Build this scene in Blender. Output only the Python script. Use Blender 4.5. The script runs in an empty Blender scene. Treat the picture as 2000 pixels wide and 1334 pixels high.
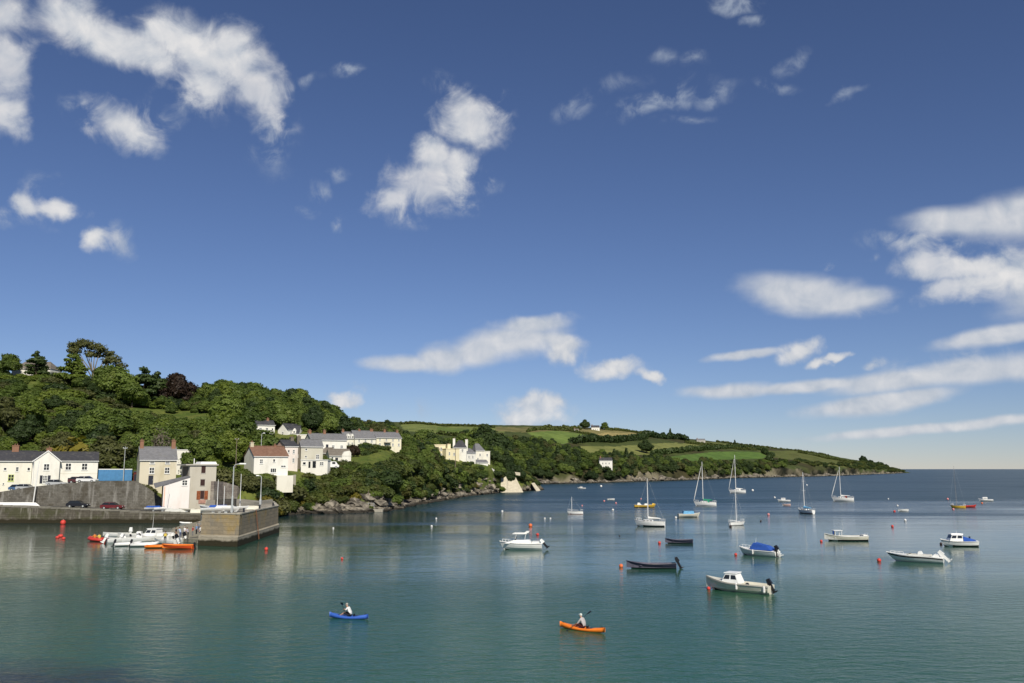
import bpy, bmesh, math, random
import numpy as np
from mathutils import Vector, Matrix, Euler

random.seed(7)
rng = np.random.default_rng(7)
scene = bpy.context.scene
COL = scene.collection
R = math.radians

# ------------------------------------------------------------------ camera
CAM_H = 11.0
PITCH = math.atan(249.0 / 1700.0)
FPX = 1700.0                      # focal length in pixels of the 2000 px wide photograph
cam_d = bpy.data.cameras.new('camera')
cam_d.sensor_width = 36.0
cam_d.lens = 36.0 * FPX / 2000.0
cam_d.clip_start = 0.5
cam_d.clip_end = 120000.0
cam = bpy.data.objects.new('camera', cam_d)
COL.objects.link(cam)
cam.location = (0, 0, CAM_H)
cam.rotation_euler = (math.pi / 2 + PITCH, 0, 0)
scene.camera = cam

CP, SP = math.cos(PITCH), math.sin(PITCH)
def ray(px, py):
    u = (px - 1000.0) / FPX
    v = (667.0 - py) / FPX
    return Vector((u, CP - v * SP, SP + v * CP))
def at(px, py, z=0.0):            # the point of the level z seen at a place of the photograph
    r = ray(px, py)
    t = (z - CAM_H) / r.z
    return Vector((r.x * t, r.y * t, z))
def atY(px, py, Y):               # the point at depth Y
    r = ray(px, py)
    t = Y / r.y
    return Vector((r.x * t, Y, CAM_H + r.z * t))
def zat(py, Y):
    r = ray(1000, py)
    return CAM_H + r.z / r.y * Y
def xat(px, Y, py=905):
    r = ray(px, py)
    return r.x / r.y * Y
def mpp(Y):                       # metres per photo pixel near the horizon at depth Y
    return Y * 0.9894 / FPX

# ------------------------------------------------------------------ sun and sky
SUN_DIR = Vector((0.25, -0.72, 0.64)).normalized()     # towards the sun: behind the camera, to the right
SUN_EL = math.asin(SUN_DIR.z)
SUN_AZ = math.atan2(SUN_DIR.x, SUN_DIR.y)
sun_d = bpy.data.lights.new('sun', 'SUN')
sun_d.energy = 5.0
sun_d.angle = R(0.53)
sun_d.color = (1.0, 0.93, 0.80)
sun = bpy.data.objects.new('sun', sun_d)
sun.location = (0, 0, 200)
sun.rotation_euler = SUN_DIR.to_track_quat('Z', 'Y').to_euler()
COL.objects.link(sun)

scene.view_settings.view_transform = 'Standard'
scene.view_settings.look = 'None'
scene.view_settings.gamma = 1.0
scene.view_settings.use_curve_mapping = False
scene.view_settings.exposure = 0.0
scene.render.engine = 'CYCLES'
scene.cycles.use_adaptive_sampling = True
scene.cycles.adaptive_threshold = 0.01
scene.cycles.max_bounces = 6
scene.cycles.diffuse_bounces = 2
scene.cycles.glossy_bounces = 3
scene.cycles.transmission_bounces = 3
scene.cycles.transparent_max_bounces = 6
scene.cycles.use_denoising = True
scene.cycles.sample_clamp_indirect = 4.0

class NT:
    """short hand for building node trees"""
    def __init__(s, tree):
        s.t = tree
    def n(s, kind, **kw):
        nd = s.t.nodes.new(kind)
        for k, v in kw.items():
            setattr(nd, k, v)
        return nd
    def link(s, a, b):
        s.t.links.new(a, b)
    def put(s, sock, v):
        if hasattr(v, 'links') or isinstance(v, bpy.types.NodeSocket):
            s.t.links.new(v, sock)
        else:
            sock.default_value = v
    def math(s, op, a, b=None, c=None, clamp=False):
        nd = s.n('ShaderNodeMath', operation=op, use_clamp=clamp)
        s.put(nd.inputs[0], a)
        if b is not None: s.put(nd.inputs[1], b)
        if c is not None: s.put(nd.inputs[2], c)
        return nd.outputs[0]
    def vmath(s, op, a, b=None):
        nd = s.n('ShaderNodeVectorMath', operation=op)
        s.put(nd.inputs[0], a)
        if b is not None: s.put(nd.inputs[1], b)
        return nd.outputs[1] if op in ('LENGTH', 'DOT_PRODUCT') else nd.outputs[0]
    def ramp(s, v, a, b, lo=0.0, hi=1.0, smooth=True):
        nd = s.n('ShaderNodeMapRange', interpolation_type='SMOOTHSTEP' if smooth else 'LINEAR')
        s.put(nd.inputs[0], v); s.put(nd.inputs[1], a); s.put(nd.inputs[2], b)
        s.put(nd.inputs[3], lo); s.put(nd.inputs[4], hi)
        return nd.outputs[0]
    def mix(s, f, a, b):
        nd = s.n('ShaderNodeMix', data_type='RGBA')
        s.put(nd.inputs[0], f); s.put(nd.inputs[6], a); s.put(nd.inputs[7], b)
        return nd.outputs[2]
    def noise(s, vec, scale, detail=4.0, rough=0.55, dist=0.0, dim='3D', w=None):
        nd = s.n('ShaderNodeTexNoise', noise_dimensions=dim)
        if vec is not None: s.put(nd.inputs['Vector'], vec)
        nd.inputs['Scale'].default_value = scale
        nd.inputs['Detail'].default_value = detail
        nd.inputs['Roughness'].default_value = rough
        nd.inputs['Distortion'].default_value = dist
        return nd.outputs['Fac']
    def mapping(s, vec, loc=(0, 0, 0), rot=(0, 0, 0), sc=(1, 1, 1), kind='POINT'):
        nd = s.n('ShaderNodeMapping', vector_type=kind)
        s.put(nd.inputs[0], vec)
        nd.inputs[1].default_value = loc
        nd.inputs[2].default_value = rot
        nd.inputs[3].default_value = sc
        return nd.outputs[0]
    def sep(s, vec):
        nd = s.n('ShaderNodeSeparateXYZ'); s.put(nd.inputs[0], vec); return nd.outputs
    def comb(s, x, y, z):
        nd = s.n('ShaderNodeCombineXYZ')
        s.put(nd.inputs[0], x); s.put(nd.inputs[1], y); s.put(nd.inputs[2], z)
        return nd.outputs[0]

def rgb(r, g, b): return (r, g, b, 1.0)

# clouds: where they stand in the sky (centre and radii as seen in the photograph, turned to bearing and height)
CUMULUS = [(150,50,95,55,-12),(250,88,120,48,-10),(345,75,75,40,0),(400,100,125,60,-15),(470,125,85,72,-25),(505,172,58,75,10),
    (410,165,70,50,-20),(0,28,85,50,0),(8,130,48,75,0),(0,225,35,55,0),(60,403,40,24,0),(118,403,46,20,5),(180,466,34,28,0),
    (915,240,76,56,-20),(830,350,88,62,20),(838,305,42,42,0),(770,384,58,32,25),(885,335,40,55,0),
    (1040,808,66,36,0),(1034,785,42,25,0),(1010,815,40,20,0),(1075,793,24,28,0),(670,780,36,14,5),
    (1190,722,62,20,-3),(1205,712,36,16,0),(1268,741,40,12,-12),(1092,684,50,24,-8),
    (1562,684,48,24,8),(1610,712,28,12,10),(1640,695,30,11,15),
    (1812,520,62,32,0),(1900,522,130,28,0),(1880,560,95,28,12),(1990,532,85,44,8),(250,253,78,42,-22)]
STRATUS = [(800,710,85,20,0),(930,685,110,34,6),(1010,664,115,34,8),(1040,636,85,20,3),(860,703,50,30,0),(1090,665,70,20,-12),
    (1890,432,135,32,-8),(1985,425,130,52,2),(1560,576,130,44,-8),(1640,590,95,28,4),(1450,693,75,11,6),
    (1950,655,128,20,6),(1430,763,98,17,2),(1560,756,150,13,3),(1750,744,150,23,5),(1900,727,160,28,6),(2010,716,95,28,6),
    (1690,793,135,22,6),(1780,778,100,20,8),(1800,838,260,12,4),(1960,822,140,12,4),(2150,560,200,60,5),(2200,700,200,40,4),(-150,80,160,80,-5)]
WISPS = [(390,185,80,60,0,.75),(530,275,50,70,0,.6),(300,235,60,40,0,.6),(190,233,80,26,-8,.75),(85,362,40,34,0,.6),(30,428,60,18,0,.5),(235,464,30,42,0,.6),
    (605,155,28,20,20,.5),(678,135,42,16,10,.6),(625,375,24,20,0,.5),(605,410,28,16,0,.5),(665,435,20,18,30,.45),(660,345,20,16,0,.4),
    (885,172,60,28,-10,.7),(970,215,34,44,0,.6),(895,358,60,44,0,.8),(948,355,38,26,0,.65),(905,395,48,34,0,.65),(795,410,52,36,0,.65),(540,200,30,50,0,.6),
    (1040,630,110,14,4,.5),(820,800,34,18,0,.4),(700,757,50,10,0,.35),(1810,470,125,24,-10,.75),(1625,515,22,13,25,.65),(1700,500,26,10,10,.35),(1715,712,34,14,0,.55),
    (1700,615,50,14,5,.4),(1130,205,54,22,25,.5),(1285,196,120,24,14,.6),(1395,178,60,26,0,.5),(1440,10,56,22,5,.8),(1475,38,26,14,0,.5),(1550,121,44,18,28,.5),
    (1515,172,48,12,-10,.45),(1650,183,40,11,16,.45),(1305,116,34,18,0,.4),(1362,116,34,18,0,.45),(1215,165,60,20,10,.35),(1340,232,70,12,0,.35),(1880,705,180,26,4,.4)]

world = bpy.data.worlds.new('World')
scene.world = world
world.use_nodes = True
world.cycles.sampling_method = 'MANUAL'
world.cycles.sample_map_resolution = 512
wt = world.node_tree
wt.nodes.clear()
W = NT(wt)
SKY_STRENGTH = 0.088
sky = W.n('ShaderNodeTexSky', sky_type='NISHITA')
sky.sun_disc = False
sky.sun_elevation = SUN_EL
sky.sun_rotation = SUN_AZ
sky.altitude = 0.0
sky.air_density = 0.86
sky.dust_density = 0.0
sky.ozone_density = 3.0

tc = W.n('ShaderNodeTexCoord')
dirv = W.vmath('NORMALIZE', tc.outputs['Generated'])
dx, dy, dz = W.sep(dirv)
az = W.math('ARCTAN2', dx, dy)
el = W.math('ARCSINE', dz)
ae = W.comb(az, el, 0.0)
# small turbulent offsets so that no outline stays an ellipse
nz1 = W.n('ShaderNodeTexNoise'); W.put(nz1.inputs['Vector'], dirv)
nz1.inputs['Scale'].default_value = 24.0; nz1.inputs['Detail'].default_value = 5.0; nz1.inputs['Roughness'].default_value = 0.52
off = W.vmath('SUBTRACT', nz1.outputs['Color'], (0.5, 0.5, 0.5))
warp = W.vmath('MULTIPLY', off, (0.055, 0.034, 0.0))
aew = W.vmath('ADD', ae, warp)
warp_s = W.vmath('MULTIPLY', off, (0.05, 0.007, 0.0))
aes = W.vmath('ADD', ae, warp_s)

def chain(vec, after):
    # keeps the evaluation in sequence, so that the shader stack stays small
    if after is None: return vec
    nd = W.n('ShaderNodeVectorMath', operation='MULTIPLY_ADD')
    W.put(nd.inputs[0], after); nd.inputs[1].default_value = (1e-12, 1e-12, 0.0); W.put(nd.inputs[2], vec)
    return nd.outputs[0]
def blob_fields(vec, blobs, weighted=False, after=None, grow=1.0):
    acc = None
    for b in blobs:
        px, py, rx, ry, ang = b[:5]
        d = ray(px, py).normalized()
        a0, e0 = math.atan2(d.x, d.y), math.asin(d.z)
        cosd = 1.0 / FPX * d.y * 1.0
        sx = rx * cosd * (0.99 / max(0.6, math.cos(e0))) * 0.995
        sy = ry * cosd
        sx *= grow; sy *= grow
        m = W.mapping(chain(vec, acc if acc is not None else after), (a0, e0, 0), (0, 0, R(ang)), (sx, sy, 1.0), 'TEXTURE')
        r = W.vmath('LENGTH', m)
        f = W.math('SUBTRACT', 1.0, r)
        if weighted:
            f = W.math('MULTIPLY', W.math('MAXIMUM', f, 0.0), b[5])
        if acc is None: acc = f
        else:
            nd = W.n('ShaderNodeMath', operation='SMOOTH_MAX' if not weighted else 'MAXIMUM')
            W.put(nd.inputs[0], acc); W.put(nd.inputs[1], f)
            if not weighted: nd.inputs[2].default_value = 0.25
            acc = nd.outputs[0]
    return acc

cu = blob_fields(aew, CUMULUS, grow=1.16)
st = blob_fields(aes, STRATUS, after=cu, grow=1.12)
wi = blob_fields(aew, WISPS, True, after=st, grow=1.25)
fine = W.noise(dirv, 30.0, 9.0, 0.60, 0.45)
fine_up = W.noise(W.vmath('ADD', dirv, (0.006, -0.004, 0.009)), 30.0, 3.0, 0.5, 0.45)
strat = W.noise(W.mapping(dirv, sc=(1, 1, 3.0)), 12.0, 4.0, 0.48, 0.1)
# beyond the picture the same broken cloud goes on
wide = W.noise(W.mapping(dirv, sc=(1, 1, 2.6)), 3.2, 7.0, 0.6, 0.3)
wide_on = W.ramp(W.math('ABSOLUTE', az), 0.66, 0.95)
high_on = W.ramp(el, 0.62, 0.85)
elsewhere = W.math('MAXIMUM', wide_on, high_on)
wide_a = W.math('MULTIPLY', W.math('MULTIPLY', W.ramp(wide, 0.53, 0.70), elsewhere), W.ramp(el, 0.0, 0.08))
cu_d = W.math('ADD', W.math('MULTIPLY', cu, 1.45), W.math('MULTIPLY', W.math('SUBTRACT', fine, 0.50), 1.55))
thin = W.noise(dirv, 9.0, 2.0, 0.5)
cu_a = W.math('MULTIPLY', W.ramp(cu_d, -0.15, 1.00), W.ramp(thin, 0.25, 0.55, 0.72, 0.98))
st_d = W.math('ADD', W.math('MULTIPLY', st, 1.25), W.math('MULTIPLY', W.math('SUBTRACT', strat, 0.5), 0.8))
st_a = W.math('MULTIPLY', W.ramp(st_d, -0.10, 0.80), 0.90)
wi_d = W.math('MULTIPLY', W.ramp(wi, 0.0, 0.5), W.ramp(fine, 0.40, 0.70))
wi_a = W.math('MULTIPLY', wi_d, 0.75)
inv = W.math('MULTIPLY', W.math('SUBTRACT', 1.0, cu_a), W.math('SUBTRACT', 1.0, st_a))
inv = W.math('MULTIPLY', inv, W.math('SUBTRACT', 1.0, wi_a))
inv = W.math('MULTIPLY', inv, W.math('SUBTRACT', 1.0, wide_a))
alpha = W.math('SUBTRACT', 1.0, inv, clamp=True)
relief = W.math('MULTIPLY', W.math('SUBTRACT', fine, fine_up), 1.3)
lit = W.math('ADD', W.math('ADD', 0.28, relief), W.math('MULTIPLY', W.math('MAXIMUM', cu_d, W.math('MULTIPLY', st_d, 0.7)), 0.35), clamp=True)
CLOUD_HI = 0.79 / SKY_STRENGTH
cloud_c = W.mix(lit, rgb(0.42 / SKY_STRENGTH, 0.48 / SKY_STRENGTH, 0.57 / SKY_STRENGTH), rgb(CLOUD_HI, CLOUD_HI * 0.985, CLOUD_HI * 0.98))
sky_c = sky.outputs[0]
hs = W.n('ShaderNodeHueSaturation')
hs.inputs['Saturation'].default_value = 1.0
hs.inputs['Value'].default_value = 1.0
W.put(hs.inputs['Color'], sky_c)
tint = W.n('ShaderNodeMix', data_type='RGBA', blend_type='MULTIPLY')
tint.inputs[0].default_value = 1.0
W.put(tint.inputs[6], hs.outputs[0]); tint.inputs[7].default_value = rgb(0.68, 0.70, 0.86)
final = W.mix(alpha, tint.outputs[2], cloud_c)
bg = W.n('ShaderNodeBackground')
W.put(bg.inputs[0], final)
bg.inputs[1].default_value = SKY_STRENGTH
wo = W.n('ShaderNodeOutputWorld')
W.link(bg.outputs[0], wo.inputs[0])

# ------------------------------------------------------------------ helpers
def tag(o, label=None, cat=None, group=None, kind=None):
    if label: o['label'] = label
    if cat: o['category'] = cat
    if group: o['group'] = group
    if kind: o['kind'] = kind
    return o

def new_mat(name):
    m = bpy.data.materials.new(name)
    m.use_nodes = True
    t = m.node_tree
    b = t.nodes['Principled BSDF']
    return m, NT(t), b

def pos_node(N):
    return N.n('ShaderNodeNewGeometry').outputs['Position']
def obj_node(N):
    return N.n('ShaderNodeTexCoord').outputs['Object']
# ------------------------------------------------------------------ water
def water_material():
    m, N, b = new_mat('sea_water')
    p = pos_node(N)
    x, y, z = N.sep(p)
    # what lies under: sand close in, deeper and darker water further out, weed in the near corner
    big = N.noise(N.mapping(p, sc=(0.012, 0.02, 1)), 1.0, 3.0, 0.5)
    depth = N.ramp(N.math('ADD', y, N.math('MULTIPLY', big, 60.0)), 85.0, 250.0)
    sand = N.mix(N.ramp(N.noise(N.mapping(p, sc=(0.05, 0.03, 1)), 1.0, 4.0), 0.4, 0.65), rgb(0.018, 0.080, 0.042), rgb(0.032, 0.098, 0.052))
    deep = N.mix(depth, sand, rgb(0.014, 0.040, 0.048))
    wv = N.vmath('SUBTRACT', p, (-29.0, 45.0, 0.0))
    wd = N.vmath('LENGTH', N.vmath('MULTIPLY', wv, (0.075, 0.135, 0.0)))
    weed = N.ramp(N.math('ADD', wd, N.math('MULTIPLY', N.noise(N.mapping(p, sc=(0.35, 0.35, 1)), 1.0, 5.0, 0.6), 0.9)), 1.7, 0.9)
    colr = N.mix(N.math('MULTIPLY', weed, 0.9), deep, rgb(0.012, 0.017, 0.017))
    N.put(b.inputs['Base Color'], colr)
    b.inputs['Roughness'].default_value = 0.04
    b.inputs['IOR'].default_value = 1.28
    # ripples: sheltered water by the pier, breeze further out
    wind = N.noise(N.mapping(p, sc=(0.007, 0.026, 1)), 1.0, 5.0, 0.6)
    open_w = N.ramp(N.math('ADD', y, N.math('MULTIPLY', N.math('SUBTRACT', wind, 0.5), 420.0)), 130.0, 360.0)
    near_w = N.ramp(N.math('ADD', y, N.math('MULTIPLY', N.math('SUBTRACT', wind, 0.5), 60.0)), 100.0, 74.0)
    patch = N.ramp(wind, 0.48, 0.62)
    N.put(b.inputs['Roughness'], N.math('ADD', 0.045, N.math('ADD', N.math('ADD', N.math('MULTIPLY', open_w, 0.26), N.math('MULTIPLY', near_w, 0.10)), N.math('MULTIPLY', patch, 0.04))))
    r1 = N.noise(N.mapping(p, sc=(0.55, 1.25, 1)), 1.0, 3.0, 0.55, 0.4)
    r2 = N.noise(N.mapping(p, rot=(0, 0, 0.35), sc=(2.2, 4.2, 1)), 1.0, 3.0, 0.6, 0.4)
    swell = N.noise(N.mapping(p, rot=(0, 0, -0.25), sc=(0.10, 0.28, 1)), 1.0, 2.0, 0.5)
    amp1 = N.math('ADD', N.math('ADD', 0.024, N.math('MULTIPLY', near_w, 0.075)), N.math('ADD', N.math('MULTIPLY', open_w, 0.22), N.math('MULTIPLY', patch, 0.012)))
    amp2 = N.math('ADD', N.math('ADD', 0.008, N.math('MULTIPLY', near_w, 0.020)), N.math('ADD', N.math('MULTIPLY', open_w, 0.05), N.math('MULTIPLY', patch, 0.012)))
    h = N.math('ADD', N.math('MULTIPLY', r1, amp1), N.math('MULTIPLY', r2, amp2))
    h = N.math('ADD', h, N.math('MULTIPLY', swell, 0.05))
    bp = N.n('ShaderNodeBump')
    bp.inputs['Strength'].default_value = 1.0
    bp.inputs['Distance'].default_value = 1.0
    N.put(bp.inputs['Height'], h)
    N.put(b.inputs['Normal'], bp.outputs[0])
    return m

def mesh_obj(name, verts, faces, mat=None, parent=None, smooth=False, mats=None, fmi=None):
    me = bpy.data.meshes.new(name)
    me.from_pydata([tuple(v) for v in verts], [], [tuple(f) for f in faces])
    if mats:
        for mm in mats: me.materials.append(mm)
        if fmi is not None: me.polygons.foreach_set('material_index', list(fmi))
    elif mat: me.materials.append(mat)
    if smooth: me.polygons.foreach_set('use_smooth', [True] * len(me.polygons))
    me.update()
    o = bpy.data.objects.new(name, me)
    COL.objects.link(o)
    if parent: o.parent = parent
    return o

# the sea as one sheet out to the horizon, rows spaced wider with distance
ys = [-60, 20, 60, 120, 200, 350, 600, 1000, 2000, 4000, 8000, 16000, 32000, 60000]
xs = [-60000, -20000, -6000, -2000, -600, -200, 0, 200, 600, 2000, 6000, 20000, 60000]
v = [(x, y, 0.0) for y in ys for x in xs]
f = [(j * len(xs) + i, j * len(xs) + i + 1, (j + 1) * len(xs) + i + 1, (j + 1) * len(xs) + i) for j in range(len(ys) - 1) for i in range(len(xs) - 1)]
tag(mesh_obj('sea', v, f, water_material()), kind='structure')

# ------------------------------------------------------------------ land
NEAR = {
 -500: [(187,1.5),(188,3.3),(189,5.0),(206,6.2),(260,26),(330,46),(420,58),(600,50),(800,40)],
 -150: [(187,1.5),(188,3.3),(189,5.0),(206,6.2),(255,24),(310,40),(360,52),(520,52),(800,40)],
 0:    [(187,1.5),(188,3.3),(189,5.3),(206,6.5),(250,22),(300,36),(340,47),(500,47),(800,40)],
 100:  [(187,1.5),(188,3.3),(189,6.8),(206,7.5),(252,21),(300,34),(345,45.5),(500,46),(800,40)],
 230:  [(187,1.5),(188,3.4),(189,7.6),(206,8.5),(255,20),(300,29),(345,37),(500,42),(800,38)],
 300:  [(188,1.5),(190,3.0),(193,6.2),(208,8.2),(252,19),(300,27.5),(342,35),(500,44),(800,38)],
 345:  [(190,1.5),(192,3.0),(198,5.5),(210,8.2),(250,18),(300,27),(340,34),(500,44),(800,38)],
 400:  [(195,1.0),(197,2.8),(201,6.4),(214,9.6),(255,18),(310,29),(360,38),(480,45),(800,36)],
 460:  [(197,0.5),(199,3.4),(204,7.2),(213,9.5),(255,14),(305,23),(380,38),(480,43),(800,34)],
 520:  [(197,-1),(201,1.6),(206,6.4),(212,9.4),(258,13.2),(305,24),(390,37),(480,41),(800,32)],
 550:  [(208,-2),(215,0.3),(219,5.2),(225,9.4),(260,13.4),(304,23),(388,36),(480,39),(800,31)],
 600:  [(214,-2),(221,0),(226,4.0),(240,10.2),(266,14.2),(303,22),(385,34),(480,36),(800,30)],
 680:  [(217,-2),(225,0),(229,3.6),(245,9.6),(275,13.2),(310,19),(400,26),(520,34),(800,30)],
 750:  [(226,-2),(233,0),(238,4),(255,10),(290,15.5),(318,19),(400,25),(520,31),(800,26)],
 800:  [(262,-2),(270,0),(276,4),(292,10),(325,15),(350,17.5),(415,21),(510,24),(800,20)],
 850:  [(295,-2),(306,0),(311,4),(327,9.5),(352,13.2),(380,15.6),(430,18),(505,19),(800,12)],
 920:  [(360,-2),(372,0),(378,5),(387,9.5),(393,12.5),(405,15.3),(450,17),(520,15),(800,6)],
 952:  [(386,-2),(394,0),(398,6.5),(401,10.5),(404,12.8),(422,15),(465,15.5),(525,12),(750,4)],
 980:  [(405,-2),(418,0),(424,5.5),(431,9),(438,11.0),(455,13),(480,13),(530,9),(700,2)],
 1020: [(430,-2),(440,0),(445,5),(451,8.4),(457,9.6),(470,9.6),(490,8),(530,3),(640,-2)],
 1048: [(453,-2),(462,0),(466,2.6),(471,4.2),(477,4.4),(485,3.6),(500,1.2),(530,-2),(600,-3)],
 1066: [(460,-2.5),(468,-1.6),(471,-1.4),(474,-1.4),(479,-1.5),(487,-1.7),(502,-2),(530,-3),(600,-3)],
}
FAR = {
 300:  [(640,20),(680,24),(720,30),(780,38),(880,48),(980,56),(1060,60),(1300,58),(1700,40)],
 640:  [(520,16),(560,18),(600,25),(700,40),(850,54),(940,61),(1000,64),(1300,60),(1700,45)],
 800:  [(520,6),(560,8),(600,16),(700,34),(800,47),(900,57),(1000,63),(1300,58),(1700,45)],
 900:  [(520,4),(570,6),(600,12),(650,23),(750,37),(880,50),(1050,63),(1350,58),(1800,45)],
 1000: [(610,-2),(640,0),(652,6),(720,21),(820,37),(950,53),(1120,66),(1420,60),(1900,45)],
 1060: [(635,-2),(652,0),(665,7),(740,21),(850,37),(980,54),(1180,68),(1480,62),(2000,45)],
 1150: [(682,-2),(700,0),(714,6),(780,17),(900,32),(1040,51),(1250,69),(1550,62),(2100,45)],
 1250: [(765,-2),(785,0),(800,8),(880,19),(1000,32),(1150,48),(1400,67.5),(1700,60),(2300,40)],
 1350: [(880,-2),(900,0),(918,9),(1000,19),(1120,31),(1280,46),(1550,63),(1850,55),(2400,35)],
 1450: [(1085,-2),(1110,0),(1130,11),(1220,21),(1340,31),(1460,41),(1680,56),(2000,45),(2500,25)],
 1550: [(1225,-2),(1250,0),(1270,12),(1350,21),(1460,31),(1580,39),(1760,48),(2050,38),(2500,20)],
 1620: [(1370,-2),(1400,0),(1425,12),(1500,20),(1600,27),(1700,33),(1830,39.5),(2100,30),(2500,12)],
 1690: [(1720,-2),(1750,0),(1775,10),(1830,15.5),(1880,19.5),(1930,23),(2000,27),(2200,15),(2500,4)],
 1740: [(2070,-2),(2100,0),(2120,7),(2150,10),(2180,11.5),(2210,12.5),(2250,13),(2400,5),(2600,-1)],
 1766: [(2420,-2),(2450,0),(2458,2),(2470,3),(2490,3),(2510,3),(2540,3),(2600,0),(2700,-3)],
 1785: [(2560,-3),(2600,-2),(2610,-2),(2620,-2),(2630,-2),(2640,-2),(2660,-2),(2700,-3),(2760,-4)],
}
def smooth1(xs_, ys_, xq):
    """monotone-ish cubic interpolation"""
    xs_ = np.asarray(xs_, float); ys_ = np.asarray(ys_, float)
    h = np.diff(xs_); dl = np.diff(ys_) / h
    m = np.zeros(len(xs_))
    m[0], m[-1] = dl[0], dl[-1]
    for i in range(1, len(xs_) - 1):
        if dl[i - 1] * dl[i] <= 0: m[i] = 0
        else: m[i] = 2 * dl[i - 1] * dl[i] / (dl[i - 1] + dl[i])
    k = np.clip(np.searchsorted(xs_, xq) - 1, 0, len(h) - 1)
    t = np.clip((xq - xs_[k]) / h[k], 0, 1)
    return ((1 + 2 * t) * (1 - t) ** 2 * ys_[k] + t * (1 - t) ** 2 * h[k] * m[k] + t * t * (3 - 2 * t) * ys_[k + 1] + t * t * (t - 1) * h[k] * m[k + 1])

_perm = rng.permutation(256)
_grad = rng.random((256,)) * 2 - 1
def vnoise(x, y):
    xi = np.floor(x).astype(int); yi = np.floor(y).astype(int)
    xf = x - xi; yf = y - yi
    xf = xf * xf * (3 - 2 * xf); yf = yf * yf * (3 - 2 * yf)
    def g(a, b): return _grad[_perm[(_perm[a & 255] + b) & 255]]
    return (g(xi, yi) * (1 - xf) + g(xi + 1, yi) * xf) * (1 - yf) + (g(xi, yi + 1) * (1 - xf) + g(xi + 1, yi + 1) * xf) * yf
def fbm(x, y, o=4):
    s = 0; a = 1.0
    for i in range(o):
        s = s + a * vnoise(x * 2 ** i + 17 * i, y * 2 ** i - 9 * i); a *= 0.5
    return s

class Loft:
    def __init__(s, table, step, sub):
        s.px = np.array(sorted(table)); K = len(table[s.px[0]])
        s.cols = np.arange(s.px[0], s.px[-1] + step, step).astype(float)
        knY = np.array([[table[p][k][0] for p in s.px] for k in range(K)])
        knZ = np.array([[table[p][k][1] for p in s.px] for k in range(K)])
        cY = np.array([smooth1(s.px, knY[k], s.cols) for k in range(K)])
        cZ = np.array([smooth1(s.px, knZ[k], s.cols) for k in range(K)])
        ts = []
        for k in range(K - 1):
            n = sub[k]
            ts += [k + i / n for i in range(n)]
        ts.append(K - 1.0)
        s.ts = np.array(ts)
        kk = np.arange(K).astype(float)
        s.Y = np.zeros((len(ts), len(s.cols))); s.Z = np.zeros_like(s.Y)
        for c in range(len(s.cols)):
            s.Y[:, c] = np.interp(s.ts, kk, cY[:, c])
            s.Z[:, c] = smooth1(cY[:, c], cZ[:, c], s.Y[:, c])
        s.u = (s.cols - 1000.0) / FPX * 0.9894
        s.X = s.Y * s.u[None, :]
        s.K = K
    def roughen(s, amp, scale, t0):
        w = np.clip((s.ts - t0) / 0.5, 0, 1)[:, None]
        s.Z = s.Z + w * amp * fbm(s.X / scale, s.Y / scale)
    def z(s, x, y):
        """ground height at a point"""
        px = x / y / 0.9894 * FPX + 1000.0
        c = (px - s.cols[0]) / (s.cols[1] - s.cols[0])
        if c < 0 or c > len(s.cols) - 1.001: return None
        c0 = int(c); fr = c - c0
        za = np.interp(y, s.Y[:, c0], s.Z[:, c0]); zb = np.interp(y, s.Y[:, c0 + 1], s.Z[:, c0 + 1])
        return float(za * (1 - fr) + zb * fr)
    def mesh(s, name, mat, colors=None):
        nr, nc = s.Y.shape
        v = np.stack([s.X, s.Y, s.Z], -1).reshape(-1, 3)
        f = [(j * nc + i, j * nc + i + 1, (j + 1) * nc + i + 1, (j + 1) * nc + i) for j in range(nr - 1) for i in range(nc - 1)]
        o = mesh_obj(name, v.tolist(), f, mat, smooth=True)
        if colors is not None:
            at_ = o.data.color_attributes.new('ground', 'FLOAT_COLOR', 'POINT')
            at_.data.foreach_set('color', np.concatenate([colors.reshape(-1, 3), np.ones((nr * nc, 1))], 1).ravel())
        return o

near = Loft(NEAR, 4.0, [3, 6, 6, 8, 10, 10, 8, 4])
near.roughen(0.8, 14.0, 3.0)
# rocks along the shore are jagged
tt = near.ts[:, None]
shore_w = np.clip(1 - np.abs(tt - 1.45) / 0.9, 0, 1) * np.clip((near.cols - 500) / 40.0, 0, 1)[None, :]
near.Z += shore_w * (2.1 * fbm(near.X / 6.0, near.Y / 6.0, 4) + 1.2 * np.abs(fbm(near.X / 2.2 + 40, near.Y / 2.2, 3)))
far = Loft(FAR, 3.0, [3, 5, 10, 16, 16, 16, 14, 6])
far.roughen(1.2, 60.0, 2.0)
tt = far.ts[:, None]
far.Z += np.clip(1 - np.abs(tt - 1.5) / 0.8, 0, 1) * (2.6 * fbm(far.X / 14.0, far.Y / 14.0, 4))

def in_poly(px, py, poly):
    inside = np.zeros(px.shape, bool)
    j = len(poly) - 1
    for i in range(len(poly)):
        xi, yi = poly[i]; xj, yj = poly[j]
        c = ((yi > py) != (yj > py)) & (px < (xj - xi) * (py - yi) / (yj - yi + 1e-9) + xi)
        inside ^= c; j = i
    return inside
def project(X, Y, Z):
    zc = Y * CP + (Z - CAM_H) * SP
    yc = -Y * SP + (Z - CAM_H) * CP
    return 1000 + FPX * X / zc, 667 - FPX * yc / zc

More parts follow.
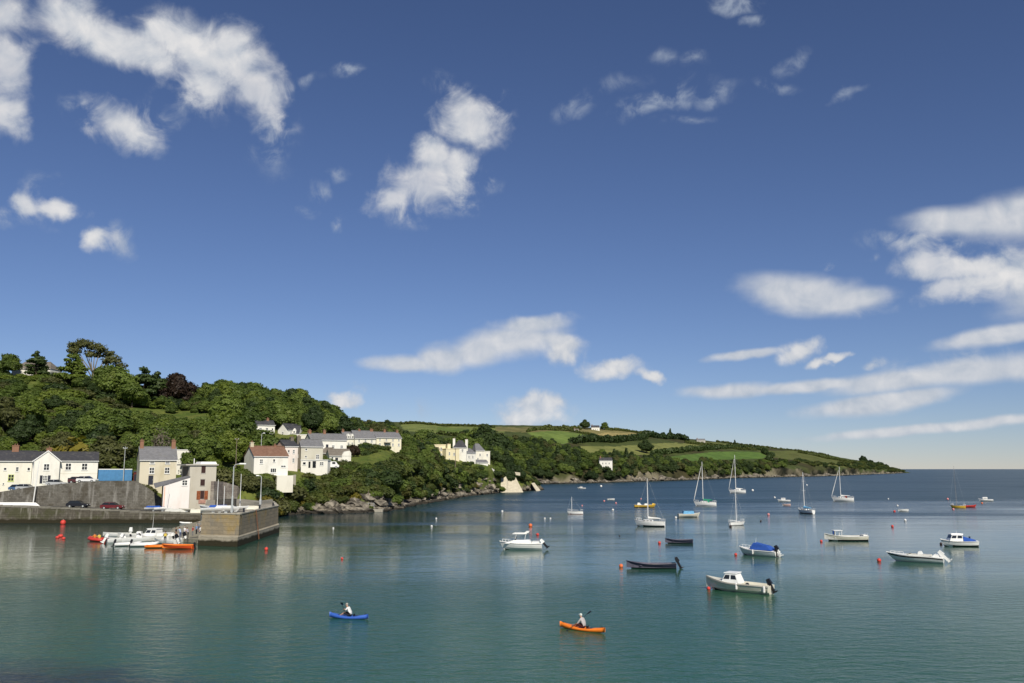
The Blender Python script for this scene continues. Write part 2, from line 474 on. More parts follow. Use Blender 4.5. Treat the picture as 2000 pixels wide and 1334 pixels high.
# fields of the far hill: each its own crop colour
GRASS = (0.110, 0.150, 0.036); MEADOW = (0.150, 0.175, 0.055); STUBBLE = (0.33, 0.265, 0.115); ROUGH = (0.062, 0.078, 0.026); HEATH = (0.050, 0.045, 0.022)
FIELDS = [
 ([(780,826),(905,829),(985,836),(985,846),(880,848),(790,842)], MEADOW),
 ([(855,834),(930,840),(930,852),(850,850)], GRASS),
 ([(968,834),(1120,836),(1125,842),(1040,845),(968,842)], (0.16, 0.145, 0.06)),
 ([(965,848),(988,848),(990,857),(964,857)], GRASS),
 ([(1030,845),(1085,841),(1145,848),(1140,856),(1100,868),(1060,862)], (0.125, 0.175, 0.045)),
 ([(1120,838),(1200,840),(1250,846),(1150,848)], (0.20, 0.175, 0.075)),
 ([(1150,850),(1185,845),(1240,846),(1256,855),(1210,860),(1170,857)], STUBBLE),
 ([(1130,872),(1200,872),(1300,865),(1345,866),(1420,869),(1330,878),(1270,888),(1180,890),(1135,882)], (0.175, 0.185, 0.062)),
 ([(1250,900),(1300,893),(1360,886),(1400,882),(1460,882),(1510,885),(1490,896),(1400,898),(1330,903),(1262,906)], (0.090, 0.150, 0.036)),
 ([(1340,863),(1400,864),(1480,874),(1460,878),(1380,876)], (0.125, 0.135, 0.046)),
 ([(1480,880),(1560,880),(1600,890),(1560,900),(1500,892)], (0.100, 0.115, 0.036)),
 ([(1540,884),(1600,890),(1680,905),(1690,916),(1600,912),(1550,900)], (0.095, 0.105, 0.034)),
]
ppx, ppy = project(far.X, far.Y, far.Z)
base = np.array(ROUGH)[None, None, :] * np.ones(far.Y.shape + (1,))
hth = np.clip(fbm(far.X / 90.0, far.Y / 90.0, 4) * 1.4, 0, 1)[..., None]
cols_ = base * (1 - hth) + np.array(HEATH) * hth
for poly, c in FIELDS:
    # fields are laid out on the ground: corners taken back to the hillside
    m_ = in_poly(ppx, ppy, poly) & (far.ts[:, None] > 2.2) & (far.ts[:, None] < 6.4)
    cols_[m_] = np.array(c)
rockw = np.clip(1 - (far.ts[:, None] - 1.55 - 0.5 * fbm(far.X / 40.0, far.Y / 40.0, 3)) / 0.25, 0, 1)[..., None]
cols_ = cols_ * (1 - rockw) + (np.array((0.055, 0.050, 0.034)) + np.array((0.14, 0.12, 0.085)) * np.clip(fbm(far.X / 22.0, far.Y / 22.0, 4) * 1.6, -.3, 1)[..., None]) * rockw

def ground_material(name, attr=None):
    m, N, b = new_mat(name)
    p = pos_node(N)
    if attr:
        a = N.n('ShaderNodeVertexColor', layer_name=attr).outputs['Color']
        n1 = N.noise(p, 0.06, 6.0, 0.6)
        c = N.mix(N.ramp(n1, 0.3, 0.7), N.vmath('MULTIPLY', a, (0.72, 0.76, 0.72)), N.vmath('MULTIPLY', a, (1.22, 1.2, 1.15)))
    else:
        n1 = N.noise(p, 0.12, 6.0, 0.6)
        n2 = N.noise(p, 0.9, 5.0, 0.6)
        c = N.mix(N.ramp(n1, 0.35, 0.62), rgb(0.075, 0.112, 0.022), rgb(0.135, 0.155, 0.036))
        c = N.mix(N.ramp(n2, 0.45, 0.75), c, rgb(0.045, 0.06, 0.02))
        # bare rock where the bank is close to the sea
        z = N.sep(p)[2]
        n3 = N.noise(p, 0.35, 6.0, 0.65)
        rk = N.mix(N.ramp(n3, 0.35, 0.68), rgb(0.045, 0.038, 0.030), rgb(0.27, 0.235, 0.18))
        c = N.mix(N.ramp(N.math('ADD', z, N.math('MULTIPLY', n3, 6.5)), 6.8, 4.6), c, rk)
        c = N.mix(N.ramp(N.math('ADD', z, N.math('MULTIPLY', n3, 0.8)), 1.5, 0.9), c, rgb(0.022, 0.019, 0.013))
    N.put(b.inputs['Base Color'], c)
    b.inputs['Roughness'].default_value = 0.95
    b.inputs['Specular IOR Level'].default_value = 0.1
    bp = N.n('ShaderNodeBump'); bp.inputs['Strength'].default_value = 0.7; bp.inputs['Distance'].default_value = 0.6
    N.put(bp.inputs['Height'], N.noise(p, 0.8, 6.0, 0.7)); N.put(b.inputs['Normal'], bp.outputs[0])
    return m
tag(near.mesh('hillside', ground_material('hillside_ground')), kind='structure')
tag(far.mesh('headland', ground_material('headland_fields', 'ground'), cols_), kind='structure')
# ------------------------------------------------------------------ foliage
def leaf_material(name, dark, light, extra=None, trans=0.34):
    m, N, b = new_mat(name)
    oi = N.n('ShaderNodeObjectInfo')
    p = pos_node(N)
    n1 = N.noise(p, 0.55, 4.0, 0.6)
    n2 = N.noise(p, 0.035, 2.0, 0.5)
    f = N.math('ADD', N.math('MULTIPLY', oi.outputs['Random'], 0.55), N.math('MULTIPLY', n1, 0.35))
    f = N.math('ADD', f, N.math('MULTIPLY', n2, 0.35))
    c = N.mix(N.ramp(f, 0.25, 1.0, smooth=False), rgb(*dark), rgb(*light))
    if extra:
        c = N.mix(N.math('MULTIPLY', N.ramp(N.noise(p, 0.22, 3.0, 0.5), 0.52, 0.68), 0.6), c, rgb(*extra))
    N.put(b.inputs['Base Color'], c)
    b.inputs['Roughness'].default_value = 0.55
    b.inputs['Specular IOR Level'].default_value = 0.25
    tr = N.n('ShaderNodeBsdfTranslucent')
    N.put(tr.inputs['Color'], N.vmath('MULTIPLY', c, (1.1, 1.25, 0.5)))
    mx = N.n('ShaderNodeMixShader'); mx.inputs[0].default_value = trans
    N.link(b.outputs[0], mx.inputs[1]); N.link(tr.outputs[0], mx.inputs[2])
    out = [n for n in m.node_tree.nodes if n.type == 'OUTPUT_MATERIAL'][0]
    N.link(mx.outputs[0], out.inputs[0])
    return m
M_GREEN = leaf_material('broad_leaves', (0.054, 0.088, 0.017), (0.158, 0.212, 0.044), (0.155, 0.185, 0.038))
M_DARKG = leaf_material('evergreen_leaves', (0.025, 0.045, 0.015), (0.068, 0.100, 0.028))
M_LIGHT = leaf_material('fresh_leaves', (0.085, 0.125, 0.018), (0.165, 0.205, 0.034))
M_COPPER = leaf_material('copper_leaves', (0.024, 0.016, 0.012), (0.050, 0.032, 0.020))
M_SCRUB = leaf_material('scrub_leaves', (0.040, 0.058, 0.015), (0.120, 0.145, 0.034), (0.105, 0.092, 0.028))
M_GORSE = leaf_material('yellow_scrub_leaves', (0.11, 0.10, 0.018), (0.24, 0.20, 0.028))
M_BARE = leaf_material('bare_twigs', (0.12, 0.10, 0.075), (0.20, 0.17, 0.13))
M_OLIVE = leaf_material('olive_leaves', (0.060, 0.070, 0.022), (0.125, 0.130, 0.045))
def plain(name, col, rough=0.7, spec=0.3, noise=0.0, nscale=2.0, metal=0.0):
    m, N, b = new_mat(name)
    if noise:
        n1 = N.noise(obj_node(N), nscale, 5.0, 0.6)
        c = N.mix(N.ramp(n1, 0.3, 0.7), rgb(*[x * (1 - noise) for x in col]), rgb(*[min(1, x * (1 + noise * 0.6)) for x in col]))
        N.put(b.inputs['Base Color'], c)
    else:
        b.inputs['Base Color'].default_value = rgb(*col)
    b.inputs['Roughness'].default_value = rough
    b.inputs['Specular IOR Level'].default_value = spec
    b.inputs['Metallic'].default_value = metal
    return m
M_BARK = plain('bark', (0.11, 0.085, 0.062), 0.9, 0.1, 0.4, 3.0)

def crown_mesh(name, lobes, n, size, mat, seed, core=0.82, up=0.35, wild=0.5, inner=False):
    """leaf clumps spread through the lobes of a crown"""
    g = np.random.default_rng(seed)
    L = np.array([l[:3] for l in lobes]); Rr = np.array([l[3] if len(l) == 4 else l[3:6] for l in lobes], dtype=object)
    Rr = np.array([[r, r, r] if np.isscalar(r) else list(r) for r in Rr], float)
    area = (Rr[:, 0] * Rr[:, 1] + Rr[:, 0] * Rr[:, 2] + Rr[:, 1] * Rr[:, 2])
    pick = g.choice(len(L), size=n * 2, p=area / area.sum())
    d = g.normal(size=(n * 2, 3)); d /= np.linalg.norm(d, axis=1)[:, None]
    rad = (1.03 - 0.30 * g.random(n * 2) ** 1.6)
    # lumps in the outline
    lump = 1 + 0.16 * np.sin(d[:, 0] * 5.1 + pick) * np.sin(d[:, 1] * 4.3 + 2 * pick) + 0.10 * np.sin(d[:, 2] * 7.7 + pick)
    P = L[pick] + d * Rr[pick] * (rad * lump)[:, None]
    keep = np.ones(len(P), bool)
    for i in range(len(L)):
        q = np.linalg.norm((P - L[i]) / Rr[i], axis=1)
        keep &= ~((q < 0.70) & (pick != i))
    P, d = P[keep][:n], d[keep][:n]
    n = len(P)
    nr = d + wild * g.normal(size=(n, 3)) + np.array([0, 0, up])
    nr /= np.linalg.norm(nr, axis=1)[:, None]
    t1 = np.cross(nr, g.normal(size=(n, 3))); t1 /= np.linalg.norm(t1, axis=1)[:, None]
    t2 = np.cross(nr, t1)
    s = size * (0.55 + 0.9 * g.random(n))[:, None]
    k = 0.6 + 0.5 * g.random((n, 1))
    V = np.stack([P - t1 * s - t2 * s * k * 0.6, P + t1 * s * 0.5 - t2 * s * k, P + t1 * s + t2 * s * k * 0.5, P - t1 * s * 0.4 + t2 * s * k], 1).reshape(-1, 3)
    F = np.arange(n * 4).reshape(-1, 4).tolist()
    V = V.tolist()
    if core > 0:
        bm = bmesh.new()
        for i in range(len(L)):
            mt = Matrix.Translation(Vector(L[i])) @ Matrix.Diagonal((Rr[i][0] * core, Rr[i][1] * core, Rr[i][2] * core, 1))
            bmesh.ops.create_icosphere(bm, subdivisions=2, radius=1.0, matrix=mt)
        b0 = len(V)
        for v_ in bm.verts:
            jit = 1 + 0.12 * g.normal()
            V.append([v_.co.x + 0.1 * g.normal(), v_.co.y + 0.1 * g.normal(), v_.co.z + 0.1 * g.normal()])
        bm.verts.index_update()
        for f_ in bm.faces: F.append([b0 + q.index for q in f_.verts])
        bm.free()
    me = bpy.data.meshes.new(name)
    me.from_pydata(V, [], F)
    me.materials.append(mat)
    me.update()
    return me

def tube_mesh(name, paths, mat, sides=6):
    """paths: lists of (x, y, z, r)"""
    V, F = [], []
    for path in paths:
        prev = None
        for i, (x, y, z, r) in enumerate(path):
            a = Vector(path[max(0, i - 1)][:3]); b_ = Vector(path[min(len(path) - 1, i + 1)][:3])
            q = (b_ - a).normalized().to_track_quat('Z', 'Y')
            ring = []
            for k in range(sides):
                w = 2 * math.pi * k / sides
                o_ = q @ Vector((math.cos(w) * r, math.sin(w) * r, 0))
                ring.append(len(V)); V.append((x + o_.x, y + o_.y, z + o_.z))
            if prev:
                for k in range(sides):
                    F.append((prev[k], prev[(k + 1) % sides], ring[(k + 1) % sides], ring[k]))
            else: F.append(tuple(reversed(ring)))
            prev = ring
        F.append(tuple(prev))
    me = bpy.data.meshes.new(name)
    me.from_pydata(V, [], F)
    me.materials.append(mat)
    me.polygons.foreach_set('use_smooth', [len(p.vertices) == 4 for p in me.polygons])
    me.update()
    return me

def broad_lobes(seed, h=10.0, w=4.6, n=9, flat=1.0):
    g = random.Random(seed)
    lobes = [(0, 0, h * 0.58, w * 0.66, w * 0.66, h * 0.30 * flat)]
    for i in range(n):
        a = 2 * math.pi * i / n + g.uniform(-.4, .4)
        lvl = g.choice([0.36, 0.48, 0.62, 0.76])
        rr = w * (0.62 if lvl < 0.7 else 0.34) * g.uniform(0.8, 1.1)
        r = w * g.uniform(0.36, 0.52)
        lobes.append((math.cos(a) * rr, math.sin(a) * rr, h * lvl * g.uniform(0.95, 1.08), r, r, r * g.uniform(0.75, 0.95)))
    lobes.append((g.uniform(-.8, .8), g.uniform(-.8, .8), h * 0.86, w * 0.36, w * 0.36, h * 0.14))
    return lobes
def broad_trunk(seed, h=10.0, w=4.6):
    g = random.Random(seed + 99)
    paths = [[(0, 0, -1.5, 0.34), (0.05, 0, h * 0.18, 0.27), (0.1, -0.05, h * 0.4, 0.20), (0.0, 0, h * 0.75, 0.07)]]
    for i in range(5):
        a = 2 * math.pi * i / 5 + g.uniform(-.4, .4); z0 = h * g.uniform(0.2, 0.42)
        paths.append([(0.06, 0, z0, 0.14), (math.cos(a) * w * 0.3, math.sin(a) * w * 0.3, z0 + h * 0.13, 0.10), (math.cos(a) * w * 0.62, math.sin(a) * w * 0.62, z0 + h * 0.25, 0.04)])
    return paths

PROTO = {}
def proto(key, crown, trunk): PROTO[key] = (crown, trunk)
for k in range(5):
    lb = broad_lobes(10 + k, 10.0, 4.4 + 0.35 * (k % 3), 8 + k % 3)
    proto('broad%d' % k, crown_mesh('crown', lb, 4200, 0.24, M_GREEN, 20 + k), tube_mesh('trunk', broad_trunk(k), M_BARK))
for k in range(2):
    lb = broad_lobes(40 + k, 10.0, 4.6, 9)
    proto('dark%d' % k, crown_mesh('crown', lb, 3400, 0.25, M_DARKG, 50 + k), tube_mesh('trunk', broad_trunk(k + 7), M_BARK))
lb = broad_lobes(61, 10.0, 4.8, 9)
proto('light0', crown_mesh('crown', lb, 4200, 0.24, M_LIGHT, 62), tube_mesh('trunk', broad_trunk(63), M_BARK))
proto('olive0', crown_mesh('crown', broad_lobes(64, 10.0, 4.6, 9), 4200, 0.24, M_OLIVE, 65), tube_mesh('trunk', broad_trunk(66), M_BARK))
proto('copper0', crown_mesh('crown', broad_lobes(71, 10.0, 5.6, 10, 1.15), 4200, 0.25, M_COPPER, 72), tube_mesh('trunk', broad_trunk(73, 10, 5.6), M_BARK))
# layered cypress: shelves of foliage one over another
def shelf_lobes(seed, h, w, n):
    g = random.Random(seed); out = []
    for i in range(n):
        t = i / (n - 1)
        z = h * (0.26 + 0.70 * t)
        ww = w * (1.0 - 0.62 * t ** 1.4) * g.uniform(0.8, 1.1)
        for j in range(4 if t < 0.7 else 2):
            a = g.uniform(0, 6.28)
            out.append((math.cos(a) * ww * 0.55, math.sin(a) * ww * 0.55, z + g.uniform(-.3, .3), ww * 0.52, ww * 0.52, h * 0.055))
    return out
proto('cypress0', crown_mesh('crown', shelf_lobes(3, 10, 4.6, 8), 2600, 0.30, M_DARKG, 81, core=0.7, up=0.6), tube_mesh('trunk', broad_trunk(82, 10, 4), M_BARK))
proto('cypress1', crown_mesh('crown', shelf_lobes(5, 10, 4.6, 9), 2600, 0.30, M_LIGHT, 83, core=0.7, up=0.6), tube_mesh('trunk', broad_trunk(84, 10, 4), M_BARK))
proto('cedar0', crown_mesh('crown', shelf_lobes(8, 9, 6.2, 6), 2400, 0.30, M_DARKG, 85, core=0.65, up=0.7), tube_mesh('trunk', broad_trunk(86, 9, 5), M_BARK))
# tall tree with a wind swept crown carried on bare limbs
g_ = random.Random(5)
lb = []; tr = [[(0, 0, -1, 0.45), (0.2, 0, 4, 0.36), (0.4, 0, 8, 0.26)]]
tips = [(-6.6, 0, 15.2), (-4.6, 1, 16.0), (-2.2, -1, 15.6), (0.2, 0.5, 14.9), (2.6, -0.6, 14.0), (4.8, 0.6, 12.6), (6.6, -.4, 10.8), (8.6, 0.3, 8.8), (-5.6, -1, 13.4), (1.0, 1.2, 12.2), (3.8, 1, 10.4), (-1.4, 1, 12.8)]
for (x, y, z) in tips:
    r = g_.uniform(1.6, 2.3)
    lb.append((x, y, z, r, r, r * 0.55)); lb.append((x + g_.uniform(-1, 1), y + g_.uniform(-1.5, 1.5), z - g_.uniform(0.2, 0.9), r * 0.8, r * 0.8, r * 0.4))
    tr.append([(0.3, 0, 4 + g_.uniform(0, 3), 0.20), (x * 0.45, y * 0.5, z * 0.66, 0.14), (x * 0.9, y, z - 0.3, 0.06)])
proto('swept0', crown_mesh('crown', lb, 3200, 0.24, M_OLIVE, 91, core=0.55, up=0.4), tube_mesh('trunk', tr, plain('pale_bark', (0.22, 0.19, 0.14), 0.9, 0.1, 0.3)))
# shrubs
def shrub_lobes(seed, w=2.2, h=2.6):
    g = random.Random(seed)
    out = [(0, 0, h * 0.45, w * 0.7, w * 0.7, h * 0.5)]
    for i in range(6):
        a = 2 * math.pi * i / 6 + g.uniform(-.5, .5)
        out.append((math.cos(a) * w * 0.62, math.sin(a) * w * 0.62, h * g.uniform(0.22, 0.55), w * g.uniform(.38, .55), w * g.uniform(.38, .55), h * g.uniform(.3, .42)))
    return out
for k, mt in enumerate([M_SCRUB, M_GREEN, M_SCRUB, M_DARKG, M_LIGHT, M_OLIVE]):
    proto('shrub%d' % k, crown_mesh('foliage', shrub_lobes(100 + k), 1500, 0.17, mt, 110 + k, core=0.82), None)
proto('gorse0', crown_mesh('foliage', shrub_lobes(120), 800, 0.21, M_GORSE, 121, core=0.8), None)
tr = []
for i in range(16):
    a = g_.uniform(0, 6.28); w = g_.uniform(0.4, 1.8)
    tr.append([(0, 0, -0.5, 0.10), (math.cos(a) * w * 0.5, math.sin(a) * w * 0.5, 2.6, 0.07), (math.cos(a) * w, math.sin(a) * w, g_.uniform(4.5, 7.5), 0.02)])
proto('bare0', crown_mesh('crown', [(0, 0, 5.2, 1.5, 1.5, 2.4)], 500, 0.14, M_BARE, 131, core=0), tube_mesh('trunk', tr, M_BARE, 4))
# a bushy small conifer for the far skyline
proto('conifer0', crown_mesh('crown', [(0, 0, 2.2, 2.2, 2.2, 1.6), (0, 0, 4.6, 1.7, 1.7, 1.6), (0.2, 0, 6.6, 1.2, 1.2, 1.5), (0, 0.1, 8.4, 0.7, 0.7, 1.4)], 900, 0.32, M_DARKG, 141), tube_mesh('trunk', [[(0, 0, -1, .25), (0, 0, 8, .06)]], M_BARK))

def plant(name, key, x, y, z, h, label, cat, group=None, wide=1.0, rot=None):
    """one tree: an Empty at its foot with trunk and crown; one shrub: a single mesh"""
    crown, trunk = PROTO[key]
    base_h = max(v_.co.z for v_ in crown.vertices) if key not in plant.h else plant.h[key]
    plant.h[key] = base_h
    s = h / base_h
    rz = random.uniform(0, 6.28) if rot is None else rot
    if trunk is None:
        o = bpy.data.objects.new(name, crown); root = o
    else:
        root = bpy.data.objects.new(name, None); root.empty_display_size = 0.5
    root.location = (x, y, z); root.rotation_euler = (0, 0, rz); root.scale = (s * wide, s * wide, s)
    COL.objects.link(root)
    if trunk is not None:
        for nm, me in (('trunk', trunk), ('crown', crown)):
            c = bpy.data.objects.new(nm, me); COL.objects.link(c); c.parent = root
    return tag(root, label, cat, group)
plant.h = {}

def scatter(loft, box, spacing, n_try, accept=None, seed=1):
    """points of the ground between two bearings and two depths, kept apart from each other"""
    g = random.Random(seed)
    px0, px1, y0, y1 = box
    pts = []; cell = {}
    for _ in range(n_try):
        px = g.uniform(px0, px1); y = math.sqrt(g.uniform(y0 ** 2, y1 ** 2))
        x = xat(px, y)
        if accept and not accept(px, y): continue
        k = (int(x // spacing), int(y // spacing))
        if any((x - a) ** 2 + (y - b_) ** 2 < spacing ** 2 for i in (-1, 0, 1) for j in (-1, 0, 1) for a, b_ in cell.get((k[0] + i, k[1] + j), [])): continue
        z = loft.z(x, y)
        if z is None or z < 0.8: continue
        cell.setdefault(k, []).append((x, y)); pts.append((px, x, y, z))
    return pts

STUFF_TREES = []   # (key, x, y, z, scale_h, wide)
STUFF_SHRUBS = []
def lin(xv, xs_, ys_): return float(np.interp(xv, xs_, ys_))
# footprints (px, depth) where houses, gardens and lawns stand
CLEAR = [(-80,200,180,209),(185,345,180,206),(325,430,170,200),(440,585,208,246),(575,640,236,256),(590,690,262,290),(492,615,290,312),
         (575,690,268,288),(640,800,308,331),(835,900,379,412),(900,965,396,416),(690,735,262,282),(335,380,204,222)]
def clear(px, y):
    return not any(a <= px <= b_ and c <= y <= d for a, b_, c, d in CLEAR)

# wood behind the waterfront houses
pts = scatter(near, (-60, 520, 206, 268), 4.6, 2600, lambda p, y: clear(p, y) and not (p > 430 and y < 222), 3)
G1 = 'trees of the wood behind the waterfront houses'
for i, (p, x, y, z) in enumerate(pts):
    hh = random.choice([random.uniform(3.4, 5.5), random.uniform(5.5, 8.0), random.uniform(7.5, 11.0)]) * (0.7 if y < 215 else 1.0)
    if 290 < p < 415 and y > 236: hh = min(hh, zat(812, y) - z)
    if hh < 2: continue
    key = random.choice(['broad0', 'broad1', 'broad2', 'broad3', 'broad4', 'light0', 'olive0', 'dark0', 'light0', 'dark1'])
    plant('broadleaf_tree', key, x, y, z - 0.3, hh, 'green broadleaf tree in the wood rising behind the waterfront houses', 'tree', G1, random.uniform(.9, 1.15))
n_tree = len(pts)
# wood on top of the hill
def top_ok(p, y):
    return clear(p, y) and y > lin(p, [400, 440, 500, 620, 690], [335, 300, 306, 312, 322])
pts = sorted(scatter(near, (395, 700, 300, 480), 4.8, 6000, top_ok, 5), key=lambda t: t[2])
G2 = 'trees of the hilltop wood above the terraces'
for i, (p, x, y, z) in enumerate(pts):
    hh = random.choice([random.uniform(5.5, 8), random.uniform(7.5, 10.5), random.uniform(9.5, 12.5)]) * lin(p, [395, 430, 640, 700], [.8, 1.0, .95, .72])
    key = random.choice(['broad0', 'broad1', 'broad2', 'broad3', 'broad4', 'dark0', 'dark1', 'light0'])
    if i < 110:
        plant('broadleaf_tree', key, x, y, z - 0.3, hh, 'green broadleaf tree in the hilltop wood above the terraces', 'tree', G2, random.uniform(.9, 1.15))
    else: STUFF_TREES.append((key, x, y, z - 0.3, hh, random.uniform(.9, 1.15)))
# the same wood goes on beyond the picture
for p, x, y, z in scatter(near, (-270, -60, 208, 350), 5.5, 2500, lambda p, y: not (y < 215 and p > -150), 31):
    STUFF_TREES.append((random.choice(['broad0', 'broad1', 'broad2', 'light0', 'dark0']), x, y, z - .4, random.uniform(4, 9), 1.1))
# trees between the terrace and the cream villas, and behind the villas
pts = scatter(near, (786, 850, 290, 372), 5.0, 500, clear, 6)
for p, x, y, z in pts:
    plant('broadleaf_tree', random.choice(['broad0', 'dark1', 'broad3', 'broad4']), x, y, z - .3, random.uniform(5, 7.5), 'green tree on the slope between the long terrace and the cream villas', 'tree', 'trees between the terrace and the villas')
pts = sorted(scatter(near, (838, 1012, 414, 530), 5.2, 2500, None, 8), key=lambda t: t[2])
for i, (p, x, y, z) in enumerate(pts):
    hh = random.uniform(7.0, 11.0) * lin(p, [838, 880, 1000, 1012], [.8, 1, .9, .8])
    key = random.choice(['broad0', 'broad1', 'broad2', 'dark0', 'dark1', 'broad4'])
    if i < 40: plant('broadleaf_tree', key, x, y, z - .3, hh, 'tall green tree of the dark wood behind the cream villas', 'tree', 'trees of the wood behind the villas')
    else: STUFF_TREES.append((key, x, y, z - .3, hh, 1.0))
pts = scatter(near, (688, 850, 334, 540), 5.5, 3000, lambda p, y: clear(p, y), 9)
for p, x, y, z in pts:
    STUFF_TREES.append((random.choice(['broad1', 'broad2', 'olive0', 'dark0']), x, y, z - .4, random.uniform(4.0, 7.0), 1.25))
for (px, py, Y, h_, key) in [(757,818,505,11,'dark1'),(793,838,430,10,'dark0'),(828,836,440,12,'broad2'),(845,842,430,10,'dark1'),(946,826,480,15,'dark0'),(938,832,490,13,'broad3'),(965,836,500,12,'dark1'),(905,845,470,11,'broad0')]:
    x = xat(px, Y); z = near.z(x, Y)
    hh = max(h_ * 0.6, zat(py, Y) - z)
    plant('broadleaf_tree', key, x, Y, z - .3, hh, 'dark rounded tree standing proud of the wood on the skyline', 'tree', 'skyline trees above the wood', 1.1)

# the tall trees of the hill top, each its own
def hilltree(px, ytop, Y, key, label, name='broadleaf_tree', wide=1.0, rot=None, cat='tree'):
    x = xat(px, Y); z = near.z(x, Y)
    plant(name, key, x, Y, z - .3, zat(ytop, Y) - z + .3, label, cat, None, wide, rot)
hilltree(57, 684, 336, 'cypress0', 'dark dense cypress hiding part of the hilltop house', 'cypress_tree', 0.95)
hilltree(2, 690, 338, 'broad2', 'green tree left of the hilltop house at the picture edge')
hilltree(128, 690, 332, 'cypress1', 'bright green layered cypress right of the hilltop house', 'cypress_tree', 1.0)
hilltree(168, 660, 350, 'swept0', 'tallest tree of the hill with a wind swept umbrella crown on bare limbs', 'umbrella_tree', 0.98, 0.0)
hilltree(193, 712, 334, 'broad0', 'mid green tree under the tall umbrella crowned tree', wide=1.1)
hilltree(222, 716, 330, 'broad4', 'bushy green tree right of the umbrella crowned tree', wide=1.1)
hilltree(160, 735, 331, 'dark0', 'dark low tree at the foot of the bright cypress', wide=1.2)
hilltree(272, 716, 338, 'cedar0', 'dark spreading cedar beside the copper beech on the hilltop', 'cedar_tree', 0.85)
hilltree(300, 724, 346, 'cypress0', 'dark flat topped tree between the cedar and the copper beech', 'cypress_tree', 1.0)
hilltree(335, 727, 348, 'copper0', 'dark copper beech with purple brown foliage on the hilltop', 'copper_beech', 1.0)
hilltree(366, 756, 352, 'olive0', 'pale green tree right of the copper beech')
hilltree(385, 762, 350, 'broad1', 'small green tree at the end of the hilltop grass strip')
hilltree(250, 745, 326, 'broad3', 'low green tree below the cedar', wide=1.3)
hilltree(432, 795, 262, 'light0', 'large sunlit yellow green tree above the red roofed house', wide=1.1)
hilltree(470, 812, 258, 'broad0', 'mid green tree behind the lamp above the red roofed house', wide=1.15)
hilltree(410, 838, 240, 'broad2', 'green tree left of the red roofed house', wide=1.2)
hilltree(452, 840, 236, 'light0', 'bright green tree over the gable of the red roofed house', wide=1.2)
hilltree(505, 838, 250, 'broad4', 'green tree between the lamp post and the pink house', wide=1.3)
hilltree(313, 834, 218, 'bare0', 'bare grey branched tree behind the stone house', 'bare_tree')
hilltree(150, 848, 212, 'gorse0', 'yellow flowering bush behind the white gabled house', 'flowering_bush', 0.9, cat='bush')
hilltree(212, 850, 214, 'olive0', 'pale olive tree behind the blue container', wide=1.3)
hilltree(690, 868, 284, 'copper0', 'dark purple leaved tree beside the white cottage', 'purple_tree', 1.0)

# lower trees that close the crest of the hill
pts = scatter(near, (135, 405, 326, 352), 4.5, 500, None, 23)
for p, x, y, z in pts:
    plant('broadleaf_tree', random.choice(['broad0', 'broad1', 'broad3', 'dark0', 'dark1']), x, y, z - .5, random.uniform(3.6, 6.4) * lin(p, [135, 180, 260, 405], [.9, 1.15, 1.0, .9]), 'low dark tree closing the hilltop row beneath the taller trees', 'tree', 'low trees of the hilltop row', 1.2)
# scrub on the open hillside
pts = scatter(near, (-260, 400, 262, 345), 3.2, 9000, lambda p, y: not (225 < p < 402 and 286 < y < 332) and fbm(np.array([p / 40.0]), np.array([y / 14.0]))[0] > -0.5, 11)
for p, x, y, z in pts:
    STUFF_SHRUBS.append((random.choice(['shrub1', 'shrub4', 'shrub4', 'shrub5', 'shrub1', 'shrub3', 'shrub4', 'shrub5']), x, y, z - .4, random.choice([random.uniform(0.7, 2.0), random.uniform(1.5, 4.2)]), 1.5))
for (px, py, Y, hh) in [(25, 762, 300, 6), (10, 790, 285, 6.5), (60, 775, 296, 4), (40, 800, 280, 6), (100, 800, 282, 5.5), (150, 778, 292, 5), (180, 796, 284, 6), (240, 790, 280, 5), (285, 800, 276, 6.5), (320, 806, 274, 6), (120, 772, 300, 3.5)]:
    x = xat(px, Y); z = near.z(x, Y)
    plant('broadleaf_tree', random.choice(['broad0', 'broad3', 'dark0']), x, Y, z - .4, hh, 'rounded green tree standing in the scrub of the open hillside', 'tree', 'trees in the hillside scrub', 1.35)

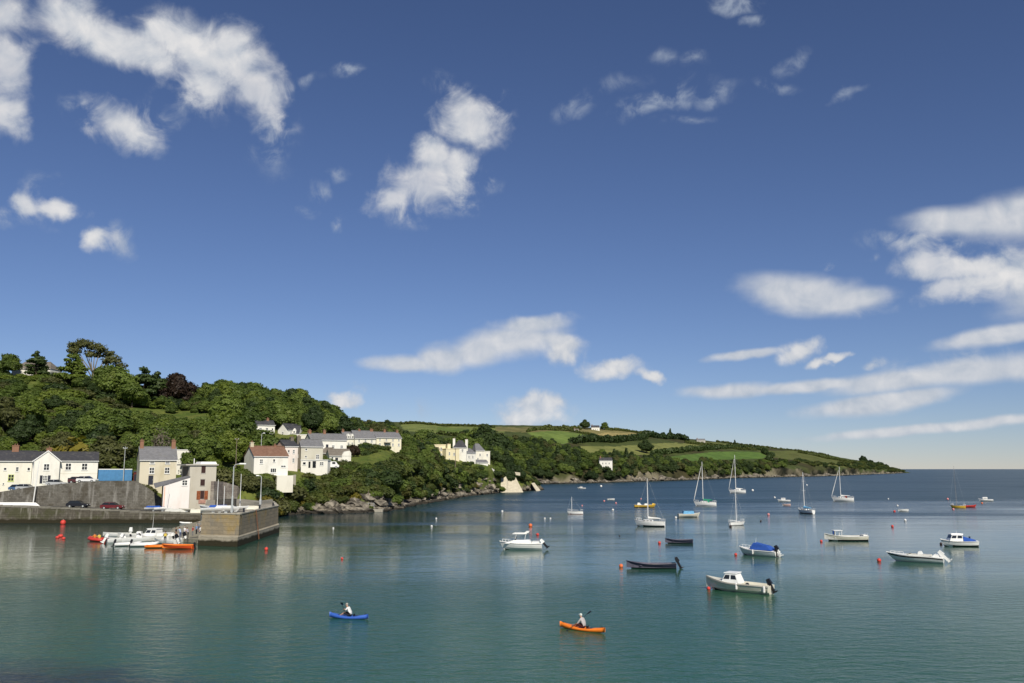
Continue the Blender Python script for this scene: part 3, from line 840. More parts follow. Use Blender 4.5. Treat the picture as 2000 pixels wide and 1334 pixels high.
# bushes on the bank above the rocks: the ones that show largest are single things
def bank_ok(p, y):
    lo = lin(p, [525, 545, 600, 680, 750, 800, 850, 920, 985, 1052], [211, 213, 222.6, 227, 235, 272.5, 308.5, 374.5, 421, 465])
    hi = lin(p, [525, 545, 600, 640, 680, 700, 750, 800, 850, 920, 985, 1052], [219, 228, 240, 246, 252, 258, 278, 318, 368, 396, 450, 486])
    return lo < y < hi and clear(p, y)
pts = scatter(near, (525, 1052, 210, 488), 2.3, 40000, lambda p, y: bank_ok(p, y) and not (974 < p < 1026 and y < lin(p, [974, 992, 1008, 1026], [438, 438, 442, 440])) and not (1036 < p < 1056 and y < 461), 13)
pts.sort(key=lambda t: -1.0 / t[2])
g_ = random.Random(21)
for i, (p, x, y, z) in enumerate(sorted(pts, key=lambda t: t[2])):
    lo = lin(p, [525, 545, 600, 680, 750, 800, 850, 920, 985], [213, 214, 224, 229, 238, 276, 311, 378, 424])
    edge = min(1.0, (y - lo) / 8.0)
    hh = g_.uniform(2.2, 3.6) + 1.8 * edge * g_.random()
    cap = zat(lin(p, [530, 560, 600, 650, 690, 710, 760, 800, 840, 900, 940, 985, 1010, 1052], [930, 927, 929, 933, 926, 911, 896, 888, 899, 908, 907, 916, 920, 941]), y) - z
    if p > 855: cap = max(cap, 1.5)
    if cap < 0.7: continue
    hh = min(hh, cap * g_.uniform(.85, 1.1))
    key = g_.choice(['shrub0', 'shrub2', 'shrub1', 'shrub3', 'shrub0', 'shrub3'])
    if edge < 0.5 and g_.random() < 0.28: key = g_.choice(['gorse0', 'shrub5', 'shrub5', 'shrub4']); hh *= 0.7
    if i < 260:
        lab = ('yellowish green bush low on the rocky bank' if key in ('gorse0', 'shrub5', 'shrub4') else 'dense olive green bush on the bank above the rocky shore')
        plant('bush', key, x, y, z - .3, hh, lab, 'bush', 'yellow bushes low on the bank' if key in ('gorse0', 'shrub5', 'shrub4') else 'bushes along the bank', g_.uniform(1.0, 1.35))
    else: STUFF_SHRUBS.append((key, x, y, z - .3, hh, g_.uniform(1.0, 1.3)))

# tall bushes on the slope under the red roofed house, behind the pier
pts = scatter(near, (418, 575, 198, 224), 2.4, 2500, lambda p, y: lin(p, [418, 470, 500, 530, 550, 575], [203, 203, 203, 204, 214, 219]) < y < lin(p, [418, 470, 500, 560, 575], [212, 212, 212, 219, 224]), 14)
for p, x, y, z in pts:
    key = g_.choice(['shrub1', 'shrub0', 'shrub3', 'shrub4', 'shrub5'])
    plant('bush', key, x, y, z - .4, max(1.0, min(g_.uniform(2.6, 4.6), zat(lin(p, [418, 445, 480, 500, 575], [905, 905, 912, 926, 932]), y) - z)), 'tall green bush on the slope between the pier and the red roofed house', 'bush', 'bushes on the slope behind the pier', 1.05)
for px, y in ((535, 206), (528, 203), (541, 212), (520, 203)):
    x = xat(px, y); plant('bush', 'gorse0', x, y, near.z(x, y) - .3, 2.4, 'yellow green bush hanging over the end of the pier', 'bush', 'yellow bushes at the pier end', 1.3)
for px, y, hh in ((272, 190.6, 1.6), (280, 190.9, 2.0), (288, 191.3, 1.8), (296, 192, 1.6)):
    x = xat(px, y); plant('bush', 'shrub5', x, y, near.z(x, y) - .3, hh, 'olive bush growing over the right end of the stone retaining wall', 'bush', 'bushes over the retaining wall', 1.2)
# garden shrubs round the village houses
pts = scatter(near, (440, 860, 222, 376), 3.6, 5000, lambda p, y: clear(p, y) and fbm(np.array([p / 30.0]), np.array([y / 12.0]))[0] > -0.15 and not (693 < p < 738 and 258 < y < 286), 19)
for p, x, y, z in pts:
    STUFF_SHRUBS.append((g_.choice(['shrub0', 'shrub1', 'shrub1', 'shrub3', 'shrub2']), x, y, z - .3, g_.uniform(1.3, 2.8), 1.25))
# woods and hedges of the far headland
pts = scatter(far, (940, 1535, 640, 1345), 6.4, 30000, lambda p, y: (lambda lo, hi: lo < y < hi)(lin(p, [940, 1060, 1150, 1250, 1350, 1450, 1535], [560, 655, 703, 788, 904, 1115, 1246]), lin(p, [940, 1000, 1060, 1110, 1150, 1250, 1350, 1450, 1535], [770, 790, 820, 812, 810, 880, 965, 1170, 1285])), 15)
for p, x, y, z in pts:
    STUFF_TREES.append((random.choice(['broad0', 'broad1', 'broad2', 'broad3', 'dark0', 'dark1', 'dark0', 'olive0']), x, y, z - .5, random.uniform(5.0, 10.0), random.uniform(1.0, 1.35)))
pts = scatter(far, (1530, 1765, 1250, 2480), 9.0, 9000, lambda p, y: (lambda lo, hi: lo < y < hi)(lin(p, [1530, 1620, 1690, 1740, 1765], [1252, 1412, 1765, 2112, 2452]), lin(p, [1530, 1620, 1690, 1740, 1765], [1330, 1480, 2010, 2260, 2500])), 16)
for p, x, y, z in pts:
    if p > 1660 or random.random() < 0.5:
        STUFF_SHRUBS.append((random.choice(['shrub0', 'shrub3']), x, y, z - .5, random.uniform(3.0, 6.0), 1.6))
pts = scatter(far, (640, 1010, 540, 760), 7.0, 2500, lambda p, y: p > 900 or y < 640, 17)
for p, x, y, z in pts:
    STUFF_TREES.append((random.choice(['broad0', 'dark0', 'dark1', 'olive0']), x, y, z - .5, random.uniform(6, 9.5), 1.2))

def far_at(px, py):
    """the spot of the far hillside seen at a place of the photograph"""
    c = int(round((px - far.cols[0]) / 3.0))
    col_py = project(far.X[:, c], far.Y[:, c], far.Z[:, c])[1]
    for j in range(8, len(far.ts) - 1):
        if col_py[j] >= py >= col_py[j + 1] and far.ts[j] < 6.9:
            f_ = (col_py[j] - py) / (col_py[j] - col_py[j + 1] + 1e-9)
            return (far.X[j, c] * (1 - f_) + far.X[j + 1, c] * f_, far.Y[j, c] * (1 - f_) + far.Y[j + 1, c] * f_, far.Z[j, c] * (1 - f_) + far.Z[j + 1, c] * f_)
    j = int(np.argmin(col_py[:80]))
    return (far.X[j, c], far.Y[j, c], far.Z[j, c])
HEDGES = [
 ('dark hedge along the skyline above the pale meadow', [(780,829),(840,830),(900,832),(965,836)], 2.6),
 ('low hedge across the meadows behind the villas', [(850,848),(900,852),(965,848)], 3.5),
 ('hedge between the skyline heath and the green field', [(1030,844),(1085,841),(1120,843),(1150,850)], 3.2),
 ('skyline hedge left of the hilltop farmhouse', [(1060,838),(1100,838),(1135,839)], 4.5),
 ('skyline hedge right of the hilltop farmhouse', [(1185,840),(1225,843),(1260,846),(1300,852)], 3.6),
 ('thick hedge below the stubble field', [(1120,866),(1160,862),(1200,864),(1240,860),(1262,856)], 7.5),
 ('thick belt of trees right of the stubble field', [(1258,852),(1290,856),(1330,858),(1345,862)], 8.0),
 ('hedge on the slope left of the stubble field', [(1145,848),(1160,856),(1175,860)], 3.5),
 ('dark hedge between the two long fields', [(1275,892),(1300,887),(1340,882),(1400,877),(1440,876),(1500,880)], 6.0),
 ('hedge above the bright green field at the right', [(1340,866),(1400,872),(1480,880)], 4.0),
 ('hedge closing the bright green field', [(1490,884),(1510,892),(1500,900),(1530,905)], 6.0),
 ('hedge dropping over the end of the headland', [(1560,884),(1600,892),(1650,902),(1690,908)], 4.5),
 ('dark hedge along the headland skyline', [(1400,863),(1450,869),(1500,874),(1550,880),(1620,890)], 3.2),
]
for label, line, hh in HEDGES:
    V = []; F = []
    g = np.random.default_rng(len(label))
    pts3 = [far_at(*q) for q in line]
    for (a, b_) in zip(pts3[:-1], pts3[1:]):
        L_ = math.dist(a[:2], b_[:2]); n = max(2, int(L_ / (hh * 0.55)))
        for i in range(n):
            t = (i + g.random()) / n
            x, y = a[0] + (b_[0] - a[0]) * t, a[1] + (b_[1] - a[1]) * t
            z = far.z(x, y)
            if z is None: continue
            h2 = hh * g.uniform(.55, 1.15); r = h2 * g.uniform(.5, .75)
            m_ = 46
            d = g.normal(size=(m_, 3)); d /= np.linalg.norm(d, axis=1)[:, None]
            P = np.array([x, y, z + h2 * .45]) + d * np.array([r, r, h2 * .55]) * (0.8 + .3 * g.random((m_, 1)))
            nr = d + .5 * g.normal(size=(m_, 3)); nr /= np.linalg.norm(nr, axis=1)[:, None]
            t1 = np.cross(nr, g.normal(size=(m_, 3))); t1 /= np.linalg.norm(t1, axis=1)[:, None]; t2 = np.cross(nr, t1)
            s_ = h2 * .17
            Q = np.stack([P - t1 * s_ - t2 * s_, P + t1 * s_ - t2 * s_, P + t1 * s_ + t2 * s_, P - t1 * s_ + t2 * s_], 1).reshape(-1, 3)
            b0 = len(V); V += Q.tolist(); F += [[b0 + 4 * k, b0 + 4 * k + 1, b0 + 4 * k + 2, b0 + 4 * k + 3] for k in range(m_)]
    o = mesh_obj('hedge', V, F, M_DARKG if hh > 5 else M_SCRUB)
    tag(o, label, 'hedge')
for (px, py, hh, key, label) in [(1143,826,13,'dark0','dark tree left of the white hilltop farmhouse'),(1183,827,11,'broad1','tree right of the white hilltop farmhouse'),(1437,858,9,'conifer0','lone small dark tree on the far skyline'),
      (1466,866,8,'conifer0','left one of two small trees close together on the headland skyline'),(1476,867,7,'conifer0','right one of two small trees close together on the headland skyline'),
      (1685,889,13,'dark1','dark tree topping the far end of the headland'),(1262,873,16,'dark0','rounded dark tree left of the hedge between the fields'),(1685,880,10,'olive0','rounded tree at the headland slope end')][:7]:
    gx, gy, gz = far_at(px, py + 12)
    plant('skyline_tree', key, gx, gy, gz - .4, max(hh, zat(py, gy) - gz), label, 'tree', None, 1.2)
for (px, py) in [(1715,900),(1722,901),(1700,897),(1693,895),(1730,905),(1705,902)]:
    gx, gy, gz = far_at(px, py + 8)
    STUFF_TREES.append(('dark1', gx, gy, gz - .5, 9.0, 1.5))
for (px, py) in [(1090,890),(1110,885),(1060,880),(1200,893),(1225,890),(1130,905),(1285,905),(1310,912)]:
    gx, gy, gz = far_at(px, py + 14)
    STUFF_TREES.append(('conifer0', gx, gy, gz - .5, 15.0, 1.0))

def gn_stuff(name, items, keys, label):
    """very many alike plants as one object of stuff: points that carry instances"""
    keys = sorted(set(i[0] for i in items))
    holders = []
    for k in keys:
        crown, trunk = PROTO[k]
        h = bpy.data.objects.new('source_' + name, crown)   # never linked to the scene
        holders.append(h)
        if k not in plant.h: plant.h[k] = max(v_.co.z for v_ in crown.vertices)
    me = bpy.data.meshes.new(name)
    me.from_pydata([i[1:4] for i in items], [], [])
    a = me.attributes.new('sc', 'FLOAT_VECTOR', 'POINT')
    sc_ = [];
    for i in items:
        s = i[4] / plant.h[i[0]]; sc_ += [s * i[5], s * i[5], s]
    a.data.foreach_set('vector', sc_)
    a = me.attributes.new('rot', 'FLOAT_VECTOR', 'POINT')
    rr = []
    for i in items: rr += [0, 0, random.uniform(0, 6.28)]
    a.data.foreach_set('vector', rr)
    a = me.attributes.new('pick', 'INT', 'POINT')
    a.data.foreach_set('value', [keys.index(i[0]) for i in items])
    o = bpy.data.objects.new(name, me); COL.objects.link(o)
    ng = bpy.data.node_groups.new(name, 'GeometryNodeTree')
    ng.interface.new_socket('Geometry', in_out='INPUT', socket_type='NodeSocketGeometry')
    ng.interface.new_socket('Geometry', in_out='OUTPUT', socket_type='NodeSocketGeometry')
    nd = ng.nodes; lk = ng.links
    gi = nd.new('NodeGroupInput'); go = nd.new('NodeGroupOutput')
    iop = nd.new('GeometryNodeInstanceOnPoints'); iop.inputs['Pick Instance'].default_value = True
    g2i = nd.new('GeometryNodeGeometryToInstance')
    for h in reversed(holders):
        oi = nd.new('GeometryNodeObjectInfo'); oi.inputs['Object'].default_value = h
        lk.new(oi.outputs['Geometry'], g2i.inputs[0])
    def attr(n_, t):
        q = nd.new('GeometryNodeInputNamedAttribute'); q.data_type = t; q.inputs['Name'].default_value = n_
        return [s_ for s_ in q.outputs if s_.enabled and s_.name == 'Attribute'][0]
    lk.new(gi.outputs[0], iop.inputs['Points']); lk.new(g2i.outputs[0], iop.inputs['Instance'])
    lk.new(attr('pick', 'INT'), iop.inputs['Instance Index'])
    e2r = nd.new('FunctionNodeEulerToRotation'); lk.new(attr('rot', 'FLOAT_VECTOR'), e2r.inputs[0])
    lk.new(e2r.outputs[0], iop.inputs['Rotation'])
    lk.new(attr('sc', 'FLOAT_VECTOR'), iop.inputs['Scale'])
    lk.new(iop.outputs[0], go.inputs[0])
    md = o.modifiers.new('plants', 'NODES'); md.node_group = ng
    tag(o, kind='stuff')
    o['label'] = label
    return o
# boulders and ledges along the waterline
def rock_stuff():
    g = np.random.default_rng(77)
    bm = bmesh.new(); bmesh.ops.create_icosphere(bm, subdivisions=1, radius=1.0)
    bm.verts.index_update()
    bv = np.array([v_.co[:] for v_ in bm.verts]); bf = [[q.index for q in f_.verts] for f_ in bm.faces]; bm.free()
    V = []; F = []
    def put(x, y, z, r):
        vv = bv * (1 + .38 * g.normal(size=(len(bv), 1)).clip(-1, 1)) * np.array([r * g.uniform(.8, 1.7), r * g.uniform(.7, 1.3), r * g.uniform(.35, .8)])
        a = g.uniform(0, 6.28); c, s_ = math.cos(a), math.sin(a)
        vv = vv @ np.array([[c, s_, 0], [-s_, c, 0], [0, 0, 1]]) + np.array([x, y, z])
        b0 = len(V); V.extend(vv.tolist()); F.extend([[b0 + q for q in f_] for f_ in bf])
    for i in range(900):
        px = g.uniform(540, 1058)
        c = int((px - near.cols[0]) / 4.0)
        j = np.searchsorted(near.ts, 1.0)
        y = near.Y[j, c] + g.normal() * 1.3 + g.choice([0, 0, 0, 1.5, 3.0]); x = xat(px, y); z = near.z(x, y)
        if z is None: continue
        if 972 < px < 1028 or 1034 < px < 1057: continue
        put(x, y, max(z, -.3) + g.uniform(-.2, .3), g.uniform(.35, 1.5) * lin(px, [540, 1058], [.9, 1.4]))
    for i in range(420):
        px = g.uniform(985, 1766)
        c = int((px - far.cols[0]) / 3.0)
        y = far.Y[np.searchsorted(far.ts, 1.0), c] + g.uniform(-2, 5); x = xat(px, y); z = far.z(x, y)
        if z is None: continue
        put(x, y, max(z, -.3), g.uniform(1.2, 3.4) * lin(px, [985, 1766], [.8, 2.0]))
    m, N, b = new_mat('shore_rock')
    p = pos_node(N); zz = N.sep(p)[2]; n1 = N.noise(p, .5, 6.0, .65)
    c = N.mix(N.ramp(n1, .35, .7), rgb(.05, .043, .034), rgb(.30, .265, .205))
    c = N.mix(N.ramp(N.math('ADD', zz, N.math('MULTIPLY', n1, .9)), 1.5, .9), c, rgb(.024, .02, .013))
    N.put(b.inputs['Base Color'], c); b.inputs['Roughness'].default_value = .9
    o = mesh_obj('shore_rocks', V, F, m); tag(o, kind='stuff'); o['label'] = 'continuous broken rocks along the waterline'
rock_stuff()
gn_stuff('woodland', STUFF_TREES, None, 'continuous far woodland on the hills and headland')
gn_stuff('scrub', STUFF_SHRUBS, None, 'continuous scrub covering the open hillside and banks')
print('trees', n_tree, len(STUFF_TREES), 'shrubs', len(STUFF_SHRUBS))
# ------------------------------------------------------------------ mesh building
class MB:
    """collects boxes, prisms and tubes into one mesh"""
    def __init__(s): s.V = []; s.F = []; s.M = []
    def poly(s, pts, m=0):
        b0 = len(s.V); s.V += [tuple(p) for p in pts]; s.F.append(tuple(range(b0, b0 + len(pts)))); s.M.append(m)
    def hexa(s, b, t, m=0):
        """b, t: four bottom and four top corners, counter clockwise from above"""
        b0 = len(s.V); s.V += [tuple(p) for p in b] + [tuple(p) for p in t]
        for f_ in [(3, 2, 1, 0), (4, 5, 6, 7), (0, 1, 5, 4), (1, 2, 6, 5), (2, 3, 7, 6), (3, 0, 4, 7)]:
            s.F.append(tuple(b0 + i for i in f_)); s.M.append(m)
        return s
    def box(s, x0, x1, y0, y1, z0, z1, m=0):
        return s.hexa([(x0, y0, z0), (x1, y0, z0), (x1, y1, z0), (x0, y1, z0)], [(x0, y0, z1), (x1, y0, z1), (x1, y1, z1), (x0, y1, z1)], m)
    def taper(s, x0, x1, y0, y1, z0, z1, ix0=0, ix1=0, iy=0, m=0):
        return s.hexa([(x0, y0, z0), (x1, y0, z0), (x1, y1, z0), (x0, y1, z0)], [(x0 + ix0, y0 + iy, z1), (x1 - ix1, y0 + iy, z1), (x1 - ix1, y1 - iy, z1), (x0 + ix0, y1 - iy, z1)], m)
    def prism(s, outline, z0, z1, m=0):
        n = len(outline); b0 = len(s.V)
        s.V += [(p[0], p[1], z0) for p in outline] + [(p[0], p[1], z1) for p in outline]
        s.F.append(tuple(b0 + i for i in reversed(range(n)))); s.M.append(m)
        s.F.append(tuple(b0 + n + i for i in range(n))); s.M.append(m)
        for i in range(n):
            j = (i + 1) % n
            s.F.append((b0 + i, b0 + j, b0 + n + j, b0 + n + i)); s.M.append(m)
        return s
    def side_prism(s, outline, y0, y1, m=0):
        """outline in (x, z), pushed from y0 to y1; counter clockwise seen from -y"""
        n = len(outline); b0 = len(s.V)
        s.V += [(p[0], y0, p[1]) for p in outline] + [(p[0], y1, p[1]) for p in outline]
        s.F.append(tuple(b0 + i for i in range(n))); s.M.append(m)
        s.F.append(tuple(b0 + n + i for i in reversed(range(n)))); s.M.append(m)
        for i in range(n):
            j = (i + 1) % n
            s.F.append((b0 + j, b0 + i, b0 + n + i, b0 + n + j)); s.M.append(m)
        return s
    def tube(s, path, sides=8, m=0):
        prev = None
        for i, (x, y, z, r) in enumerate(path):
            a = Vector(path[max(0, i - 1)][:3]); c = Vector(path[min(len(path) - 1, i + 1)][:3])
            q = (c - a).normalized().to_track_quat('Z', 'Y'); ring = []
            for k in range(sides):
                w = 2 * math.pi * k / sides
                o_ = q @ Vector((math.cos(w) * r, math.sin(w) * r, 0))
                ring.append(len(s.V)); s.V.append((x + o_.x, y + o_.y, z + o_.z))
            if prev:
                for k in range(sides):
                    s.F.append((prev[k], prev[(k + 1) % sides], ring[(k + 1) % sides], ring[k])); s.M.append(m)
            else: s.F.append(tuple(reversed(ring))); s.M.append(m)
            prev = ring
        s.F.append(tuple(prev)); s.M.append(m)
        return s
    def ball(s, c, r, m=0, seg=10, rings=7, sz=(1, 1, 1)):
        b0 = len(s.V)
        for i in range(rings + 1):
            th = math.pi * i / rings
            for k in range(seg):
                w = 2 * math.pi * k / seg
                s.V.append((c[0] + r * sz[0] * math.sin(th) * math.cos(w), c[1] + r * sz[1] * math.sin(th) * math.sin(w), c[2] + r * sz[2] * math.cos(th)))
        for i in range(rings):
            for k in range(seg):
                a = b0 + i * seg + k; b_ = b0 + i * seg + (k + 1) % seg
                s.F.append((a, a + seg, b_ + seg, b_)); s.M.append(m)
        return s
    def build(s, name, mats, parent=None, smooth=False):
        if not isinstance(mats, (list, tuple)): mats = [mats]
        o = mesh_obj(name, s.V, s.F, parent=parent, mats=mats, fmi=s.M, smooth=smooth)
        return o

def empty(name, loc, rz=0.0):
    o = bpy.data.objects.new(name, None); o.empty_display_size = 0.5
    o.location = loc; o.rotation_euler = (0, 0, rz); COL.objects.link(o)
    return o

# ------------------------------------------------------------------ materials of the village
def render_mat(name, col, dirt=(0.30, 0.27, 0.20), amount=0.35, scale=0.5):
    m, N, b = new_mat(name)
    p = obj_node(N)
    n1 = N.noise(N.mapping(p, sc=(1, 1, 0.35)), scale, 6.0, 0.65)
    n2 = N.noise(p, 3.0, 4.0, 0.6)
    c = N.mix(N.math('MULTIPLY', N.ramp(n1, 0.45, 0.75), amount), rgb(*col), rgb(*dirt))
    c = N.mix(N.math('MULTIPLY', n2, 0.12), c, rgb(*[x * 0.7 for x in col]))
    N.put(b.inputs['Base Color'], c)
    b.inputs['Roughness'].default_value = 0.9
    b.inputs['Specular IOR Level'].default_value = 0.15
    return m
def masonry(name, c1, c2, mortar, bw=0.6, bh=0.28, moss=None, moss_z=None, streak=None):
    m, N, b = new_mat(name)
    p = pos_node(N)
    x, y, z = N.sep(p)
    along = N.math('ADD', N.math('MULTIPLY', x, 0.94), N.math('MULTIPLY', y, 0.83))
    vec = N.comb(along, z, 0.0)
    bt = N.n('ShaderNodeTexBrick')
    N.put(bt.inputs['Vector'], vec)
    bt.inputs['Scale'].default_value = 1.0
    bt.inputs['Brick Width'].default_value = bw; bt.inputs['Row Height'].default_value = bh
    bt.inputs['Mortar Size'].default_value = 0.02; bt.offset_frequency = 2; bt.offset = 0.43
    bt.inputs['Color1'].default_value = rgb(*c1); bt.inputs['Color2'].default_value = rgb(*c2); bt.inputs['Mortar'].default_value = rgb(*mortar)
    n1 = N.noise(p, 0.45, 6.0, 0.65); n2 = N.noise(p, 2.4, 5.0, 0.65)
    c = N.mix(N.math('MULTIPLY', N.ramp(n2, 0.3, 0.75), 0.6), bt.outputs[0], rgb(*c2))
    c = N.mix(N.math('MULTIPLY', N.ramp(n1, 0.42, 0.7), 0.7), c, rgb(*c1))
    if moss:
        n3 = N.noise(p, 0.30, 5.0, 0.6)
        c = N.mix(N.math('MULTIPLY', N.ramp(n3, 0.50, 0.64), 0.75), c, rgb(*moss))
    if streak:
        n4 = N.noise(N.mapping(p, sc=(1.2, 1.2, 0.16)), 1.0, 4.0, 0.6)
        c = N.mix(N.math('MULTIPLY', N.ramp(n4, 0.52, 0.68), 0.75), c, rgb(*streak))
    if moss_z is not None:      # weed and wet stone up to the tide mark
        t = N.math('ADD', z, N.math('MULTIPLY', N.noise(p, 0.8, 4.0, 0.6), 0.9))
        c = N.mix(N.ramp(t, moss_z + 0.55, moss_z + 0.2), c, rgb(0.030, 0.026, 0.014))
    N.put(b.inputs['Base Color'], c)
    b.inputs['Roughness'].default_value = 0.9; b.inputs['Specular IOR Level'].default_value = 0.2
    bp = N.n('ShaderNodeBump'); bp.inputs['Strength'].default_value = 0.8; bp.inputs['Distance'].default_value = 0.12
    N.put(bp.inputs['Height'], N.math('ADD', n2, N.math('MULTIPLY', bt.outputs[1], -0.5))); N.put(b.inputs['Normal'], bp.outputs[0])
    return m
def slate(name, col, lichen=(0.2, 0.19, 0.15)):
    m, N, b = new_mat(name)
    p = obj_node(N)
    x, y, z = N.sep(p)
    bt = N.n('ShaderNodeTexBrick'); N.put(bt.inputs['Vector'], N.comb(N.math('ADD', x, 0.0), N.math('MULTIPLY', z, 1.0), 0.0))
    bt.inputs['Scale'].default_value = 1.0; bt.inputs['Brick Width'].default_value = 0.5; bt.inputs['Row Height'].default_value = 0.22; bt.inputs['Mortar Size'].default_value = 0.012
    bt.inputs['Color1'].default_value = rgb(*col); bt.inputs['Color2'].default_value = rgb(*[q * 0.78 for q in col]); bt.inputs['Mortar'].default_value = rgb(*[q * 0.5 for q in col])
    c = N.mix(N.math('MULTIPLY', N.ramp(N.noise(p, 0.8, 5.0, 0.65), 0.5, 0.75), 0.4), bt.outputs[0], rgb(*lichen))
    N.put(b.inputs['Base Color'], c); b.inputs['Roughness'].default_value = 0.75; b.inputs['Specular IOR Level'].default_value = 0.25
    return m
M_WHITE = render_mat('white_render', (0.78, 0.76, 0.69), amount=0.25)
M_CREAM = render_mat('cream_render', (0.75, 0.72, 0.62), amount=0.25)
M_BUTTER = render_mat('butter_render', (0.74, 0.66, 0.44), amount=0.2)
M_PINK = render_mat('pink_render', (0.72, 0.47, 0.36), amount=0.2)
M_STONEWASH = render_mat('stained_render', (0.62, 0.57, 0.44), (0.42, 0.36, 0.21), 0.6, 0.35)
M_GREYR = render_mat('grey_render', (0.43, 0.41, 0.36), (0.25, 0.22, 0.18), 0.5)
M_DARKR = render_mat('brown_slate_and_side_shade', (0.17, 0.15, 0.12), (0.1, 0.09, 0.07), 0.5)  # slate hung walls, and the shade painted on the tower's left side
M_SLATE = slate('dark_slate', (0.060, 0.060, 0.068))
M_SLATEG = slate('grey_slate', (0.19, 0.19, 0.20))
M_SLATEB = slate('brown_grey_slate', (0.20, 0.175, 0.145))
M_TILE = slate('red_brown_tiles', (0.225, 0.125, 0.085), (0.26, 0.20, 0.14))
M_BRICK = render_mat('chimney_brick', (0.26, 0.14, 0.09), (0.15, 0.1, 0.08), 0.5, 1.0)
M_GLASS = plain('window_glass', (0.018, 0.021, 0.024), 0.08, 0.5)
M_FRAME = plain('white_frame', (0.76, 0.76, 0.73), 0.5)
M_SHUTTER = plain('dark_shutter', (0.025, 0.028, 0.040), 0.5)
M_RUST = plain('red_brown_shutter', (0.26, 0.085, 0.035), 0.7, 0.2, 0.3)
M_CONC = masonry('concrete', (0.42, 0.39, 0.32), (0.30, 0.28, 0.23), (0.3, 0.28, 0.24), 3.0, 1.2)
M_QUAY = masonry('quay_stone', (0.068, 0.060, 0.045), (0.120, 0.108, 0.085), (0.05, 0.045, 0.036), 0.9, 0.45, (0.062, 0.064, 0.030), 0.9, (0.24, 0.225, 0.19))
M_RETAIN = masonry('rubble_wall', (0.175, 0.165, 0.142), (0.100, 0.092, 0.077), (0.09, 0.083, 0.07), 0.7, 0.35, (0.070, 0.060, 0.042), None, (0.27, 0.26, 0.235))
M_PIER = masonry('pier_stone', (0.31, 0.255, 0.170), (0.205, 0.175, 0.125), (0.22, 0.195, 0.15), 1.3, 0.55, (0.30, 0.215, 0.085), None, (0.19, 0.18, 0.155))
M_FOOT = masonry('pier_footing', (0.36, 0.325, 0.25), (0.29, 0.26, 0.20), (0.2, 0.18, 0.14), 1.6, 0.6, None, 0.95)
M_ROADM = plain('asphalt', (0.085, 0.082, 0.076), 0.95, 0.1, 0.35, 0.6)
M_DECK = plain('quay_paving', (0.30, 0.275, 0.225), 0.95, 0.1, 0.3, 0.5)
M_BLUE = plain('blue_paint', (0.075, 0.225, 0.43), 0.45, 0.4, 0.12, 1.5)
M_GALV = plain('galvanised_steel', (0.42, 0.44, 0.44), 0.45, 0.5, 0.15, 2.0)
M_WOOD = plain('weathered_wood', (0.20, 0.165, 0.12), 0.9, 0.15, 0.35, 2.0)
M_LAMP = plain('lamp_glass', (0.75, 0.76, 0.74), 0.3)
M_REDD = plain('dark_red_paint', (0.12, 0.022, 0.018), 0.6)
M_COPE = masonry('quay_coping', (0.24, 0.225, 0.185), (0.17, 0.158, 0.13), (0.1, 0.09, 0.08), 1.5, 0.8)
M_PALEST = masonry('pale_sea_wall', (0.62, 0.56, 0.43), (0.50, 0.45, 0.34), (0.36, 0.32, 0.25), 1.2, 0.5)

# ------------------------------------------------------------------ quay and pier
# outer edge of the quay and of the pier as they stand on the water
Q0 = at(-420, 1021.5); Q1 = at(0, 1022); Q2 = at(330, 1022); Q3 = at(392, 1022)
PA = at(385, 1066); PB = at(463, 1068.5); PC = at(546, 1040)
PD = Vector((xat(541, 176), 176, 0))
QB = Vector((xat(470, 196), 196, 0))
PZ = 4.5
def qz(x):        # the quay road falls gently towards the slipway
    return lin(x, [Q0.x, xat(0, 182), xat(150, 182), xat(220, 182), xat(300, 182), xat(385, 182)], [3.9, 3.6, 3.05, 2.7, 2.3, 2.05])
qm = MB()
def ring_wall(mb, pts_b, pts_t):
    n = len(pts_b)
    for i in range(n):
        j = (i + 1) % n
        mb.poly([pts_b[i], pts_b[j], pts_t[j], pts_t[i]], 0)
def lift(p, z, inset=0.0): return Vector((p.x, p.y + inset, z))
edge = []
for a, b_ in ((Q0, Q1), (Q1, Q2), (Q2, Q3)):
    n = max(2, int((b_ - a).length / 2.0))
    edge += [a + (b_ - a) * i / n for i in range(n)]
edge.append(Q3)
gq = random.Random(4)
rows = [-2.5, 0.0, 0.5, 1.0, 1.5, 2.0]
for i in range(len(edge) - 1):
    p, q = edge[i], edge[i + 1]
    zp, zq = qz(p.x), qz(q.x)
    qm.poly([lift(p, -2.5, -.45), lift(q, -2.5, -.45), lift(q, zq), lift(p, zp)], 0)
    qm.poly([lift(p, zp), lift(q, zq), Vector((q.x, 202, zq)), Vector((p.x, 202, zp))], 1)
quay = qm.build('quay', [M_QUAY, M_ROADM]); tag(quay, kind='structure')
for i in range(len(edge) - 1):
    p, q = edge[i], edge[i + 1]; d = q - p
    p0, p1 = p + d * .008, p + d * .992
    hz = qz((p.x + q.x) / 2) + .13 + .02 * math.sin(i * 7.3)
    MB().hexa([(p0.x, p0.y - .08, hz - .4), (p1.x, p1.y - .08, hz - .4), (p1.x, p1.y + .5, hz - .4), (p0.x, p0.y + .5, hz - .4)], [(p0.x, p0.y - .08, hz), (p1.x, p1.y - .08, hz), (p1.x, p1.y + .5, hz), (p0.x, p0.y + .5, hz)]).build('coping_stone', M_COPE, quay)
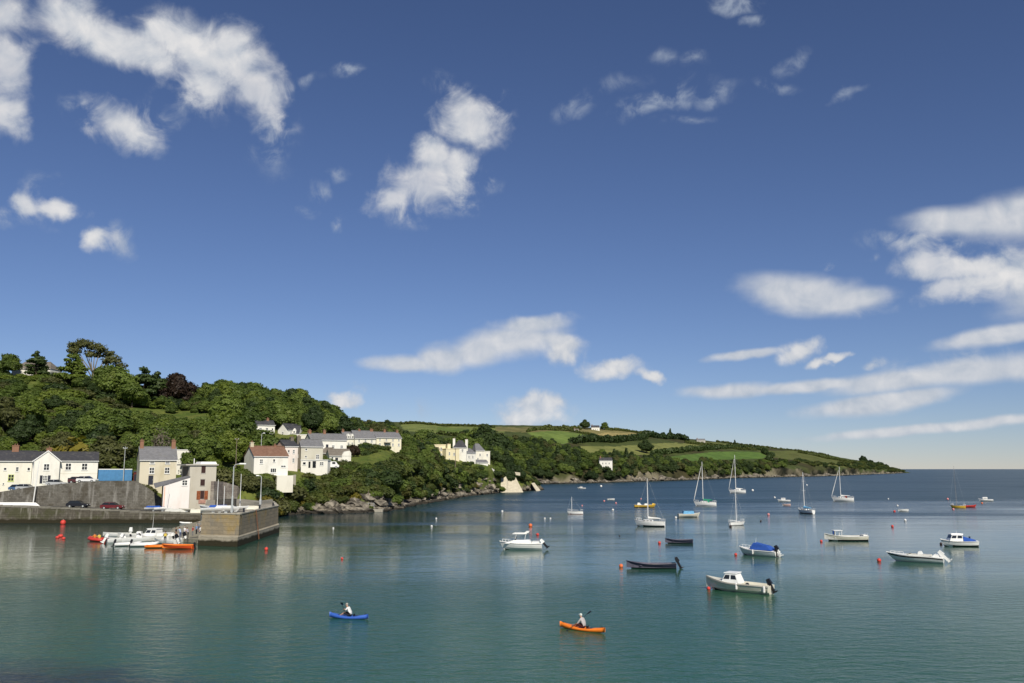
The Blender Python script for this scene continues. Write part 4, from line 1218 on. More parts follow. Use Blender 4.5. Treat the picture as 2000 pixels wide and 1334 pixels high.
# pier: tall stone head with a broad footing
pm = MB()
pl = [PA, PB, PC, PD, QB, Vector((Q3.x - 1.6, Q3.y + 6, 0))]
cen = Vector((-46, 165, 0))
def batter(p, k): return p + (cen - p).normalized() * k
bot = [lift(p, -2.5) for p in pl]; mid = [lift(batter(p, 0.35), 1.35) for p in pl]; mid2 = [lift(batter(p, 1.15), 1.5) for p in pl]; top = [lift(batter(p, 1.5), PZ) for p in pl]
for i in range(len(pl)):
    j = (i + 1) % len(pl); pm.poly([bot[i], bot[j], mid[j], mid[i]], 2); pm.poly([mid[i], mid[j], mid2[j], mid2[i]], 2)
ring_wall(pm, mid2, top); pm.poly(top, 1)
pier = pm.build('pier', [M_PIER, M_DECK, M_FOOT]); tag(pier, 'stone pier head with a lichen stained face and weed along the waterline', 'pier')
for i in range(3):
    a, b_ = top[i], top[i + 1]
    d = (b_ - a).normalized(); nrm = Vector((d.y, -d.x, 0)); n = max(1, int((b_ - a).length / 1.5))
    for k in range(n):
        p0 = a + (b_ - a) * (k + .01) / n; p1 = a + (b_ - a) * (k + .985) / n
        q = [p0 + nrm * 0.06, p1 + nrm * 0.06, p1 - nrm * 0.55, p0 - nrm * 0.55]
        hz = PZ + 0.16 + 0.03 * math.sin(k * 5.1 + i)
        o = MB().hexa([(v_.x, v_.y, PZ - 0.02) for v_ in q], [(v_.x, v_.y, hz) for v_ in q]).build('coping_stone', M_CONC, pier)
# slipway beside the pier where the boats land
sl = MB()
S = [at(300, 1052), at(392, 1062), at(398, 1045), at(396, 1026), at(330, 1032)]
sb = [lift(p, -2.0) for p in S]; stp = [lift(S[0], -0.15), lift(S[1], 0.75), lift(S[2], 0.95), lift(S[3], 1.0), lift(S[4], -0.1)]
ring_wall(sl, sb, stp); sl.poly(stp, 0)
slip = sl.build('slipway', [masonry('slip_stone', (0.33, 0.31, 0.24), (0.23, 0.21, 0.16), (0.12, 0.11, 0.09), 0.9, 0.4, None, -0.3)]); tag(slip, 'low stone slipway at the foot of the pier with people on it', 'slipway')
SLIP_C = [Vector(v_) for v_ in stp]
def slip_z(x, y):
    # height of the slipway surface by distance to its corners
    ws = [(1.0 / (0.2 + math.hypot(x - c.x, y - c.y)) ** 2, c.z) for c in SLIP_C]
    return sum(w * z for w, z in ws) / sum(w for w, z in ws)

# wall between the lower quay road and the upper street
wl = [(-420, 4.7), (0, 6.15), (60, 7.2), (110, 7.8), (190, 8.45), (265, 8.5), (285, 7.0), (302, 5.4), (318, 4.0)]
rw = MB()
for (pa, za), (pb, zb) in zip(wl[:-1], wl[1:]):
    Y0, Y1 = (187.0, 187.0) if pb <= 265 else (187.0 + max(0, pa - 265) * 0.05, 187.0 + (pb - 265) * 0.05)
    n = 3 if pb < 300 else 1
    for i in range(n):
        t0, t1 = i / n, (i + 1) / n
        x0, x1 = xat(pa + (pb - pa) * t0, 187), xat(pa + (pb - pa) * t1, 187)
        y0, y1 = Y0 + (Y1 - Y0) * t0, Y0 + (Y1 - Y0) * t1
        z0, z1 = za + (zb - za) * t0, za + (zb - za) * t1
        rw.hexa([(x0, y0, 1.5), (x1, y1, 1.5), (x1, y1 + .9, 1.5), (x0, y0 + .9, 1.5)], [(x0, y0 + .35, z0), (x1, y1 + .35, z1), (x1, y1 + .9, z1), (x0, y0 + .9, z0)])
tag(rw.build('retaining_wall', [M_RETAIN]), 'rough grey stone retaining wall sloping up between the quay road and the street', 'wall')
# steep garden wall right of the tower and back wall of the pier
def wall_run(name, pts, thick, mat, label, zb, tall=None):
    mb = MB()
    for (a, b_) in zip(pts[:-1], pts[1:]):
        za_, zb_ = (a[2] - tall, b_[2] - tall) if tall else (zb, zb)
        d = Vector((b_[0] - a[0], b_[1] - a[1], 0)).normalized(); nn = Vector((-d.y, d.x, 0)) * thick
        mb.hexa([(a[0], a[1], za_), (b_[0], b_[1], zb_), (b_[0] + nn.x, b_[1] + nn.y, zb_), (a[0] + nn.x, a[1] + nn.y, za_)],
                [(a[0], a[1], a[2]), (b_[0], b_[1], b_[2]), (b_[0] + nn.x, b_[1] + nn.y, b_[2]), (a[0] + nn.x, a[1] + nn.y, a[2])])
    o = mb.build(name, [mat]); tag(o, label, 'wall'); return o
wall_run('garden_wall', [(xat(420, 191), 191, 8.4), (xat(438, 196), 196, 8.2), (xat(466, 200), 200, 7.2), (xat(474, 203), 203, 6.8), (xat(500, 208), 208, 6.6)], 0.7,
         masonry('old_render_wall', (0.30, 0.26, 0.22), (0.18, 0.15, 0.13), (0.1, 0.09, 0.08), 0.8, 0.4, (0.40, 0.37, 0.31)), 'patchy old stone wall between the grey tower and the bushes', 3.5)
wall_run('low_wall', [(xat(424, 147), 147, 6.1), (xat(463, 147), 147, 6.1)], 0.6, masonry('dark_stone', (0.055, 0.05, 0.045), (0.085, 0.08, 0.07), (0.03, 0.03, 0.03)), 'dark low stone wall behind the masts on the pier', 3.5)
wall_run('parapet_wall', [(xat(464, 150), 150, 5.3), (xat(500, 158), 158, 5.2), (xat(536, 170), 170, 5.2)], 0.5, M_CONC, 'pale low parapet along the back of the pier', 3.5)

# ------------------------------------------------------------------ houses
def window(parent, x, z, w, h, y=0.0, frame=M_FRAME, bars=(1, 1), axis='y', depth=0.10, pane=M_GLASS, sill=True, label=None):
    """window as a frame with a pane set back in it; placed on a wall facing -y (axis 'y') or -x (axis 'x')"""
    f_ = MB(); t = min(0.09, w * .12)
    f_.box(x - w / 2, x - w / 2 + t, y - 0.05, y + depth, z, z + h); f_.box(x + w / 2 - t, x + w / 2, y - 0.05, y + depth, z, z + h)
    f_.box(x - w / 2 + t, x + w / 2 - t, y - 0.05, y + depth, z, z + t); f_.box(x - w / 2 + t, x + w / 2 - t, y - 0.05, y + depth, z + h - t, z + h)
    for i in range(bars[0]): 
        xx = x - w / 2 + w * (i + 1) / (bars[0] + 1); f_.box(xx - t / 2, xx + t / 2, y - 0.04, y + depth, z + t, z + h - t)
    for i in range(bars[1]):
        zz = z + h * (i + 1) / (bars[1] + 1); f_.box(x - w / 2 + t, x + w / 2 - t, y - 0.035, y + depth, zz - t / 2, zz + t / 2)
    if sill: f_.box(x - w / 2 - .06, x + w / 2 + .06, y - 0.13, y - 0.052, z - .1, z - .003)
    p_ = MB().box(x - w / 2 + t * .6, x + w / 2 - t * .6, y - 0.018, y + depth * .6, z + t * .6, z + h - t * .6)
    if axis == 'x':
        for mb in (f_, p_): mb.V = [(v_[1], -v_[0], v_[2]) for v_ in mb.V]
    fo = f_.build('window', frame, parent); po = p_.build('pane', pane, fo)
    if label: fo['label'] = label
    return fo
def door(parent, x, z, w, h, mat, y=0.0, axis='y'):
    d = MB().box(x - w / 2, x + w / 2, y - 0.04, y + .1, z, z + h)
    hnd = MB().box(x + w * .32, x + w * .42, y - 0.09, y - 0.042, z + h * .48, z + h * .54)
    if axis == 'x':
        for mb in (d, hnd): mb.V = [(v_[1], -v_[0], v_[2]) for v_ in mb.V]
    do = d.build('door', mat, parent); hnd.build('handle', M_GALV, do)
    return do
def chimney(parent, x, y, z0, z1, w=0.8, d=0.6, mat=None, pots=2):
    c = MB().box(x - w / 2, x + w / 2, y - d / 2, y + d / 2, z0, z1).box(x - w / 2 - .08, x + w / 2 + .08, y - d / 2 - .08, y + d / 2 + .08, z1 + .002, z1 + .16)
    co = c.build('chimney', mat or M_BRICK, parent)
    for i in range(pots):
        xx = x - w / 2 + w * (i + 1) / (pots + 1)
        MB().tube([(xx, y, z1 + .16, .12), (xx, y, z1 + .55, .10)]).build('chimney_pot', M_TILE, co)
    return co
def house(name, label, p0, p1, depth, zb, ze, zr, wall, roof, cat='house', over=0.25, gable=True, hip=0.0, left_wall=None, trim=None, deep=3.5):
    """gabled house: front wall from p0 to p1 (x, y), ridge along the front, roof overhanging a little.
    local axes: x along the front, y to the back, z up from the base"""
    a = Vector((p0[0], p0[1], zb)); b_ = Vector((p1[0], p1[1], zb)); L = (b_ - a).length
    root = empty(name, a, math.atan2(b_.y - a.y, b_.x - a.x)); tag(root, label, cat)
    H, Rz = ze - zb, zr - zb
    w = MB()
    w.poly([(0, 0, -deep), (L, 0, -deep), (L, 0, H), (0, 0, H)], 0)
    w.poly([(L, depth, -deep), (0, depth, -deep), (0, depth, H), (L, depth, H)], 0)
    if hip:
        w.poly([(0, depth, -deep), (0, 0, -deep), (0, 0, H), (0, depth, H)], 1); w.poly([(L, 0, -deep), (L, depth, -deep), (L, depth, H), (L, 0, H)], 0)
    else:
        w.poly([(0, depth, -deep), (0, 0, -deep), (0, 0, H), (0, depth / 2, Rz - .12), (0, depth, H)], 1)
        w.poly([(L, 0, -deep), (L, depth, -deep), (L, depth, H), (L, depth / 2, Rz - .12), (L, 0, H)], 0)
    w.build('wall', [wall, left_wall or wall], root)
    r = MB(); sl_ = (Rz - H) / (depth / 2); e = over; t = 0.16
    x0, x1 = -0.18, L + 0.18
    zf = H - e * sl_
    # two slabs with thickness
    for s_ in (0, 1):
        ya, yb = (-e, depth / 2) if s_ == 0 else (depth + e, depth / 2)
        A = [(x0, ya, zf), (x1, ya, zf), (x1 - hip, yb, Rz), (x0 + hip, yb, Rz)]
        if s_: A = [A[1], A[0], A[3], A[2]]
        r.hexa([(p[0], p[1], p[2] - .0) for p in A], [(p[0], p[1], p[2] + t) for p in A])
    if hip:
        r.poly([(x0, depth + e, zf + t), (x0, -e, zf + t), (x0 + hip, depth / 2, Rz + t)]); r.poly([(x1, -e, zf + t), (x1, depth + e, zf + t), (x1 - hip, depth / 2, Rz + t)])
    ro = r.build('roof', roof, root)
    MB().box(x0 + hip, x1 - hip, depth / 2 - .14, depth / 2 + .14, Rz + t - .03, Rz + t + .1).build('ridge', roof, ro)
    g_m = MB().box(x0, x1, -e - .1, -e - .003, zf - .02, zf + .11); g_m.build('gutter', trim or M_FRAME, root)
    root['L'] = L
    return root
def facade(px0, Y0, px1, Y1): return (xat(px0, Y0), Y0), (xat(px1, Y1), Y1)

# white gabled house and the cream wing beside it
p0, p1 = facade(64, 195.5, 191.5, 201.5)
h = house('white_house', 'long white house with a front gable and dark slate roof above the stone wall', p0, p1, 7.0, 7.4, 12.85, 14.75, M_WHITE, M_SLATE); L = h['L']; sx = L / 127.5
def hx(px): return (px - 64) * sx
window(h, hx(133), 3.35, 1.2, 1.55, bars=(1, 1)); window(h, hx(165), 3.35, 1.2, 1.55, bars=(1, 1))
door(h, hx(138), -0.3, 0.9, 1.9, M_SHUTTER)
MB().box(hx(112), L, -0.035, -0.003, 2.55, 2.68).build('string_course', M_CREAM, h)
# gable block: stands forward of the front
gw = hx(116); gm = MB(); gp = 12.85 - 7.4; gr = 14.95 - 7.4
gm.poly([(0.25, -1.6, -2.5), (gw, -1.6, -2.5), (gw, -1.6, gp - .1), (gw * .54, -1.6, gr), (0.25, -1.6, gp - .1)])
gm.poly([(0.25, -0.01, -2.5), (0.25, -1.6, -2.5), (0.25, -1.6, gp - .1), (0.25, -0.01, gp - .1)]); gm.poly([(gw, -1.6, -2.5), (gw, -0.01, -2.5), (gw, -0.01, gp - .1), (gw, -1.6, gp - .1)])
gm.build('gable_front', M_WHITE, h)
rm = MB()
for xa, xb in ((-.05, gw * .54), (gw + .3, gw * .54)):
    A = [(xa, -1.75, gp - .3), (xb, -1.75, gr + .02), (xb, 3.4, gr + .02), (xa, 3.4, gp - .3)]
    if xa > xb: A = [A[1], A[0], A[3], A[2]]
    rm.hexa(A, [(q[0], q[1], q[2] + .16) for q in A])
rm.build('gable_roof', M_SLATE, h)
bm_ = MB()
for xa, xb in ((-.08, gw * .54), (gw + .33, gw * .54)):
    A = [(xa, -1.80, gp - .38), (xb, -1.80, gr - .06), (xb, -1.755, gr - .06), (xa, -1.755, gp - .38)]
    if xa > xb: A = [A[1], A[0], A[3], A[2]]
    bm_.hexa(A, [(q[0], q[1], q[2] + .25) for q in A])
bm_.build('barge_board', M_FRAME, h)
window(h, hx(91), 3.3, 1.15, 1.45, y=-1.6); window(h, hx(90), 0.45, 0.95, 1.75, y=-1.6, bars=(2, 2))
for sgn in (-1, 1):
    MB().box(hx(90) + sgn * .78 - .27, hx(90) + sgn * .78 + .27, -1.68, -1.603, 0.45, 2.2).build('shutter', M_SHUTTER, h)
MB().tube([(0.3, -1.72, -1, .05), (0.3, -1.72, gp - .2, .05)], 6).build('downpipe', M_FRAME, h)
chimney(h, hx(93), 4.4, 6.6, 8.2, 1.1, .7, pots=1)
p0, p1 = facade(-130, 192.5, 63, 198)
h = house('cream_wing', 'cream two storey house with dark slate roof cut by the picture edge', p0, p1, 7.0, 5.8, 12.8, 14.95, M_CREAM, M_SLATE); L = h['L']; sx = L / 193.0
def hx(px): return (px + 130) * sx
for px, z, w, hh, b_ in [(10, 4.9, .62, .62, (0, 0)), (34, 4.7, .62, .95, (0, 1)), (57, 4.8, .62, .75, (0, 0)), (-25, 4.8, .7, .9, (0, 1)), (-60, 4.8, .7, .9, (0, 1)), (0, 1.0, .6, .9, (0, 0)), (9, 1.7, .35, .4, (0, 0)), (-40, 1.2, 1.0, 1.3, (1, 1))]:
    window(h, hx(px), z, w, hh, bars=b_)
window(h, hx(23), 2.5, 1.2, 1.5, frame=plain('lime_frame', (0.60, 0.66, 0.26), 0.6), label='window with a lime green surround')
window(h, hx(28), 0.55, 1.25, .75, bars=(1, 0)); door(h, hx(43), -0.2, .95, 1.9, M_SHUTTER)
chimney(h, hx(20), 3.5, 8.6, 10.4, 1.4, .8); chimney(h, hx(-60), 3.5, 8.6, 10.2, 1.2, .8)
# blue container with ribs
p0, p1 = facade(193.5, 196, 259, 198.5)
root = empty('shipping_container', (p0[0], p0[1], 8.4), math.atan2(p1[1] - p0[1], p1[0] - p0[0])); tag(root, 'blue corrugated container with a pale top beside the white house', 'container')
L = math.dist(p0, p1); cb = MB(); cb.box(0, L, 0, 2.44, 0, 2.45)
cb.build('body', M_BLUE, root)
rb = MB(); n = 30
for i in range(n):
    xx = .15 + (L - .3) * i / (n - 1); rb.hexa([(xx - .07, -.045, .16), (xx + .07, -.045, .16), (xx + .1, -.002, .16), (xx - .1, -.002, .16)], [(xx - .07, -.045, 2.3), (xx + .07, -.045, 2.3), (xx + .1, -.002, 2.3), (xx - .1, -.002, 2.3)])
rb.build('corrugation', M_BLUE, root)
MB().box(-.03, L + .03, -.06, 2.5, 2.452, 2.62).build('top_rail', M_FRAME, root); MB().box(-.03, L + .03, -.06, 2.5, -.14, -.003).build('bottom_rail', M_SHUTTER, root)
sh_ = MB().box(0, 1.1, 0, 1.6, -1.0, 2.0); o = sh_.build('shed_wall', M_REDD, None)
sr = empty('red_shed', (xat(262, 199), 199, 8.3)); o.parent = sr; o.name = 'wall'
MB().taper(-.12, 1.22, -.12, 1.7, 2.003, 2.25, .1, .1, .3).build('roof', M_SLATE, sr); door(sr, .55, -.2, .7, 1.7, M_SHUTTER); tag(sr, 'narrow dark red shed between the container and the stone house', 'shed')
# stone coloured house with two chimneys
p0, p1 = facade(273.5, 192, 345, 195.6)
h = house('stone_house', 'stained cream house with grey slate roof and two end chimneys above the boathouse', p0, p1, 6.0, 7.9, 13.05, 15.75, M_STONEWASH, M_SLATEG); L = h['L']; sx = L / 71.5
def hx(px): return (px - 273.5) * sx
for px in (297, 327): window(h, hx(px), 4.2, 1.0, .8, bars=(0, 1)); window(h, hx(px), 2.1, 1.05, 1.35, bars=(1, 1))
door(h, hx(296), -.3, 1.0, 2.0, M_SHUTTER)
chimney(h, .42, 3.0, 6.8, 9.2, .75, .9); chimney(h, L - .5, 3.0, 6.8, 9.3, .85, .9)
# small flat white house behind
p0, p1 = facade(343, 216, 367.5, 216)
r = empty('flat_white_house', (p0[0], p0[1], 11.0)); tag(r, 'small flat topped white house half hidden behind the stone house', 'house'); L = p1[0] - p0[0]
MB().box(0, L, 0, 4, -3, 4.6).build('wall', M_WHITE, r); MB().box(-.1, L + .1, -.1, 4.1, 4.602, 4.75).build('roof', M_FRAME, r)
window(r, L * .52, 2.6, .6, 1.2, bars=(0, 0))
# grey tower
ang = R(37)
base = Vector((xat(371.5, 189), 189, 2.6))
r = empty('grey_tower', base, ang); tag(r, 'three storey grey stone tower with a flat roof and red brown shutters on the quay', 'tower')
W_ = 5.7; D_ = 5.8; H_ = zat(909, 189) - 2.6
M_TOWER = render_mat('tower_render', (0.50, 0.47, 0.395), (0.34, 0.30, 0.225), .55, .45)
MB().box(0, W_, 0, D_, -1, H_).build('wall', [M_TOWER], r)
MB().box(-1.0, W_ + .35, -.35, D_ + .3, H_ + .003, H_ + .28).build('roof', M_GREYR, r)
MB().taper(2.2, W_ + .1, 0.0, 4, H_ + .284, H_ + .8, .3, .2, .3).build('parapet', M_FRAME, r)
MB().tube([(1.2, 1.2, H_ + .2, .12), (1.2, 1.2, H_ + 1.5, .10)], 6).build('flue', M_FRAME, r)
cx = W_ * .5
def hole(x, z, w, hgt, parent=r):
    f_ = MB().box(x - w / 2 - .1, x + w / 2 + .1, -.07, .05, z - .14, z - .003).box(x - w / 2 - .1, x + w / 2 + .1, -.05, .05, z + hgt + .003, z + hgt + .22)
    fo = f_.build('window', M_GREYR, parent); MB().box(x - w / 2, x + w / 2, -.022, .05, z, z + hgt).build('pane', plain('brown_dark', (0.045, 0.022, 0.018), .5), fo)
tz = lambda y_: zat(y_, 189) - 2.6
hole(cx + .05, tz(924), .9, 1.5); hole(cx, tz(949), .95, 1.35); hole(cx + .05, tz(975), .8, 1.75)
for s_ in (-1, 1): MB().box(cx + .05 + s_ * .82 - .38, cx + .05 + s_ * .82 + .38, -.10, -.012, tz(976), tz(959)).build('shutter', M_RUST, r)
MB().box(cx - .7, cx + .8, -.12, -.012, tz(984), tz(976.5)).build('lower_door', plain('pink_brown_door', (0.42, 0.24, 0.19), .8, .2, .25), r)
MB().box(-.05, -.003, 1.0, D_ - 1, .3, H_ - .3).build('side_shade_panel', M_DARKR, r)  # added dark sheet: shade of the left side put into colour
# white boathouse with a sloping roof
Y0 = 185.0
r = empty('white_boathouse', (xat(322, Y0), Y0, 2.3), R(27)); tag(r, 'white rendered boathouse with a roof that rises to the tower', 'boathouse')
W_ = 5.2; zl, zr_ = zat(949, Y0) - 2.3, zat(932.5, Y0) - 2.3; D_ = 3.0
w = MB(); w.poly([(0, 0, -.5), (W_, 0, -.5), (W_, 0, zr_), (0, 0, zl)]); w.poly([(0, D_, -.5), (0, 0, -.5), (0, 0, zl), (0, D_, zl)], 1); w.poly([(W_, 0, -.5), (W_, D_, -.5), (W_, D_, zr_), (W_, 0, zr_)]); w.poly([(W_, D_, -.5), (0, D_, -.5), (0, D_, zl), (W_, D_, zr_)])
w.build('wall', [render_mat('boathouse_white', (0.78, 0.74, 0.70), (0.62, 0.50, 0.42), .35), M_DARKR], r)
A = [(-1.6, -.15, zl - .45), (W_ + .02, -.15, zr_ + .03), (W_ + .02, D_ + .2, zr_ + .25), (-1.6, D_ + 1.6, zl + .35)]
MB().hexa(A, [(q[0], q[1], q[2] + .14) for q in A]).build('roof', M_SLATEG, r)
window(r, W_ * .80, zr_ - 1.7, 1.1, 1.15, bars=(1, 1))
MB().box(.15, .35, -.06, -.003, -.4, zl - .1).build('downpipe', M_PINK, r)

# red roofed white house
th = R(35)
def rot_house(corner_px, Y, L, D, zb, ze, zr, ang, name, label, wall, left, roof, **k):
    c = Vector((xat(corner_px, Y), Y, zb))
    return house(name, label, (c.x, c.y), (c.x + L * math.cos(ang), c.y + L * math.sin(ang)), D, zb, ze, zr, wall, roof, left_wall=left, **k)
h = rot_house(496, 214, 8.6, 7.4, 9.8, 14.1, 16.5, th, 'red_roofed_house', 'white house with a red brown tiled roof and cream gable above the quay bushes', M_WHITE, M_CREAM, M_TILE, over=.2)
window(h, 5.0, 2.9, .55, .75, bars=(0, 0)); window(h, 4.9, .3, 1.5, 1.1, bars=(2, 0)); window(h, 7.4, 1.6, 1.3, .5, bars=(1, 0)); window(h, 1.8, 2.5, .8, 1.1)
chimney(h, .5, 3.7, 6.0, 7.6, .8, .8, M_STONEWASH); chimney(h, 6.4, 3.7, 6.2, 7.0, .7, .6)
MB().box(5.2, 9.3, -2.0, -.05, -4.5, -.4).build('garden_terrace', M_CREAM, h)
h = rot_house(556, 236, 3.6, 7.8, 12.0, 17.0, 18.7, th, 'pink_house', 'tall narrow pink house with a dark slate roof beside the red roofed house', render_mat('pale_pink_render', (0.76, 0.68, 0.62)), M_PINK, M_SLATE, over=.15)
window(h, 1.0, 3.4, .5, .7, bars=(0, 0)); window(h, 2.4, 3.2, .6, 1.0); window(h, 2.4, .8, .6, 1.1); chimney(h, 3.2, 3.9, 6.0, 7.5, .9, 1.0, M_DARKR)
# tall grey house
c0, c1 = facade(587, 242, 630, 244.5)
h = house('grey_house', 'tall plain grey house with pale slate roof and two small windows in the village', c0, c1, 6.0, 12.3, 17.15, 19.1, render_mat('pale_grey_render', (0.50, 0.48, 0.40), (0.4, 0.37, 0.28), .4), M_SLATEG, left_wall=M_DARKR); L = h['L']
window(h, 1.4, 3.75, .55, .6, bars=(0, 0)); window(h, 1.4, 1.75, .55, .6, bars=(0, 0)); window(h, 4.6, 1.4, .9, 1.3); chimney(h, -.2, 3, 5, 7.6, 1.0, 1.4, M_DARKR)
c0, c1 = facade(574.5, 242, 586, 242)
r = empty('brown_annex', (c0[0], c0[1], 12.0)); tag(r, 'dark brown slate hung annex between the pink and the grey house', 'house'); L = c1[0] - c0[0]
MB().box(0, L - .02, 0, 5, -2, 5.0).build('wall', M_DARKR, r); MB().taper(-.1, L, -.15, 5.1, 5.003, 6.0, .1, .1, 2.2).build('roof', M_SLATE, r); window(r, L * .5, 2.2, .5, .8)
c0, c1 = facade(588, 238.5, 640, 238.5)
r = empty('white_annex', (c0[0], c0[1], 11.3)); tag(r, 'low white flat roofed annex with dark openings in front of the grey house', 'house'); L = c1[0] - c0[0]
MB().box(0, L, 0, 3.8, -2, 2.0).build('wall', M_WHITE, r); MB().box(-.15, L + .15, -.15, 3.9, 2.003, 2.2).build('roof', M_FRAME, r)
window(r, .9, .8, .9, .8, bars=(0, 0)); door(r, 2.3, 0, .55, 1.7, M_GLASS); door(r, 3.6, 0, .9, 1.8, M_GLASS); window(r, 5.6, .7, 1.1, .9)
# white cottage on the lawn
c0, c1 = facade(643, 265, 684.5, 267.5)
h = house('white_cottage', 'low white cottage with brown grey roof on the lawn', c0, c1, 5.5, 12.6, 15.0, 16.9, M_WHITE, M_SLATEB); L = h['L']
window(h, .9, .9, .7, 1.1, bars=(0, 1)); door(h, 2.2, 0, .85, 1.8, M_SHUTTER)
MB().side_prism([(L - 2.7, -2), (L + .05, -2), (L + .05, 3.3), (L - .4, 3.9), (L - 2.0, 3.6), (L - 2.7, 2.6)], -.35, 5.4).build('end_wing', M_WHITE, h)
c0, c1 = facade(629, 271, 646, 271)
h = house('stone_shed', 'dark brown stone shed joined to the left of the white cottage', c0, c1, 5, 13.4, 15.9, 17.4, M_DARKR, M_SLATEB, cat='shed'); window(h, 1.0, .9, .6, .6, bars=(0, 0))
# long white terrace and neighbours
c0, c1 = facade(606, 271, 676, 277)
h = house('white_terrace', 'long low white terrace with a grey slate roof on the middle slope', c0, c1, 6.0, 16.9, 20.0, 21.9, M_WHITE, M_SLATEG); L = h['L']
window(h, L * .28, .2, .8, .7, bars=(0, 0)); window(h, L * .62, .6, .9, .9); window(h, L * .86, .6, .9, .9); door(h, L * .45, -.2, .8, 1.9, M_SHUTTER); chimney(h, L * .45, 3, 4.4, 6.0); chimney(h, .5, 3, 4.4, 5.9)
c0, c1 = facade(578, 288, 604, 288)
r = empty('cream_block', (c0[0], c0[1], 17.8)); tag(r, 'flat topped cream house left of the long white terrace', 'house'); L = c1[0] - c0[0]
MB().box(0, L, 0, 5, -2, 4.3).build('wall', M_CREAM, r); MB().box(-.1, L + .1, -.1, 5.1, 4.303, 4.5).build('roof', M_FRAME, r); window(r, 1.2, 1.6, .8, 1.2); window(r, 3.0, .3, .7, .9, bars=(0, 0)); chimney(r, 3.4, 2.5, 4.4, 5.7)
# upper row
c0, c1 = facade(499, 300, 534, 303)
h = house('upper_white_house', 'white house with dark roof half hidden by trees, topmost in the village', c0, c1, 6, 22.8, 26.0, 27.6, M_WHITE, M_SLATE); L = h['L']
window(h, 1.2, 1.2, .9, 1.1); window(h, 3.4, 1.2, .9, 1.1); window(h, 5.3, 1.4, .6, .8, bars=(0, 0)); chimney(h, L * .7, 3, 4.2, 5.5)
ga = R(-48)
def gable_house(px, Y, L, D, zb, ze, zr, ang, name, label, wall, roof):
    return rot_house(px, Y, L, D, zb, ze, zr, ang, name, label, wall, wall, roof, over=.15)
h = house('gabled_white_house', 'white house with a steep gable towards the harbour and blue grey roof', (xat(560, 303), 303), (xat(560, 303) + 3.2, 309), 4.6, 21.6, 24.4, 26.6, M_WHITE, M_SLATE, over=.15)
window(h, 1.5, 1.2, .7, 1.0)
r_ = h
window(h, -2.3, 1.1, .8, 1.1, axis='x', y=0); 
c0, c1 = facade(562, 305, 581, 305)
h = house('dormer_house', 'white house with a dark roof and a small white dormer right of the steep gable', c0, c1, 5, 20.4, 23.2, 26.0, M_WHITE, M_SLATE); L = h['L']
MB().side_prism([(L * .55 - .6, 2.6), (L * .55 + .6, 2.6), (L * .55 + .6, 3.9), (L * .55, 4.7), (L * .55 - .6, 3.9)], -.1, 2.4).build('dormer', M_WHITE, h)
window(h, L * .55, 3.0, .6, .8, y=-.1, bars=(0, 0), sill=False); window(h, .9, .6, .7, 1.0)
c0, c1 = facade(536, 303, 556, 303)
# right terrace: three houses in a row
c0, c1 = facade(672, 311, 691, 313)
h = house('dormer_terrace_house', 'cream house with white gabled dormers and brick gable ending the upper terrace', c0, c1, 6, 18.6, 21.8, 24.1, M_CREAM, M_SLATEG, left_wall=M_BRICK); L = h['L']
for f_ in (.4, .8):
    MB().side_prism([(L * f_ - .5, 3.0), (L * f_ + .5, 3.0), (L * f_ + .5, 4.1), (L * f_, 4.9), (L * f_ - .5, 4.1)], -.12, 2.0).build('dormer', M_WHITE, h)
    window(h, L * f_, 3.3, .55, .8, y=-.12, bars=(0, 0), sill=False); window(h, L * f_, .7, .7, 1.1)
chimney(h, .4, 3, 4.6, 6.2)
c0, c1 = facade(692, 312, 733, 316.5)
h = house('cream_terrace_house', 'cream middle house of the upper right terrace with a gable facing left', c0, c1, 6, 18.4, 21.9, 24.6, M_CREAM, M_SLATEG); L = h['L']
for f_ in (.2, .5, .8): window(h, L * f_, 2.2, .7, 1.0); window(h, L * f_, .4, .8, 1.1)
chimney(h, L - .5, 3, 5.0, 6.8, 1.2); chimney(h, L * .35, 3, 5.0, 6.6)
c0, c1 = facade(734, 316.6, 783, 322)
h = house('yellow_terrace_house', 'pale yellow house at the right end of the upper terrace with a dark porch', c0, c1, 6, 18.8, 22.3, 24.3, render_mat('pale_yellow', (0.76, 0.71, 0.54)), M_SLATEG); L = h['L']
for f_ in (.14, .4, .66, .9): window(h, L * f_, 2.3, .6, .9); window(h, L * f_, .5, .7, 1.0)
MB().box(L * .3, L * .55, -1.0, -.003, 1.5, 1.75).build('porch_roof', M_SLATE, h); chimney(h, L * .45, 3, 4.6, 6.3); chimney(h, L - .4, 3, 4.6, 6.2)
# villas on the point
c0, c1 = facade(841, 386, 868, 388)
def flat_house(name, label, c0, c1, depth, zb, zt, wall, wins, par=True):
    r = empty(name, (c0[0], c0[1], zb), math.atan2(c1[1] - c0[1], c1[0] - c0[0])); tag(r, label, 'house'); L = math.dist(c0, c1)
    MB().box(0, L, 0, depth, -3, zt - zb).build('wall', wall, r); MB().box(-.12, L + .12, -.12, depth + .12, zt - zb + .003, zt - zb + .3).build('roof', wall if par else M_SLATEG, r)
    for x, z, w, h_ in wins: window(r, L * x, z, w, h_)
    r['L'] = L
    return r
r = flat_house('yellow_villa', 'butter yellow flat topped villa at the left of the point', *facade(841, 384, 870, 386), 8, 15.6, 21.4, M_BUTTER, [(.3, 3.3, .8, 1.5), (.7, 3.3, .8, 1.5), (.3, .8, .8, 1.4), (.7, .8, .8, 1.4)])
r = flat_house('yellow_wing', 'lower butter yellow wing stepping down right of the flat topped villa', *facade(871, 383, 897, 387), 8, 13.6, 19.6, M_BUTTER, [(.25, 3.4, .8, 1.4), (.6, 3.2, .8, 1.3), (.25, .8, .7, 1.2)])
chimney(r, r['L'] * .45, 3, 5.9, 8.2, 1.6, 1.0, M_BUTTER)
